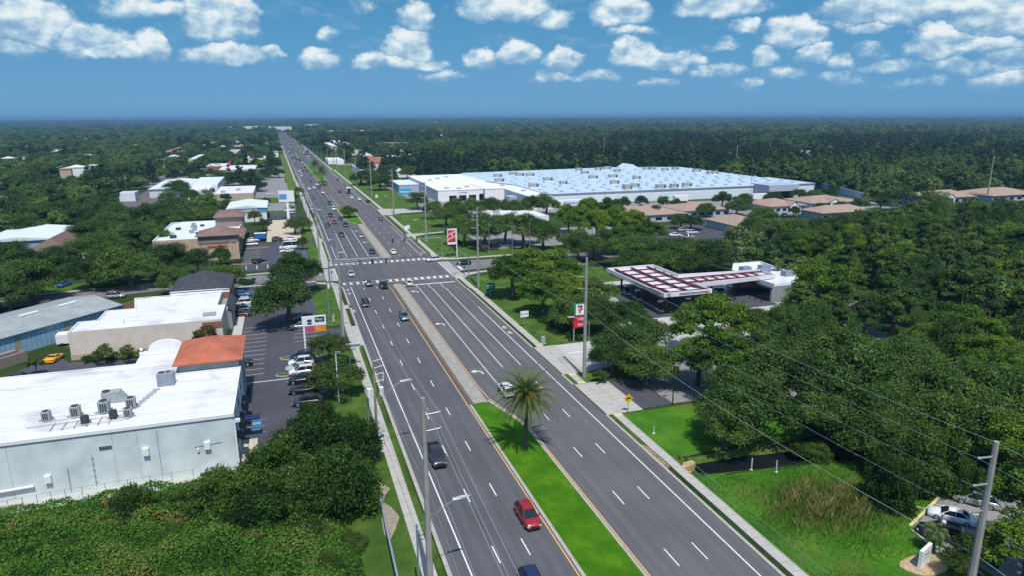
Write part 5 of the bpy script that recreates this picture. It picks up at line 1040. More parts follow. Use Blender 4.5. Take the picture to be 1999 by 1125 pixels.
for px,py,w,h in ((98,269,10,3),(115,267,18,4),(150,271,22,6),(160,273,22,5),(60,276,8,4),(205,268,16,4),(245,267,12,3),(20,280,12,4),(15,318,20,5),(45,316,22,5),(130,346,20,6),(150,345,30,7),(182,337,12,6),(463,288,12,4),(472,287,10,4),(490,287,16,4),(420,280,16,4),(520,283,10,4),(400,287,8,4),(540,302,8,4),(435,290,10,4),(350,300,12,4),
  (455,247,24,5),(500,247,60,5),(545,248,50,6),(430,245,16,4),(610,244,30,7),(560,251,20,5),(842,238,26,9),(756,238,16,7),(770,240,30,4),(1024,236,12,5),(930,239,24,4),(690,258,90,5),(660,257,40,5),(860,266,16,5),(1012,264,12,5),(1062,264,10,5),(1290,272,10,5),(1545,303,26,6),(1578,305,20,6),(1650,300,8,4),(1875,304,22,5),(1960,305,24,6),(1990,315,20,5),(780,300,20,5),(800,296,14,5),(795,310,16,5),(820,290,12,4),(700,300,14,5),(650,300,20,5),(1906,300,10,4)):
    x,y=G(px,py+4,0); dd=(py+4-229)*.0217; ww=w/max(.05,dd); ww=min(ww,260); k+=1
    wl,rf=[('stucco_white','roof_white2'),('stucco_cream','roof_white2'),('stucco_white','metal_roof_white'),('stucco_tan','shingle_tan')][k%4] if py>262 else ('stucco_white','roof_white2')
    hh=h if py>262 else h*1.6
    nm='distant_building'; t=thing(nm,'pale low building showing through the distant treetops','building',(x,y,0),'pale roofs scattered through the distant trees')
    dpt=max(10,ww*.5); part('wall',wl,t,lambda b:b.box(x-ww/2,x+ww/2,y,y+dpt,-.1,hh+2)); part('roof',rf,t,lambda b:b.hip(x-ww/2,x+ww/2,y,y+dpt,hh+2.01,1.6 if 'shingle' in rf or k%3==0 else .3,.4))
rh=random.Random(77)
for k in range(62):
    y=rh.uniform(330,1500); x=-rh.uniform(55,70+y*.62)
    if -130<x<-20 and y<460: continue
    w=rh.uniform(10,20); d_=rh.uniform(9,14); h=rh.uniform(3.2,4.6); rf=rh.choice(['roof_white2','shingle_tan','metal_roof_white','shingle_brown','roof_white2'])
    t=thing('house','low house roof showing through the oaks west of the boulevard','building',(x,y,0),'house roofs among the western oaks'); part('wall','stucco_cream',t,lambda b:b.box(x-w/2,x+w/2,y,y+d_,-.1,h)); part('roof',rf,t,lambda b:b.hip(x-w/2,x+w/2,y,y+d_,h+.01,2.2,.6))
# --- giant store
WM=thing('superstore','giant store with a pale blue sheet roof dotted with skylights and white front blocks','building',(79,330,0))
part('main_wall','lap_white',WM,lambda b:(b.prism([(128,330),(297,330),(297,372),(292,372),(292,470),(240,486),(118,474),(116,412),(128,380)],-.1,6.3)))
part('main_roof','big_roof',WM,lambda b:b.add([(127.7,329.7,6.35),(297.3,329.7,6.35),(297.3,372,6.5),(292,372,6.5),(292,470,6.9),(240,486,6.9),(118,474,6.9),(116,412,6.7),(127.7,380,6.6)],[tuple(range(9))]))
part('eave_trim','ac_blue',WM,lambda b:b.box(127.8,297.4,329.55,329.69,5.9,6.34)); part('entrance_gable','big_roof',WM,lambda b:b.hip(250,259,476,492,6.8,2.6,.4,gable=True,axis='y')); 
part('front_block','stucco_white',WM,lambda b:(b.box(79,104.6,369,402,-.1,6.),b.box(104.8,116,366,411.8,-.1,6.3),b.box(116.2,127.9,320,411.8,-.1,6.)))
part('front_block_roof','big_roof2',WM,lambda b:(b.box(78.8,104.7,368.8,402.2,6.01,6.15),b.box(104.8,116.1,365.8,411.9,6.32,6.45),b.box(116.2,127.6,319.8,411.9,6.01,6.12)))
part('garden_block','stucco_white',WM,lambda b:b.box(78.6,116,402.3,462,-.1,7.)); part('garden_block_roof','big_roof2',WM,lambda b:b.box(78.4,115.9,402.4,462.2,7.01,7.15)); part('side_shade','lap_grey',WM,lambda b:(b.box(78.85,78.98,369.1,402,0,5.9),b.box(78.45,78.58,402.4,462,0,6.9),b.box(104.66,104.78,366.1,369,0,6.2),b.box(116.05,116.18,320.1,366,0,5.9)))  # thin grey skins on the left walls put their shade into the colour
for i in range(4): 
    x=85.2+i*5.6-(0 if i<3 else -.3); part('bay_door','opening_dark',WM,lambda b:b.box(x,x+4.1,368.9,368.99,.05,3.1 if i<3 else 3.5))
part('bay_door','opening_dark',WM,lambda b:b.box(102.8,104.2,368.9,368.99,.05,2.4)); text_mb('Tire & Lube',1.,'ink',WM,(93,368.92,4.6),(rad(90),0,0),'sign_lettering',0.,.03)
part('small_shed','lap_grey',WM,lambda b:b.box(112,116.1,344,352,-.1,4.)); part('loading_canopy','lap_grey',WM,lambda b:(b.box(254,274,316,329.5,4.2,7.6),b.box(254,256,316,329.5,-.1,4.2),b.box(271,274,316.1,329.5,-.1,4.2))); part('dock_opening','opening_dark',WM,lambda b:b.box(256.2,270.8,318,328,.2,4.1))
part('side_annex','lap_grey',WM,lambda b:b.box(66,78.2,420,455,-.1,5.)); part('annex_roof','metal_roof_white',WM,lambda b:b.box(65.8,78.3,419.8,455.2,5.01,5.15))
sk=MB(); c0=0
for r in range(11):
    for c in range(18):
        x=130+c*9.3+(r%2)*2.; y=338+r*12.6
        if 119<x<292 and not(x>240 and y>470): sk.hip(x-.9,x+.9,y-1.5,y+1.5,6.75+ (y-330)*.002,.45,.0); c0+=1
o=sk.build('skylights','skylight',WM); o['kind']='stuff'
rr=random.Random(5)
for i,(px,py) in enumerate(((972,343),(1002,339),(1015,341),(975,352),(1035,341),(1070,350),(1100,357),(1142,337),(1158,346),(1042,362),(1197,344),(1205,333),(1224,364),(1243,347),(1200,356),(1262,329),(1273,329),(1298,331),(1318,329),(1360,333),(1388,337),(1395,337),(1290,364),(1316,363),(1341,361),(1240,362),(1226,366),(1185,328),(1168,330),(1130,331))):
    x,y=G(px,py,7.5); y=min(y,470); x=min(max(x,120),288)
    t=thing('rooftop_unit','grey rooftop air unit on the pale blue store roof','air conditioner',(x,y,6.6),'air units on the giant store roof'); s=rr.uniform(.9,1.25)
    part('casing','ac_grey',t,lambda b:b.box(x-2.4*s,x+2.4*s,y-1.2,y+1.2,6.9,8.9)); part('hood','ac_dark',t,lambda b:b.box(x+1.1*s,x+2.*s,y-1.26,y-1.21,7.1,8.5)); part('kerb_base','trim_white',t,lambda b:b.box(x-2.6*s,x+2.6*s,y-1.4,y+1.4,6.6,6.898))
for x,y in ((86,378),(92,374),(99,383),(85,420),(100,440),(122,350),(92,430),(120,382)):
    part('roof_vent','ac_grey',WM,lambda b:b.box(x-1.2,x+1.2,y-.8,y+.8,7.2 if y>402 else 6.13,7.8 if y>402 else 6.9))
def trailer(x,y,L,label,txt=None,hd=0):
    t=thing('semi_trailer',label,'trailer',(x,y,0)); part('box_body','trim_white',t,lambda b:b.box(x,x+L,y,y+2.6,1.1,3.9)); part('wheel','rubber',t,lambda b:[b.cyl((x+L-q,y+.05,.5),(x+L-q,y+2.5,.5),.5,.5,12) for q in (1.2,2.4)]); part('landing_gear','ac_dark',t,lambda b:b.box(x+2,x+2.3,y+.3,y+2.3,0,1.1))
    if txt: text_mb(txt,2.0,'sign_blue',t,(x+L/2-1.,y-.03,2.4),(rad(90),0,0),'lettering',.03,.02)
    return t
trailer(130.5,321,15,'white trailer with dark blue lettering parked along the giant store wall','Walmart'); trailer(240,311,13,'plain white trailer parked near the loading canopy'); trailer(196,318,8,'short white trailer beside the store wall behind small trees')
b=MB(); p,q=G(1577,362),G(1690,392); b.prism([p,(p[0]+.5,p[1]),(q[0]+.5,q[1]),q],-.1,4.); b.solo('boundary_wall','lap_grey',(p[0],p[1],0),label='long pale wall running from the giant store towards the right-hand woods',cat='wall')
# --- fuel station
FS=thing('fuel_canopy','T-shaped white fuel canopy with its red steel beams exposed on top','canopy',(79.6,131.5,0)); zc=5.0
P_=[(79.6,131.5),(92.2,131.5),(92.2,138.),(116.8,140.),(116.8,146.2),(93.6,148.4),(93.6,161.2),(79.6,161.2)]; n=len(P_)
IN=[(79.9,131.8),(91.9,131.8),(91.9,138.3),(116.5,140.3),(116.5,145.9),(93.3,148.1),(93.3,160.9),(79.9,160.9)]
def _can(b):
    vs=[(x,y,zc-.28) for x,y in P_]+[(x,y,zc+.72) for x,y in P_]+[(x,y,zc+.72) for x,y in IN]+[(x,y,zc) for x,y in IN]
    for k in range(3): b.add(vs,[(k*n+i,k*n+(i+1)%n,(k+1)*n+(i+1)%n,(k+1)*n+i) for i in range(n)])
part('fascia','canopy_white',FS,_can); part('deck','canopy_white',FS,lambda b:(b.add([(x,y,zc) for x,y in IN],[tuple(range(n))]),b.add([(x,y,zc-.27) for x,y in P_],[tuple(range(n-1,-1,-1))])))
part('fascia_stripes','ink',FS,lambda b:[(b.box(79.56,79.595,133,146,z,z+.12),b.box(83.5,91.5,131.46,131.495,z,z+.12)) for z in (zc-.05,zc+.25)])
part('corner_emblem','galv',FS,lambda b:(b.box(80.3,81.3,131.44,131.497,zc-.2,zc+.65)))
def _bm(b):
    for x in (81.6,86.4,91.2): b.box(x-.3,x+.3,132.6,160.2,zc+.30,zc+.62)
    for y in (140.,145.): b.box(91.5,116.2,y-.28+(0.9 if y<141 else 0),y+.28+(0.9 if y<141 else 0),zc+.30,zc+.58)
part('main_beam','beam_red',FS,_bm); part('cross_beam','beam_red',FS,lambda b:[b.box(80.2,92.9,y-.2,y+.2,zc+.05,zc+.28) for y in (134,138,142,146,150,154,158.5)]+[b.box(x-.2,x+.2,140.7,145.8,zc+.05,zc+.28) for x in (95.5,98.5,101.5,104.5,107.5,110.5,113.5)])
for x,y in ((82,134.5),(89.5,134.5),(82,145),(89.5,145),(82,157),(89.5,157),(100,143),(108,143),(114.5,143)): part('column','black_metal',FS,lambda b:b.box(x-.2,x+.2,y-.2,y+.2,0,zc-.29))
for i,(x,y) in enumerate(((82,137),(89.5,137),(82,148),(89.5,148),(82,154),(89.5,154))):
    t=thing('fuel_pump','grey and black fuel pump on its kerb under the canopy','fuel pump',(x,y,0),'fuel pumps under the canopy'); part('pump_body','black_metal',t,lambda b:b.box(x-.45,x+.45,y-.3,y+.3,.15,2.1)); part('pump_top','canopy_white',t,lambda b:b.box(x-.6,x+.6,y-.32,y+.32,2.1,2.5)); part('island','concrete_slab',t,lambda b:b.box(x-.7,x+.7,y-1.5,y+1.5,.012,.15))
ST=flatroof('convenience_store','white convenience store with a cluttered roof behind the fuel canopy',[(111.6,134),(123.5,134),(126,158),(117,158),(111.6,151)],5.,'stucco_white','roof_white2',.5)
part('store_front','dark_glass',ST,lambda b:b.box(111.3,111.55,135,150,.1,3.2)); part('front_awning','black_metal',ST,lambda b:b.box(110.6,111.58,134.4,150.5,3.4,3.8)); part('end_wall','stucco_dark',ST,lambda b:b.box(111.7,123.4,133.85,133.99,0,4.4))
for x,y in ((118,146),(121,150),(115,150),(122,142)): rtu(ST,x,y,4.5,2.6,2.,1.3,'ac_blue')
b=MB()
for i in range(6):
    b=MB(); x,y=109.,135+i*2.2; b.cyl((x,y,.0),(x,y,1.15),.12,.12,8); b.sphere((x,y,1.15),.12,6); b.solo('bollard','black_metal',(x,y,0),label='black bollard in the row before the convenience store',cat='bollard',group='bollards before the store')
# enclosure, fence, small things on the left
x,y=G(45,705,0); b=MB(); b.prism([(-58,139),(-51,147.5),(-52,148.3),(-59,139.8)],-.05,1.9); b.prism([(-56.5,137.6),(-49.5,146),(-49.9,146.4),(-56.9,138)],-.05,1.9); b.prism([(-49.4,146.1),(-51.9,148.2),(-52.,148.0),(-49.6,145.9)],-.05,1.9); b.solo('dumpster_enclosure','stucco_brown',(-52,146,0),label='grey brown walled bin enclosure at the left edge beside the metal warehouse',cat='enclosure')
b=MB(); p=Vector((-41.5,176)); q=Vector((-35,184)); b.prism([p,q,q+Vector((.1,-.1)),p+Vector((.1,-.1))],-.05,1.8); b.solo('board_fence','wood_fence',(p.x,p.y,0),label='golden board fence behind the stepped white roof',cat='fence')
t=thing('box_trailer','small white trailer between the metal warehouse and cream building','trailer',(-45.5,154.5,0)); part('box_body','trim_white',t,lambda b:b.box(-46.6,-43.6,153.5,156.,.5,2.4)); part('wheel','rubber',t,lambda b:[b.cyl((-46+q,153.4,.35),(-46+q,153.6,.35),.35) for q in (.4,2.)])
x,y=G(252,392,0); t=thing('storage_container','pale grey shipping container beside the far side street','container',(x,y,0)); part('box_body','container',t,lambda b:b.box(x-4,x+4,y-3,y+8,0,5)); part('door','lap_white',t,lambda b:b.box(x-3.8,x+3.8,y-3.08,y-3.01,.2,4.8))
# ------------------------------------------------------------------ poles, wires, lamps
GP='tall concrete transmission poles along the right verge'
def cpole(x,y,h,label,group=None,arms=(),r=.38,side=-1,mat='concrete_pole'):
    t=thing('transmission_pole',label,'utility pole',(x,y,0),group); part('pole',mat,t,lambda b:b.cyl((x,y,-.3),(x,y,h),r,r*.52,8,smooth=False))
    for z in arms: part('insulator_arm','galv',t,lambda b:(b.tube([(x,y,z),(x+side*1.5,y,z+.12)],.09,6),b.sphere((x+side*1.5,y,z+.12),.14,6)))
    return t
H=21.8; AR=(20.6,18.4,16.2)
RP=[(47.4,32.),(47.4,103.6),(47.7,174.3),(48.5,250.),(48.2,327.),(47.,402.),(46.2,478.),(45.5,555),(44.7,632)]
LB=['thick grey pole leaning up from the lower right corner','tall concrete pole beside the near driveway and price sign','tall concrete pole at the near right corner of the junction','tall concrete pole just past the junction behind the green street sign','tall concrete pole beside the far concrete driveway','tall concrete pole on the lawn left of the blue store sign','tall concrete pole before the roadside oaks, beyond the blue sign']
for i,(x,y) in enumerate(RP): cpole(x+0*bend(y),y,H,LB[i] if i<7 else 'one of the farthest tall poles along the right verge',GP,AR)
LP=[(10.4,57.5),(8.9,142),(8.3,217.7)]
cpole(10.2,56.8,20.3,'tall bare concrete pole rising from the bottom edge, left of the road','tall concrete poles along the left verge',(18.6,17.,),.36,1); cpole(9.05,142,19.8,'tall concrete pole on the left verge before the near crosswalk','tall concrete poles along the left verge',(18,16.5),.34,1); cpole(8.3,217.7,19.,'tall concrete pole on the left verge just past the cross street','tall concrete poles along the left verge',(17.5,),.32,1)
LY=[262,305,350,400,460,530,610,700,820]
for y in LY: cpole(7.6+bend(y),y,15,'slim pole in the row along the left verge beyond the junction','slim poles along the left verge',(13.6,12.4),.15,1,'wood_pole')
for i,(px,py,h,lb) in enumerate(((955,495,10.2,'leftmost of the short wooden poles along the cross street'),(1000,498,10.6,'second short wooden pole along the cross street'),(1034,492,11.,'third short wooden pole, with a lamp bracket, along the cross street'))):
    x,y=G(px,py); cpole(x,y,h,lb,'short poles along the cross street',(),.16,1,'wood_pole')
for px,py,h,lb in ((1436,336,22,'tall pole with a top bracket rising behind the giant store'),(1926,392,24,'tall grey pole beside the far right offices'),(1178,322,26,'thin tall pole against the dark woods behind the giant store'),(918,262,30,'tall thin mast far off in the woods'),(773,296,22,'thin pole beside the far substation'),(1034,276,20,'thin distant pole over the woods right of the mast')):
    x,y=G(px,py); cpole(x,y,h,lb,None,(h-1.,),.45,1)
for px,py,h,lb in ((172,562,10.3,'wooden pole leaning beside the grass corner across the cross street'),(101,438,10,'wooden pole with a crossarm among the left-hand oaks'),(267,436,6,None),(202,385,10,'wooden pole with a white transformer among the left oaks'),(248,378,12,'wooden pole by the grey container'),(276,356,12,'wooden pole beyond the container on the far side street'),(324,354,13,'wooden pole right of the far side street'),(416,572,11,None)):
    if lb is None: continue
    x,y=G(px,py); t=thing('utility_pole',lb,'utility pole',(x,y,0)); part('pole','wood_pole',t,lambda b:b.cyl((x,y,-.2),(x,y,h),.17,.12,7)); part('crossarm','wood_pole',t,lambda b:b.box(x-1.1,x+1.1,y-.06,y+.06,h-.7,h-.55))
    part('transformer','trim_white',t,lambda b:b.cyl((x+.3,y-.3,h-2.6),(x+.3,y-.3,h-1.6),.26))
for i,(px,py,h) in enumerate(((594,300,13),(599,302,13),(605,305,14),(612,308,13),(620,310,13),(628,314,13),(640,318,14),(652,322,14),(598,285,14),(608,288,14))):
    x,y=G(px,py); b=MB(); b.cyl((x,y,-.2),(x,y,h),.3,.2,6); b.solo('light_pole','galv_green',(x,y,0),label='slim light pole in the distant cluster right of the boulevard',cat='light pole',group='distant slim poles right of the boulevard')
for px,lb in ((752,'left lattice gantry of the distant substation'),(778,'right lattice gantry of the distant substation')):
    x,y=G(px,300); b=MB()
    for i in range(5):
        for z in (0,): b.cyl((x-12+i*6,y,0),(x-12+i*6,y,17-abs(i-2)*1.5),.3,.2,5)
    for z in (6,10,14): b.cyl((x-12,y,z),(x+12,y,z),.25,.25,5)
    for i in range(4): b.cyl((x-12+i*6,y,6),(x-6+i*6,y,14),.15,.15,4); b.cyl((x-12+i*6,y,14),(x-6+i*6,y,6),.15,.15,4)
    b.solo('substation_gantry','galv',(x,y,0),label=lb,cat='gantry')
# double wooden pole with transformers beside the left pavement
t=thing('transformer_pole','pair of leaning wooden utility poles carrying white transformers and brackets on the left verge','utility pole',(8.8,86,0))
part('pole','wood_pole',t,lambda b:b.cyl((9.0,86,-.2),(9.3,88.3,13.2),.2,.14,8)); part('pole','galv_green',t,lambda b:b.cyl((8.2,88.,-.2),(8.3,88.3,9.),.17,.14,8))
part('transformer','trim_white',t,lambda b:(b.cyl((8.45,87.4,8.2),(8.45,87.4,9.4),.32,.32,10))); part('transformer','trim_white',t,lambda b:b.cyl((10.1,87.5,8.3),(10.1,87.5,9.4),.3,.3,10))
part('bracket','trim_white',t,lambda b:[b.tube([(9.25,88,z),(10.5,88.1,z+.25)],.05,5) for z in (13,12,11,10.)]+[b.tube([(10.45,88.1,9.9),(10.5,88.1,11.2)],.07,5)]); part('base_pad','concrete_slab',t,lambda b:b.box(7.6,10.2,86.9,87.6,0,.10))
t=thing('utility_pole','weathered pole with white insulators on the verge below the two-post sign','utility pole',(8.2,152,0)); part('pole','galv_green',t,lambda b:b.cyl((6.9,151.5,-.1),(6.9,151.5,9.8),.18,.13,8)); part('insulators','trim_white',t,lambda b:[b.sphere((7.6+.3*(i%2),151.3,.6+i*.28),.16,6) for i in range(6)])
def lamp(x,y,h,ax,ay,label,group='street lamps along the boulevard',mat='galv_green'):
    t=thing('street_lamp',label,'street lamp',(x,y,0),group); part('pole',mat,t,lambda b:b.cyl((x,y,-.1),(x,y,h*.82),.11,.08,8)); 
    part('arm',mat,t,lambda b:(b.tube([(x,y,h*.70),(x+ax*.5,y+ay*.5,h*.9),(x+ax*.85,y+ay*.85,h)],.03,6),b.tube([(x,y,h*.78),(x+ax*.5,y+ay*.5,h*.93),(x+ax*.85,y+ay*.85,h)],.025,6)))
    part('lamp_head','lamp_glass',t,lambda b:b.loft([[(x+ax*.82-.09,y+ay*.82-.1,h-.06),(x+ax*.82+.05,y+ay*.82-.1,h-.06),(x+ax*.82+.05,y+ay*.82+.1,h+.1),(x+ax*.82-.09,y+ay*.82+.1,h+.1)],[(x+ax*1.0,y+ay-.15,h-.07),(x+ax*1.0,y+ay+.15,h-.07),(x+ax*1.0,y+ay+.15,h+.12),(x+ax*1.0,y+ay-.15,h+.12)],[(x+ax*1.16,y+ay-.12,h),(x+ax*1.16,y+ay+.12,h),(x+ax*1.16,y+ay+.12,h+.08),(x+ax*1.16,y+ay-.12,h+.08)]])); return t
lamp(9.2,57.3,9.0,4.6,.6,'street lamp arching over the kerb lane at the bottom edge'); lamp(9.1,86.2,10.3,4.3,.4,'street lamp arm reaching from the double wooden pole over the kerb lane',mat='galv')
lamp(56.5,121.6,5.4,-4.,.5,'street lamp with a curved arm over the verge by the price sign'); lamp(48.6,250.5,8.2,-4.2,-.5,'street lamp arm on the pole past the junction'); lamp(48.3,327.5,9.,-4.,0,'street lamp arm beside the far concrete driveway'); lamp(47.,402,9.,-4,0,'street lamp arm beyond the far driveway'); lamp(8.3,218,8.,3.6,0,'street lamp arm at the far left corner of the junction'); lamp(7.6,300,8.,3.6,0,'street lamp arm on the left verge past the shop lot')
# lot lamp posts
for px,py,h,lb in ((662,788,8.6,'slim white post standing in the roadside tree by the bank lot'),(548,522,9.5,'slim pole in the shop lot beside the camper van'),(416,572,9.,'slim grey lamp post in front of the shop row'),(268,440,8.,'lamp post with a short arm in front of the left oaks'),(1166,520,9.,'slim dark post in the lot behind the junction lawn'),(1260,520,0,None),(1313,790,6.5,'slim dark lamp post on the tree-shaded drive'),(1250,400,12,'slim mast in front of the pale blue store wall'),(1182,398,15,'slim lamp mast on the giant store lot'),(1463,400,18,'slim lamp mast by the loading canopy'),(829,300,10,None)):
    if lb is None: continue
    x,y=G(px,py); t=thing('lamp_post',lb,'lamp post',(x,y,0)); part('pole','trim_white' if 'white' in lb else ('black_metal' if 'dark' in lb else 'galv'),t,lambda b:b.cyl((x,y,-.1),(x,y,h),.10,.08,7)); part('lamp_head','galv',t,lambda b:b.box(x-.1,x+.75,y-.15,y+.15,h-.02,h+.12))
x,y=G(1832,1083); t=thing('lamp_post','small lamp post with a white globe at the kerb of the lower right lot','lamp post',(x,y,0)); part('pole','black_metal',t,lambda b:b.cyl((x,y,0),(x,y,3.6),.06,.05,8)); part('globe','lamp_glass',t,lambda b:b.sphere((x,y,3.8),.26,10)); part('base','concrete_slab',t,lambda b:b.cyl((x,y,-.1),(x,y,.35),.35,.32,10))
# wires: one thing per line, sagging between poles
def wire(pts,label,group,r=.010,sag=1.1,mat='ac_grey'):
    b=MB()
    for a,c in zip(pts,pts[1:]):
        L=math.dist(a,c); k=12; P_=[(a[0]+(c[0]-a[0])*i/k,a[1]+(c[1]-a[1])*i/k,a[2]+(c[2]-a[2])*i/k-4*sag*(L/72)**2*(i/k)*(1-i/k)) for i in range(k+1)]; b.tube(P_,r,4)
    return b.solo('power_line',mat,(pts[0][0],pts[0][1],pts[0][2]),label=label,cat='power line',group=group)
RW=[(47.4,-38.)]+RP
for z,nm in zip(AR,('top','middle','lowest')): wire([(x-1.5,y,z+.1) for x,y in RW[:7]],'%s of the three conductors strung along the tall right-hand poles'%nm,'wires along the right-hand poles')
wire([(x,y,12.4) for x,y in RW],'lone thick cable clipped to the right-hand poles below the conductors','wires along the right-hand poles',.022,1.6)
wire([(x,y,21.7) for x,y in RW],'shield wire along the very tops of the right-hand poles','wires along the right-hand poles',.015)
LW_=[(10.2,-30),(10.2,56.8),(9.05,142),(8.3,217.7)]+[(7.6+bend(y),y) for y in LY]
for k,(z,o_) in enumerate(((18.6,1.5),(17.,1.5),(20.1,0),(13.6,.9),(12.2,.9),(10.6,.3))):
    hs=[z,z,min(z,18.),min(z,17.5)]+[min(z-4,14) for _ in LY]; wire([(p[0]+o_,p[1],hs[i] if z>15 else min(z,12.4)-(0 if i<4 else .5*0)) for i,p in enumerate(LW_)],['outer conductor on the arms of the left-hand poles','inner conductor on the arms of the left-hand poles','wire along the very tops of the left-hand poles','upper telephone cable along the left verge','middle telephone cable along the left verge','lowest telephone cable along the left verge'][k],'wires along the left-hand poles',.018)
xs_=[G(px,py) for px,py in ((955,495),(1000,498),(1034,492))]
wire([(47.7,174.3,13.)]+[(x,y,10) for x,y in xs_],'service wire from the junction pole to the short wooden poles',None,.02)
# ------------------------------------------------------------------ traffic signals
def head(b,x,y,z,ax): b.box(x-.22,x+.22,y-.18,y+.18,z-1.25,z)
def sighead(t,x,y,z,face):
    part('signal_head','black_metal',t,lambda b:b.box(x-.24,x+.24,y-.17,y+.17,z-.75,z+.55)); part('signal_visors','signal_yellow' if face<0 else 'black_metal',t,lambda b:[b.cyl((x,y+face*.17,z+.33-i*.42),(x,y+face*.4,z+.33-i*.42),.15,.15,8,caps=False) for i in range(3)])
t=thing('traffic_signal','traffic signal mast with twin horizontal arms over the southbound lanes','traffic signal',(9.3,186,0)); part('pole','galv_green',t,lambda b:b.cyl((9.3,186,-.1),(9.3,186,7.3),.22,.16,10)); part('mast_arm','galv_green',t,lambda b:(b.tube([(9.3,186,6.1),(17,186.4,6.5),(25.6,186.8,6.7)],[.14,.11,.07],8),b.tube([(9.3,186,6.9),(17,186.4,7.2),(26.,186.8,7.35)],[.12,.09,.06],8)))
for x in (17.6,21.,24.8): sighead(t,x,186.6,6.6,1)
part('control_box','trim_white',t,lambda b:b.box(8.4,9.05,184.6,185.2,.1,1.5))
t=thing('traffic_signal','traffic signal mast with one long arm and three heads over the northbound lanes','traffic signal',(47.3,217.3,0)); part('pole','galv_green',t,lambda b:b.cyl((47.3,217.3,-.1),(47.3,217.3,7.2),.2,.15,10)); part('mast_arm','galv_green',t,lambda b:b.tube([(47.3,217.3,6.7),(40,218,6.6),(31.,218.6,6.5)],[.14,.1,.07],8))
for x in (31.4,35.2,39.2): sighead(t,x,218.3,6.6,-1)
part('street_sign','sign_green',t,lambda b:b.box(40.8,43.6,217.7,217.75,6.2,6.9)); text_mb('Hutchison Rd',.42,'sign_white',t,(42.2,217.68,6.55),(rad(90),0,0),'lettering')
t=thing('traffic_signal','signal mast at the near right corner with its arm along the side road crossing','traffic signal',(47.7,184.6,0)); part('pole','galv_green',t,lambda b:b.cyl((47.7,184.6,-.1),(47.7,184.6,6.4),.2,.15,10)); part('mast_arm','galv_green',t,lambda b:b.tube([(47.7,184.6,6.2),(47.4,192,6.7),(47.1,201,6.9)],[.13,.1,.07],8))
for y in (198,200.): 
    x=47.1; part('signal_head','black_metal',t,lambda b:b.box(x-.17,x+.17,y-.24,y+.24,5.8,7.1))
for x,y,lb in ((45.9,216.9,'pedestrian signal post beside the far right signal mast'),(49.3,214.6,'second pedestrian signal post, farther along the cross street kerb'),(10.3,192.6,'pedestrian signal post at the near left corner'),(46.9,186.6,'pedestrian signal post at the near right corner')):
    t=thing('pedestrian_signal',lb,'pedestrian signal',(x,y,0)); part('post','galv_green',t,lambda b:b.cyl((x,y,0),(x,y,3.),.06)); part('signal_head','black_metal',t,lambda b:b.box(x-.2,x+.2,y-.15,y+.15,2.9,3.4))
# ------------------------------------------------------------------ signs
x,y=54.7,122.4; t=thing('price_sign','red and green fuel price sign partly hidden by the tall pole','sign',(x,y,0)); part('post','concrete_pole',t,lambda b:(b.box(x-1.35,x-1.15,y-.1,y+.1,0,3.),b.box(x+1.1,x+1.3,y-.1,y+.1,0,3.)))
part('emblem_panel','sign_green',t,lambda b:b.box(x-1.35,x+1.35,y-.2,y+.2,5.5,8.0)); part('emblem_face','sign_white',t,lambda b:b.box(x-.95,x+.95,y-.23,y-.201,5.65,7.85)); part('price_panel','sign_red',t,lambda b:b.box(x-1.35,x+1.35,y-.2,y+.2,3.,5.42))
part('numeral','sign_red',t,lambda b:b.add([(x-.55,y-.25,7.65),(x+.55,y-.25,7.65),(x+.5,y-.25,7.2),(x+.12,y-.25,6.5),(x+.05,y-.25,5.95),(x-.3,y-.25,5.95),(x-.22,y-.25,6.55),(x+.1,y-.25,7.15),(x-.55,y-.25,7.15)],[tuple(range(9))[::-1]])); text_mb('ELEVEn',.34,'sign_green',t,(x,y-.27,6.75),(rad(90),0,0),'lettering',.01)
text_mb('2.93',.75,'sign_white',t,(x+.15,y-.23,4.75),(rad(90),0,0),'price_figures',.01); text_mb('3.63',.75,'sign_white',t,(x+.15,y-.23,3.6),(rad(90),0,0),'price_figures',.01)
x,y=1.2,136.; t=thing('pylon_sign','white two-panel sign on a tall post with an orange to magenta strip beneath','sign',(1.2,136,0)); part('post','trim_white',t,lambda b:b.box(1.0,1.35,135.85,136.15,0,6.4)); part('panel','sign_white',t,lambda b:b.box(.9,5.5,135.8,136.1,4.6,6.6)); part('icon_panel','navy',t,lambda b:b.box(1.9,2.75,135.75,135.79,4.95,5.95)); part('name_panel','ink',t,lambda b:b.box(3.4,5.2,135.75,135.79,5.35,6.35)); part('colour_strip','sign_orange',t,lambda b:b.box(3.2,5.4,135.82,136.08,3.3,4.5)); part('colour_strip','sign_magenta',t,lambda b:b.box(1.45,3.198,135.82,136.08,3.3,4.5)); text_mb('ICON',.34,'sign_white',t,(2.32,135.74,5.3),(rad(90),0,0),'lettering'); text_mb('Bravo',.58,'sign_white',t,(4.3,135.74,5.9),(rad(90),0,0),'lettering',.01); text_mb('FITNESS',.2,'sign_white',t,(4.35,135.74,5.53),(rad(90),0,0),'lettering')
x,y=52.3,217.5; t=thing('pole_sign','tall white sign with red and pink diagonal stripes on a white pole, past the junction','sign',(x,y,0)); part('pole','trim_white',t,lambda b:b.box(x-.15,x+.15,y-.15,y+.15,0,9.4)); part('panel','sign_white',t,lambda b:b.box(x-3.1,x-.2,y-.2,y+.2,4.2,9.4))
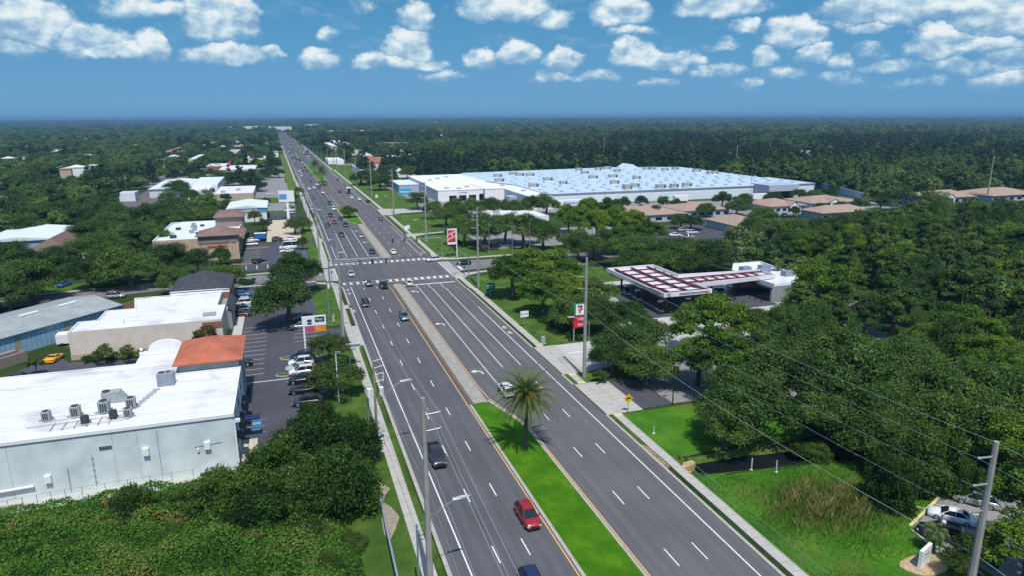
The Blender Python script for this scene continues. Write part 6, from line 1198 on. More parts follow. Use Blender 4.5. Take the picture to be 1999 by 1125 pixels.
part('red_panel','sign_red',t,lambda b:b.box(x-2.9,x-.4,y-.24,y-.201,5.,9.)); part('pink_stripe',M('sign_pink',(.80,.32,.38),.5),t,lambda b:[b.add([(x-2.9,y-.26,z),(x-.4,y-.26,z+1.),(x-.4,y-.26,z+1.7),(x-2.9,y-.26,z+.7)],[(0,3,2,1)]) for z in (5.6,7.2)]); part('emblem','sign_white',t,lambda b:b.cyl((x-1.6,y-.28,7.35),(x-1.6,y-.3,7.35),.3,.3,12))
t=thing('pylon_sign','white and pale blue pylon sign at the roadside before the short row of parked cars','sign',(-.5,352,0)); x,y=G(556,413,0); y=328; x=.2; t.location=(x,y,0)
part('pier','trim_white',t,lambda b:b.box(x-.6,x+.5,y-.3,y+.3,0,9.)); part('panel','sign_white',t,lambda b:b.box(x-3.6,x+3.2,y-.5,y+.3,8.,13.)); part('blue_panel','blue_paint',t,lambda b:b.box(x-3.4,x-.1,y-.58,y-.51,9.2,11.6))
for (px,py,w,h,z,mt,lb,tx) in ((1226,806,1.3,1.3,2.3,'sign_yellow','yellow diamond warning sign beside the shaded drive',None),(957,582,2.6,2.6,2.4,'sign_green','green guide sign on the verge near the junction',None),(1024,640,1.9,1.4,2.6,'sign_white','small white sign on the right verge','ONE WAY')):
    x,y=G(px,py); t=thing('road_sign',lb,'road sign',(x,y,0)); part('post','galv',t,lambda b:b.cyl((x,y+.06,0),(x,y+.06,z+h/2),.05))
    if 'diamond' in lb:
        part('plate',mt,t,lambda b:b.add([(x,y,z-.8),(x+.8,y,z),(x,y,z+.8),(x-.8,y,z),(x,y+.03,z-.8),(x+.8,y+.03,z),(x,y+.03,z+.8),(x-.8,y+.03,z)],[(0,1,2,3),(7,6,5,4)])); part('symbol','ink',t,lambda b:b.add([(x-.45,y-.01,z-.18),(x+.5,y-.01,z-.02),(x+.45,y-.01,z+.16),(x-.1,y-.01,z+.16),(x-.45,y-.01,z+.02)],[(0,1,2,3,4)]))
    else:
        part('plate',mt,t,lambda b:b.box(x-w/2,x+w/2,y,y+.04,z-h/2+.4,z+h/2+.4))
        if tx: text_mb(tx,.4,'ink',t,(x,y-.01,z+.4),(rad(90),0,0),'lettering')
        else: part('legend','sign_white',t,lambda b:(b.box(x-.9,x+.7,y-.02,y-.005,z+.9,z+1.1),b.box(x-.9,x+.5,y-.02,y-.005,z+.2,z+.4)))
t=thing('store_sign','bright blue sign with white lettering beside an oak on the verge','sign',(64,383,0)); x,y=63.5,383; part('panel','sign_cyan',t,lambda b:b.box(x-4.,x+3.2,y-.3,y+.3,3.2,6.4)); part('post','galv',t,lambda b:(b.box(x-2.5,x-2.2,y-.1,y+.1,0,3.2),b.box(x+1.5,x+1.8,y-.1,y+.1,0,3.2))); text_mb('Walmart',1.6,'sign_white',t,(x-.4,y-.34,4.8),(rad(90),0,0),'lettering',.03)
t=thing('gantry_sign','white-edged grey sign board on the left pavement','sign',(9.7,122.5,0)); x,y=9.6,122.5; part('post','galv_green',t,lambda b:b.cyl((x-.9,y,0),(x-.9,y,4.4),.06)); part('panel','ac_blue',t,lambda b:b.box(x-1.5,x+1.1,y-.04,y+.04,3.7,4.3)); part('frame','trim_white',t,lambda b:(b.box(x-1.5,x+1.1,y-.07,y+.07,4.3,4.5),b.box(x-1.5,x+1.1,y-.07,y+.07,3.5,3.7)))
x,y=59,44.7; t=thing('monument_sign','white monument sign on tan mulch in the lower right corner','sign',(x,y,0)); d=.25; part('board','sign_white',t,lambda b:b.prism([(57.9,44.2),(60.1,45.0),(60.0,45.3),(57.8,44.5)],.15,2.1)); o=text_mb('Trinity',.42,'galv',t,(58.95,44.5,1.55),(rad(90),0,math.atan2(.8,2.2)),'lettering'); o=text_mb('Medical Group',.2,'galv',t,(58.95,44.5,1.15),(rad(90),0,math.atan2(.8,2.2)),'lettering'); 
b=MB(); b.prism([(59+2.6*math.cos(a)*(1+.12*math.sin(3*a)),44.6+1.7*math.sin(a)*(1+.1*math.cos(2*a))) for a in [i*.3927 for i in range(16)]],0,.14); struct('mulch_bed',b,'mulch_tan')
for px,py,h,lb in ((1467,915,1.7,'left of two white marker posts beside the ditch'),(1515,922,1.6,'right of two white marker posts beside the ditch'),(1347,917,1.5,'thin yellow marker post by the culvert'),(1276,847,1.1,'short white and orange marker on the lawn')):
    x,y=G(px,py); b=MB(); b.cyl((x,y,gz(x,y)-.1),(x,y,gz(x,y)+h),.07 if 'thin' not in lb else .04,.07 if 'thin' not in lb else .04,8); b.cyl((x,y,gz(x,y)),(x,y,gz(x,y)+.08),.25,.2,8); b.solo('marker_post','marker_white' if 'yellow' not in lb else 'sign_yellow',(x,y,gz(x,y)),label=lb,cat='marker post')
for px,py,s,lb in ((792,448,1.2,'white utility cabinet standing on the verge past the junction, left one'),(797,446,1.2,'white utility cabinet standing on the verge past the junction, right one'),(1060,672,.8,'small grey cabinet under the lamp arm by the price sign'),(832,470,.9,'small grey box on the shaded lawn past the junction'),(735,385,1.3,'white box on the verge left of the blue sign')):
    x,y=G(px,py); t=thing('utility_cabinet',lb,'cabinet',(x,y,0)); part('casing','trim_white' if 'white' in lb else 'ac_grey',t,lambda b:b.box(x-s/2,x+s/2,y-s/2.5,y+s/2.5,.1,1.5)); part('plinth','concrete_slab',t,lambda b:b.box(x-s*.65,x+s*.65,y-s/2,y+s/2,0,.1))
# chain-link fences
def fence(pts,h,label,n):
    t=thing('chain_link_fence',label,'fence',(*pts[0],0)); 
    for i in range(n+1):
        f=i/n*(len(pts)-1); k=min(int(f),len(pts)-2); f-=k; x=pts[k][0]+(pts[k+1][0]-pts[k][0])*f; y=pts[k][1]+(pts[k+1][1]-pts[k][1])*f; part('fence_post','galv_green',t,lambda b:b.cyl((x,y,0),(x,y,h),.035,.035,6))
    b=MB(); 
    for a,c in zip(pts,pts[1:]): b.cyl((*a,h-.03),(*c,h-.03),.025,.025,5); b.cyl((*a,.1),(*c,.1),.015,.015,4); b.cyl((*a,h*.5),(*c,h*.5),.008,.008,4)
    b.build('rails','galv_green',t); return t
fence([(-58,85.6),(-34.6,85.7),(-27,86.3),(-14,86.6)],1.9,'wire fence along the foot of the long grey wall',16)
fence([(46.9,68),(47.1,52),(47.4,40),(47.6,30)],1.4,'green wire fence along the edge of the right pavement',12)
# path of bare ground, fallen pipe line on the left verge
b=MB(); P_=[G(740,942),G(762,955),G(752,968),G(748,982),G(765,992),G(780,1010),G(772,1035),G(762,1055),G(750,1045),G(745,1015),G(748,995),G(738,975)]; b.flat(P_,.012); struct('bare_path',b,M('path_stone',(.33,.27,.21),.95,.3,3.,bump=.4,bscale=8))
b=MB(); p,q=G(742,975),G(772,1140); b.tube([(p[0],p[1],.5),((p[0]+q[0])/2,(p[1]+q[1])/2,1.2),(q[0],q[1]-3,1.9)],.13,8); b.solo('guard_rail','ac_blue',(p[0],p[1],.2),label='blue grey metal rail beside the bare path on the left verge',cat='rail')
b=MB(); b.prism([(46.9,70.4),(48.2,70.6),(49.2,71.2),(49.,71.9),(47.6,71.7),(46.8,71.4)],-1.3,-.25); b.solo('culvert_headwall','mulch_tan',(48,71.4,0),label='pale concrete culvert head where the ditch meets the pavement',cat='headwall')
b=MB(); b.prism([(44.1,70.4),(44.9,70.6),(45.1,76.5),(44.6,77.4),(44.1,77)],-.02,.13); struct('kerb_inlet',b,'dirt')
b=MB(); pk_=[(63.4,50.2),(66.8,51.6),(70.2,53.0),(75.5,55.2)]; 
for a,c in zip(pk_,pk_[1:]): b.prism([a,c,(c[0]-.12,c[1]+.3),(a[0]-.12,a[1]+.3)],-.02,.2)
struct('kerb_yellow',b,'tactile_yellow')
b=MB(); b.flat([(63.5,50.1),(75.6,55.1),(90,50),(82,34),(64,38),(63.8,44.8)],.10); struct('corner_lot',b,'asphalt_old'); b=MB(); 
for a,c in (((63.,49.8),(62.6,47.)),((62.6,47.),(63.6,44.6)),((63.6,44.6),(63.2,41.5))): b.prism([a,c,(c[0]-.25,c[1]),(a[0]-.25,a[1])],-.02,.18)
struct('corner_kerb',b,'concrete_kerb')
b=MB()
for i in range(4): x,y=65.6+i*2.6,48.6+i*1.1; b.flat([(x-1.2,y+2.4),(x-1.1,y+2.45),(x+2.1,y-1.5),(x+2.,y-1.55)],.112)
struct('corner_bay_lines',b,'white_line')
# planted kerb islands in the lots
for cx,cy,rx,ry,lb in ((0.2,131,4.,1.3,''),(-1.5,122.,3.,1.,''),(-13,229,6,1.2,''),(-12,257.,4.5,1.4,''),(-12.6,186,2.5,1.5,''),(-5.5,187.5,6.5,1.,''),(-11.6,119.5,1.6,1.2,'')):
    b=MB(); b.prism([(cx+rx*math.cos(a),cy+ry*math.sin(a)) for a in [i*.3927 for i in range(16)]],-.02,.15); struct('island_kerb',b,'concrete_kerb'); b=MB(); b.prism([(cx+(rx-.25)*math.cos(a),cy+(ry-.25)*math.sin(a)) for a in [i*.3927 for i in range(16)]],0,.18); struct('island_bed',b,'mulch' if cy>200 else 'lawn')
b=MB()
for i in range(3): b=MB(); x,y=G(481+i*21,526-i*1.5); b.box(x-.15,x+.15,y-.15,y+.15,0,1.1); b.solo('bollard','trim_white',(x,y,0),label='white post in the short row along the shop lot lawn',cat='bollard',group='white posts along the shop lot')
b=MB(); 
# ------------------------------------------------------------------ planting
def T(kind,px,py,h,r,label,group=None,**k):
    x,y=G(px,py,h*.55)
    if kind in('oak','olive','wood','pine'): r*=1.10; h*=1.10
    if kind=='round_pine': r*=1.18; h*=1.42
    if 'before the flat white store' in label or 'striped' in label: h*=1.3; r*=1.25
    if kind=='bamboo' and h>2.9: h*=1.28; r*=1.08
    return tree(kind,x,y,h,label,group,r=r,**k)
def clearx(x,y): return True
# left side, near
T('bamboo',540,900,7.5,4.6,'leftmost of the big bushy trees crowding the end of the bank lot'); T('bamboo',600,860,7.5,4.6,'tallest middle one of the big bushy trees at the end of the bank lot'); T('bamboo',655,925,8.,4.8,'lowest right one of the big bushy trees beside the pavement'); T('bamboo',690,850,6.5,3.6,'bushy tree nearest the wooden transformer poles'); T('bamboo',580,960,6.5,4.2,'bushy tree at the lower front of the dark clump, above the vines')
T('bamboo',622,815,5.5,3.4,'low bushy tree beside the last charcoal crossover')
T('bamboo',430,960,5.4,4.0,'wide light green shrub at the foot of the long grey wall',name='large_shrub'); T('bamboo',380,975,3.6,3.2,'olive shrub at the left shoulder of the wide light green shrub',name='large_shrub'); T('bamboo',258,982,4.6,2.7,'round isolated green shrub against the wire fence',name='large_shrub'); T('bamboo',500,985,4.5,3.4,'shrub between the wide light green shrub and the dark clump',name='large_shrub')
for px,py,h,r in ((60,1075,2.4,1.9),(150,1050,2.2,1.8),(330,1035,2.6,2.),(250,1100,2.3,2.),(430,1070,2.5,2.),(520,1075,2.8,2.1),(600,1040,3.0,2.2),(640,1095,2.4,1.8),(560,1110,2.2,1.8),(120,1110,2.3,1.8),(380,1110,2.2,1.7),(690,1050,2.0,1.5)): T('bamboo',px,py,h,r,'ragged shrub rising out of the vine thicket','shrubs rising out of the vine thicket',name='large_shrub')
T('olive',642,682,6.2,3.9,'upper of two leafy trees between the parked row and the pavement'); T('olive',652,738,6.2,3.9,'lower of two leafy trees, with the slim white post in front')
T('bush',850,1125,1.6,1.5,'small dark shrub on the verge at the bottom edge',name='shrub') if False else None
T('oak',578,528,11.2,5.9,'spreading dark oak at the near left corner of the junction'); T('oak',560,585,11.2,6.4,'broad dark oak casting a shadow over the bank lot')
T('small',201,690,4.6,2.,'sparse yellow green tree behind the white parapet, left one'); T('small',248,692,4.4,2.1,'sparse darker tree behind the white parapet, right one'); T('rust',402,655,5.,2.9,'rust tinged tree at the corner of the cream building'); T('small',68,712,3.6,1.6,'thin grey green sapling beside the yellow sports car')
for i in range(14):
    x=-38+i*1.5; tree('bush',x+random.uniform(-.2,.2),141.2+random.uniform(-.2,.2),1.5,'clipped shrub in the hedge along the cream wall','hedge along the cream wall',r=1.15)
T('oak',442,543,7.5,4.6,'oak between the cross street and the dark hipped roof'); 
for px,py,h,r,l in ((250,520,11,7.2,'large oak with a visible trunk behind the metal warehouse'),(325,505,10,6.5,'large oak behind the shop row front lawn'),(60,545,11,7.,'large bright oak overhanging the cross street at the left'),(15,570,9.5,5.5,'oak cut by the left edge above the warehouse'),(20,500,10,6.,'oak at the left edge with bare branches showing'),(135,500,10,6.5,'dark oak above the driveway with the blue car'),(195,478,10,6,'dark grey green oak left of the leaning wooden pole'),(175,530,9,5,'dark oak beside the leaning wooden pole'),(100,510,9,5,'oak between the brown roof and the driveway'),(385,510,8,4.,'oak in front of the sandwich shop wall'),(430,497,6,2.8,'small oak before the shop row tower'),(295,460,9.5,6,'oak touching the back of the shop row'),(250,455,9.5,5.5,'bright oak between shop row and pale shed'),(345,545,7.5,3.8,'oak left of the dark hipped roof')):
    T('oak',px,py,h,r,l)
T('bush',498,507,1.4,1.4,'round shrub on the kerb of the shop row corner'); T('bush',466,508,1.6,1.5,'yellowish shrub at the foot of the shop row column')
# roadside left beyond
for px,py,h,r,l in ((575,440,6,3.8,'dark tree under the round pole sign'),(591,435,6,3.4,'dark tree on the verge by the paver yard'),(590,473,4.5,1.9,'narrow dark tree beside the camper van'),(573,384,5.5,2.6,'light tree behind the pylon sign'),(583,372,5.5,2.6,'small tree on the verge beyond the pylon sign'),(497,426,5,2.2,'pale green tree against the blue striped wall'),(520,392,4.5,2.2,'small palm like tree beside the dark lot'),(514,440,4,1.9,'shrubby tree at the corner of the blue striped building'),(543,335,8,4.6,'round tree on the lawn before the distant lots'),(433,342,6.5,2.7,'leftmost of three trees before the tan restaurant'),(462,341,6.5,2.7,'middle of three trees before the tan restaurant'),(483,341,6.5,3.,'rightmost of three trees before the tan restaurant'),(515,335,6,2.6,'tree at the corner of the tan restaurant')):
    T('olive' if h<6 else 'oak',px,py,h,r,l)
for px,py,h,r in ((345,365,12,7.5),(372,382,10,5.5),(342,404,8,4.5),(370,415,9.5,6),(306,416,8,5),(400,425,9,5.5),(440,385,6,3.5),(340,430,9.5,6),(270,425,9,6),(222,412,8,5),(215,440,9,6),(175,455,9,6),(160,425,9,6),(120,410,9.5,6),(90,415,9,5.5),(60,405,9,6),(30,400,9,6),(50,440,8,5),(200,400,9,6),(395,395,7,4.5),(415,405,7,4),(450,400,5.5,3.5),(340,340,9,5)):
    T('oak',px,py,h*(1.1 if py>385 else .8),r*(1.15 if py>385 else .9),'dense dark oak on the blocks beyond the sandwich shop row','oaks over the blocks beyond the shop row')
# right side, near junction
PG='bright domed pines beside the right verge'
for px,py,h,r,l in ((1000,545,9,5.5,'nearest pine dome of the dense group past the right verge, left one'),(1045,535,10,6.5,'widest bright pine dome right of the junction'),(1092,535,9,5.,'pine dome at the right of the verge group'),(1060,580,8,5,'low pine at the front of the verge group'),(1100,580,8,4.5,'low pine between the verge group and the price sign')): T('round_pine',px,py,h,r,l)
T('round_pine',1388,645,9.8,5.9,'big round-topped bright pine in front of the fuel canopy',v=1); T('pine',1405,700,12,5.2,'loose pine under the round-topped one, above the dark drive'); T('pine',1365,700,9,4.4,'pine on the left of the shaded drive entrance')
OG='dark oaks around the station driveway'
for px,py,h,r,l in ((1115,610,8,4.2,'dark tree behind the price sign'),(1160,570,8.5,5,'dark tree left of the fuel canopy corner'),(1180,615,8,4.6,'dark tree just right of the tall pole'),(1225,620,7.5,4.2,'dark tree in front of the canopy columns'),(1215,672,8,5.,'dark oak behind the driveway lawn'),(1265,655,7.5,4.6,'dark oak before the pale forecourt'),(1195,700,6,3.6,'low dark oak nearest the driveway lawn'),(1265,712,6.5,4.6,'low dark oak right of the driveway lawn'),(1465,800,9,5.6,'big oak over the ditch lawn, lower one'),(1420,825,7,3.8,'dark tree shading the ditch lawn'),(1480,730,9.5,5.4,'oak above the shaded drive'),(1535,740,9.5,5.2,'oak above the upper ditch, left'),(1440,760,8,4.4,'tree between the round pine and the ditch lawn')): T('oak',px,py,h,r,l)
T('olive',1172,735,2.4,1.3,'small light shrub tree on the driveway lawn')
# wooded lots, right
WGd=[('oak',x,y,h,r) for x,y,h,r in ((1590,700,9.5,5.5),(1640,690,10,6),(1690,705,9,5.5),(1600,760,9.5,5.5),(1660,755,10,6),(1720,760,9.5,5.5),(1620,820,9,5),(1690,815,9.5,5.5),(1750,810,9.5,5.5),(1780,760,10,6),(1840,775,10,6),(1820,830,9.5,5.5),(1880,820,10,6),(1900,770,10,6),(1950,790,10,6),(1990,830,10,6),(1780,700,9,5),(1560,665,8,4.6),(1500,680,8,4.6),(1525,640,7.5,4),(1470,640,7.5,4),(1590,640,8,4.2),(1750,730,9,5),(1940,850,9,5.5),(1720,850,7,4.2))]
for k,x,y,h,r in WGd: T(k,x,y,h*random.uniform(.82,1.3),r*random.uniform(.82,1.0),'one of the interlocking dark oaks between the ditch and the station','dark oaks between the ditch and the station')
for px,py,h,r,l in ((1775,885,7.5,4.4,'dark dense tree at the left of the clump above the corner lot'),(1835,885,7.5,4.2,'dark dense tree directly above the white sunroof sedan'),(1895,935,5,1.8,'small tree overhanging the silver crossover'),(1740,935,6,3.,'dark tree at the edge of the wet field')): T('bamboo',px,py,h,r,l)
T('pine',1985,880,11,3.8,'bright pine crown behind the thick leaning pole'); T('pine',2030,985,13,4.2,'tall pine on the right edge with a bare trunk'); T('pine',2010,1080,8,3.,'lower pine crown in the lower right corner'); T('olive',1905,1080,4.5,1.9,'loose shrub tree beside the corner lot kerb'); T('olive',1870,1100,3.,1.4,'small shrub beside the mulch bed')
T('pine',1605,560,15.5,5.4,'tall loose light green tree hiding the right end of the convenience store'); T('wood',1562,600,11,4.2,'narrow tree in front of the convenience store corner'); T('oak',1580,625,9,4.8,'oak between the round pine and the convenience store'); T('wood',1640,610,12,4.4,'tall light tree beside the small lawn right of the store')
# rows behind the junction lawn and bank
for px,py,h,r,l in ((905,455,8,4.6,'oak right of the striped pole sign'),(945,452,8.5,5,'oak before the flat white store, first from the left'),(985,450,8.5,5,'oak before the flat white store, second from the left'),(1022,452,8.5,5,'oak before the flat white store, third from the left'),(1060,462,8,4.6,'oak before the flat white store, fourth from the left'),
  (870,420,8.5,5.2,'bright oak beside the pole past the junction'),(846,408,8,4.6,'oak left of the bright one past the junction'),(920,405,9,5.6,'dark oak in front of the store bay doors'),(955,402,9,5.4,'dark oak right of the store bay doors'),(987,398,5.5,2.4,'light green small tree by the store wall'),(1035,400,9.5,6,'left one of the dark oaks beside the lettered trailer'),(1066,397,9.5,6,'right one of the dark oaks beside the lettered trailer'),(815,390,8.5,5.4,'oak behind the blue store sign'),(885,402,8,4.6,'dark oak left of the store bay doors'),(1000,405,8,4.6,'dark oak between the light green small tree and the pair by the trailer'),(897,425,6.5,3.6,'thin forked tree on the island behind the striped sign')): T('oak',px,py,h,r,l)
for px,py,h,r in ((740,355,7.5,4.4),(757,348,7.5,4.6),(722,342,8,5),(705,345,8,4.6),(712,325,9,5),(700,312,9,5.5),(745,335,7,4),(765,330,7,4),(680,300,8,5),(690,290,8,5),(667,289,8,5),(800,335,8,5),(760,312,7,4.5),(785,318,7,4.5),(740,305,7,4.5),(718,290,9,6),(730,283,9,6),(650,296,7,4),(640,288,7,4),(812,322,8,5),(830,328,7,4)):
    T('oak',px,py,h*1.25,r*1.5,'roadside oak among the low shops right of the boulevard, before the giant store','oaks among the shops right of the boulevard')
for px,py,h,r in ((1130,440,10,5),(1165,445,10,5),(1200,440,10,5.2),(1235,445,10,5),(1190,415,9.5,5),(1150,415,9.5,5),(1215,470,8,4.5),(1270,460,8,4.6),(1110,430,9,4.5)): T('round_pine',px,py,h,r,'bright pine of the grove left of the office lot','bright pines left of the office lot')
for px,py,h,r in ((1215,490,8.5,5.5),(1255,488,8.5,5.5),(1300,492,8.5,5.5),(1345,492,8.5,5.5),(1385,495,8.5,5.5),(1240,510,7,4.5),(1180,470,7.5,4.5),(1290,515,7,4),(1350,515,7,4),(1130,480,7.5,4.5),(1160,480,7,4)): T('oak',px,py,h*1.12,r*1.1,'dusky oak of the thick row behind the fuel canopy','dusky oaks behind the fuel canopy')
for px,py,h,r in ((1277,412,6,3.8),(1250,392,6,3.5),(1295,393,6,3),(1215,395,6,4),(1320,396,5,2.6),(1378,408,6.5,4.2),(1350,432,6,4.4),(1330,430,6,3.6),(1237,428,6,3.6),(1410,388,8,4.6),(1450,392,8,5),(1490,420,8,5.4),(1470,440,7.5,4.6),(1438,402,7.5,4.6),(1510,385,7,4.2),(1550,412,5,2.6),(1600,405,5,3),(1640,402,5,3),(1680,398,6,4),(1720,395,6,4),(1590,380,6,4),(1620,376,6,4),(1560,378,6,4)): T('oak',px,py,h,r,'rounded oak set around the tan-roofed offices','oaks around the tan-roofed offices')
for px,py,h,r in ((1505,448,9,5.4),(1545,452,10,5.6),(1590,450,10,5.6),(1632,446,11,5.4),(1672,440,11,5.2),(1530,480,10,5.4),(1575,485,11,5.4),(1618,478,11,5.4),(1700,432,10,5.)): T('oak',px,py,h,r,'dark oak of the belt between the gabled offices and the convenience store','dark oak belt beyond the convenience store')
# individual trees of the right-hand wood (nearest ones)
rw=random.Random(21); cnt=0
def rowt(poly,n,kinds,h0,h1,r0,r1,label,group,md):
    pts=[]; xs_=[p[0] for p in poly]; ys_=[p[1] for p in poly]; tries=0
    while len(pts)<n and tries<n*60:
        tries+=1; x=rw.uniform(min(xs_),max(xs_)); y=rw.uniform(min(ys_),max(ys_)); ins=False; j=len(poly)-1
        for i in range(len(poly)):
            if (poly[i][1]>y)!=(poly[j][1]>y) and x<(poly[j][0]-poly[i][0])*(y-poly[i][1])/(poly[j][1]-poly[i][1])+poly[i][0]: ins=not ins
            j=i
        if ins and all((x-a)**2+(y-b)**2>md*md for a,b in pts): pts.append((x,y)); tree(rw.choice(kinds),x,y,rw.uniform(h0,h1),label,group,r=rw.uniform(r0,r1))
gp=lambda *L:[G(a,b,5) for a,b in L]
rowt(gp((1550,520),(1600,478),(1700,446),(1999,428),(2150,440),(2150,700),(1999,660),(1760,640),(1690,560)),110,['wood','wood','pine','wood','oak'],12.5,18,4.2,5.6,'tall tree of the dense mixed wood on the right, between offices and station','dense wood on the right',4.9)
rowt(gp((1570,560),(1650,570),(1720,640),(1600,640)),5,['wood','pine'],8,11,3.4,4.2,'light green cypress like tree right of the convenience store','light trees right of the convenience store',5)
rowt(gp((1760,640),(1999,640),(2100,760),(1900,745),(1820,690)),12,['pine','pine','olive'],8,12,4,5,'olive bright pine along the right edge above the dark oaks','olive pines along the right edge',6)
for px,py,h,l,f in ((1027,878,9.6,'big date palm with orange fruit at the head of the grass median',True),(616,340,8.5,'left one of two date palms on the far grass island',False),(629,356,8.5,'right one of two date palms on the far grass island',False)):
    x,y=G(px,py); palm(x,y,7.9 if f else h,l,'date',None,f,1.25 if f else 1.5)
x,y=G(682,424); tree('oak',x,y,6.,'round tree on the small median island beyond the junction',None,r=3.9)
x,y=G(1820,1078); palm(x,y,2.4,'small palm on the lawn before the corner lot','sabal',None,False,.95)
for px,py,h in ((1515,560,7),(1530,640,6)): x,y=G(px,py); palm(x,y,h,'cabbage palm leaning at the store end of the canopy, %s one'%('upper' if py<600 else 'lower'),'sabal',None,False,1.3)
for i,(px,py) in enumerate(((1478,480),(1460,478),(1500,470),(1490,500))): x,y=G(px,py); palm(x,y,3.5,'low palm beside the pale drive behind the canopy','sabal','palms beside the pale drive',False,1.6)
for px,py in ((646,300),(654,303),(660,306),(640,296),(668,308),(650,290)): x,y=G(px,py); palm(x,y,10,'slender palm at the distant roadside lots','sabal','palms at the distant roadside lots',False,1.5)
for i in range(8): x,y=G(1600+i*12,455); 
rs=random.Random(3)
for px,py in ((490,368),(500,369),(476,384),(1100,470),(1290,398),(1335,399),(1470,430),(1610,395),(1250,404),(475,553),(488,553),(720,395),(1250,455),(1010,500),(1120,495)):
    x,y=G(px,py); tree('bush',x,y,1.6,'low rounded shrub beside a building or lot','low shrubs around the lots',r=1.7)
# scrub along the ditch and the field edge
for px,py,h in ((1600,880,2.5),(1650,872,2.2),(1700,865,2.6),(1740,870,2.8),(1760,890,3),(1720,905,3),(1560,872,1.6),(1790,935,2.2)): 
    x,y=G(px,py,1); tree('bamboo',x,y,h,'ragged scrub along the shaded ditch bank','scrub along the ditch',name='large_shrub',r=h*.9)
for px,py in ((1340,632),(1320,640),(1480,610),(1500,615),(1100,640),(1080,630),(1065,622),(1120,655)):
    x,y=G(px,py,1); tree('bush',x,y,1.7,'dark shrub at the foot of the trees by the station','shrubs around the station',r=1.8)
# ------------------------------------------------------------------ far woods: one mass
PROTO=bpy.data.collections.new('far_tree_shapes')
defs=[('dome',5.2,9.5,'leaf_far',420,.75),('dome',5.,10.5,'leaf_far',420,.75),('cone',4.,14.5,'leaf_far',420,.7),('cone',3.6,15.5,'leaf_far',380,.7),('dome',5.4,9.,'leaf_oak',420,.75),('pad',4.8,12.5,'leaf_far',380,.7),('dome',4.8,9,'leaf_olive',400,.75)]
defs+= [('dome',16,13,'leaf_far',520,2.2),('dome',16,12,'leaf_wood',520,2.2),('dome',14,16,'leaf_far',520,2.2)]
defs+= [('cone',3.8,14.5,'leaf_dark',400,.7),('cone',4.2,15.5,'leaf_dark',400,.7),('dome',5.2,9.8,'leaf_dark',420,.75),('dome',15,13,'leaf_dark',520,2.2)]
for i,(sh_,R,H_,mt,nc,cs) in enumerate(defs):
    big=R>10; me=crown('far_crown_%d'%i,300+i,R,.2 if not big else .1,H_,16 if not big else 30,nc*4,cs*.55,mt,.40 if not big else .28,sh_,tan=.75,con=.6)
    o=bpy.data.objects.new('%02d_far'%i,me); PROTO.objects.link(o)
EXC=[(112,200,176,262),(-14,62,-100,330),(-10,70,330,700),(-45,-5,200,300),(-30,0,315,430),(-50,-15,345,400),(60,310,296,505),(50,150,225,300),(-60,-10,80,200),(-56,-8,405,432),(130,205,255,296),(215,285,235,296),(300,410,222,292),(44,112,100,215),(45,110,20,100),(140,215,200,262),(-100,-68,245,312),(-25,0,590,612)]
rf=np.random.RandomState(8)
PTS=[];SCL=[];IDX=[]
for o_ in list(COL.objects):
    pass
BB=[]
for o_ in COL.objects:
    if o_.parent is None and o_.type=='EMPTY' and o_.get('category') in ('building',):
        xsb=[];ysb=[]
        for c_ in o_.children:
            if c_.type=='MESH': 
                for v_ in c_.bound_box: xsb.append(v_[0]+o_.location.x+c_.location.x); ysb.append(v_[1]+o_.location.y+c_.location.y)
        BB.append((min(xsb)-(5 if not o_.name.startswith('house') else 1),max(xsb)+(5 if not o_.name.startswith('house') else 1),min(ysb)-(50 if o_.name.startswith('distant') else 48 if o_.name.startswith('house') else (36 if o_.location.y>300 else 10)),max(ysb)+4))
streets=[[G(340,322),G(358,340),G(345,352),G(312,375),G(240,405),G(180,440)]]
def near_street(x,y):
    D_=math.hypot(x,y)
    for s_ in streets:
      for x,y in [(x+x/D_*q,y+y/D_*q) for q in (0,14,28,45,62)]:
        for a,b in zip(s_,s_[1:]):
            dx,dy=b[0]-a[0],b[1]-a[1]; t=np.clip(((x-a[0])*dx+(y-a[1])*dy)/(dx*dx+dy*dy),0,1); 
            if math.hypot(x-a[0]-t*dx,y-a[1]-t*dy)<9.5: return True
    return False
TREEXY=np.array([(o_.location.x,o_.location.y) for o_ in COL.objects if o_.parent is None and o_.get('category')=='tree'])
def lowfreq(x,y): return math.sin(x*.004+1.3)*math.sin(y*.0031+.4)+.6*math.sin(x*.011+y*.006)+.4*math.sin(x*.021-y*.017)
def ok(x,y,mr):
    b=bend(y)
    if y<3500 and (-14 if y<330 else 1)+b<x<(60 if y<440 else 52)+b- (8 if y>1200 else 0): return False
    for a,c,d,e in EXC:
        if a<x<c and d<y<e: return False
    for a,c,d,e in BB:
        if a<x<c and d<y<e: return False
    if y<560 and near_street(x,y): return False
    return True
n=0
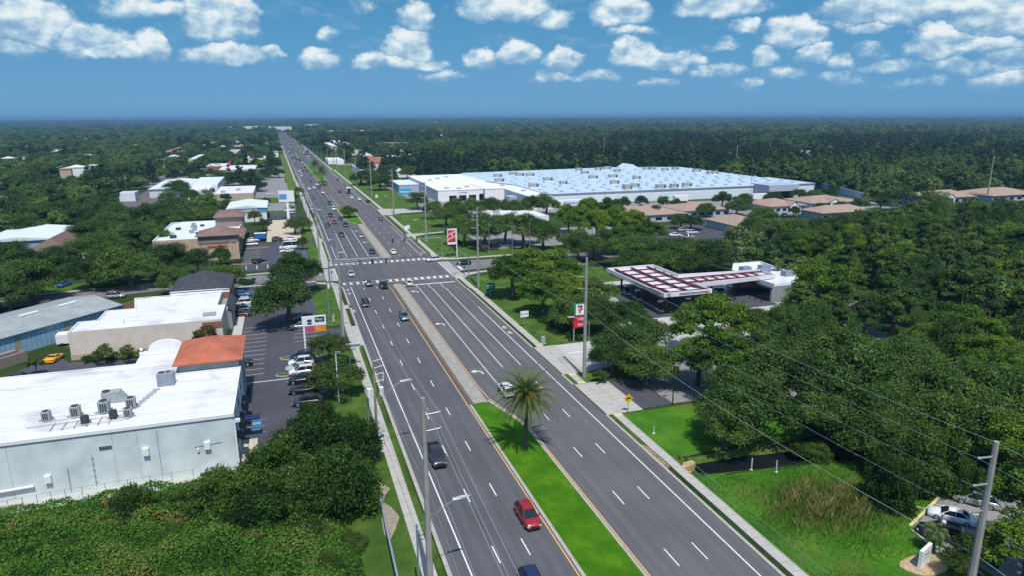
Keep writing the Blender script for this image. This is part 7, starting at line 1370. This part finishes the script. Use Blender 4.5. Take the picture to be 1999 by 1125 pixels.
for (d0,d1,sp,big) in ((120,420,8.,0),(420,900,9.5,0),(900,1600,13.,0),(1600,2600,34,1),(2600,4500,60,1),(4500,9500,110,1)):
    area=.5*(d1*d1-d0*d0)*rad(92); N_=int(area/(sp*sp)*1.0)
    th=rf.uniform(rad(18.2-46),rad(18.2+46),N_); dd=np.sqrt(rf.uniform(d0*d0,d1*d1,N_)); X=dd*np.sin(th); Y=dd*np.cos(th)
    for x,y,d_ in zip(X,Y,dd):
        if not ok(x,y,5): continue
        if y<420 and len(TREEXY) and np.min((TREEXY[:,0]-x)**2+(TREEXY[:,1]-y)**2)<30: continue
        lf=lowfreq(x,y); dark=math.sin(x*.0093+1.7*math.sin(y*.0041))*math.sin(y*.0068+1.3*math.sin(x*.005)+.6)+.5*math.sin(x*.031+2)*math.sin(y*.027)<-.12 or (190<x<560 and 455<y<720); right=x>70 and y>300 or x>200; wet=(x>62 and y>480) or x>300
        if not wet:
            if rf.rand()<(.12 if x<-10 else .45)+((.25 if x<0 else .05) if -90<x<150 and 400<y<1100 else 0)+(.16 if x<-10 and 300<y<1300 else 0): continue
        if big: k=([8,8,13,7] if dark else [7,9,7,9,8])[rf.randint(4)]; s=rf.uniform(.75,1.15)*(1+ (d_-1600)/6000); zz=s*rf.uniform(.7,1.15)*(1.25 if wet else .95)/(1+(d_-1600)/5000)*(1+ (.5*max(0,math.sin(x*.0016+1)*math.sin(x*.0043)) if d_>5500 else 0))
        else:
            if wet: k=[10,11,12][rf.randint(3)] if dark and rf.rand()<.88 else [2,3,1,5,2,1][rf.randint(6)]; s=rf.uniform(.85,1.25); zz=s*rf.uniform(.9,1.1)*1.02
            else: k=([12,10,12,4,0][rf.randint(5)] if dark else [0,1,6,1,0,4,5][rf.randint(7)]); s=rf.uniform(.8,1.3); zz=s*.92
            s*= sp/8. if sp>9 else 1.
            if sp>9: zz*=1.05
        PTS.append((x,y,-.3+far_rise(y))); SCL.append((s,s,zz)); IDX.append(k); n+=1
print('far trees',n)
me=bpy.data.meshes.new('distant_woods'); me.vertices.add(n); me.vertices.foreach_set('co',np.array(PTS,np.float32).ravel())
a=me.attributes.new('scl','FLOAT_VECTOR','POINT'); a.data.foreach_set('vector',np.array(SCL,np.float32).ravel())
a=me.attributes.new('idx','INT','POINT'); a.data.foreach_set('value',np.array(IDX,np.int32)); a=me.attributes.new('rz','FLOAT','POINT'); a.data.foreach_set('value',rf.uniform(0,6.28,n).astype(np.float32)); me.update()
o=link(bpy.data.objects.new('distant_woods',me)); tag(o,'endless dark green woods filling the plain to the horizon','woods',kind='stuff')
ng=bpy.data.node_groups.new('woods','GeometryNodeTree'); ng.interface.new_socket('Geometry',in_out='INPUT',socket_type='NodeSocketGeometry'); ng.interface.new_socket('Geometry',in_out='OUTPUT',socket_type='NodeSocketGeometry')
gi=ng.nodes.new('NodeGroupInput'); go=ng.nodes.new('NodeGroupOutput'); ci=ng.nodes.new('GeometryNodeCollectionInfo'); ci.inputs['Collection'].default_value=PROTO; ci.inputs['Separate Children'].default_value=True; ci.inputs['Reset Children'].default_value=True
ip=ng.nodes.new('GeometryNodeInstanceOnPoints'); ip.inputs['Pick Instance'].default_value=True
def na(nm,dt): q=ng.nodes.new('GeometryNodeInputNamedAttribute'); q.data_type=dt; q.inputs[0].default_value=nm; return q
s_=na('scl','FLOAT_VECTOR'); i_=na('idx','INT'); z_=na('rz','FLOAT'); cx_=ng.nodes.new('ShaderNodeCombineXYZ'); L=ng.links
L.new(gi.outputs[0],ip.inputs['Points']); L.new(ci.outputs[0],ip.inputs['Instance']); L.new(i_.outputs[0],ip.inputs['Instance Index']); L.new(s_.outputs[0],ip.inputs['Scale']); L.new(z_.outputs[0],cx_.inputs[2]); L.new(cx_.outputs[0],ip.inputs['Rotation']); L.new(ip.outputs[0],go.inputs[0])
md=o.modifiers.new('woods','NODES'); md.node_group=ng
# ------------------------------------------------------------------ haze
b=MB(); b.box(-14500,14500,-2000,14500,-4,72); hz=b.build('haze',[],None,kind='stuff'); hz.data.materials.clear()
m=bpy.data.materials.new('haze'); m.use_nodes=True; t=NT(m.node_tree); t.n.clear(); v=t.node('ShaderNodeVolumePrincipled'); v.inputs['Color'].default_value=(.30,.57,.87,1); v.inputs['Density'].default_value=HAZE; v.inputs['Anisotropy'].default_value=.2; o_=t.node('ShaderNodeOutputMaterial'); t.l.new(v.outputs[0],o_.inputs['Volume']); hz.data.materials.append(m)
SC.cycles.max_bounces=6; SC.cycles.diffuse_bounces=3; SC.cycles.transmission_bounces=4; SC.cycles.volume_bounces=0; SC.cycles.transparent_max_bounces=4
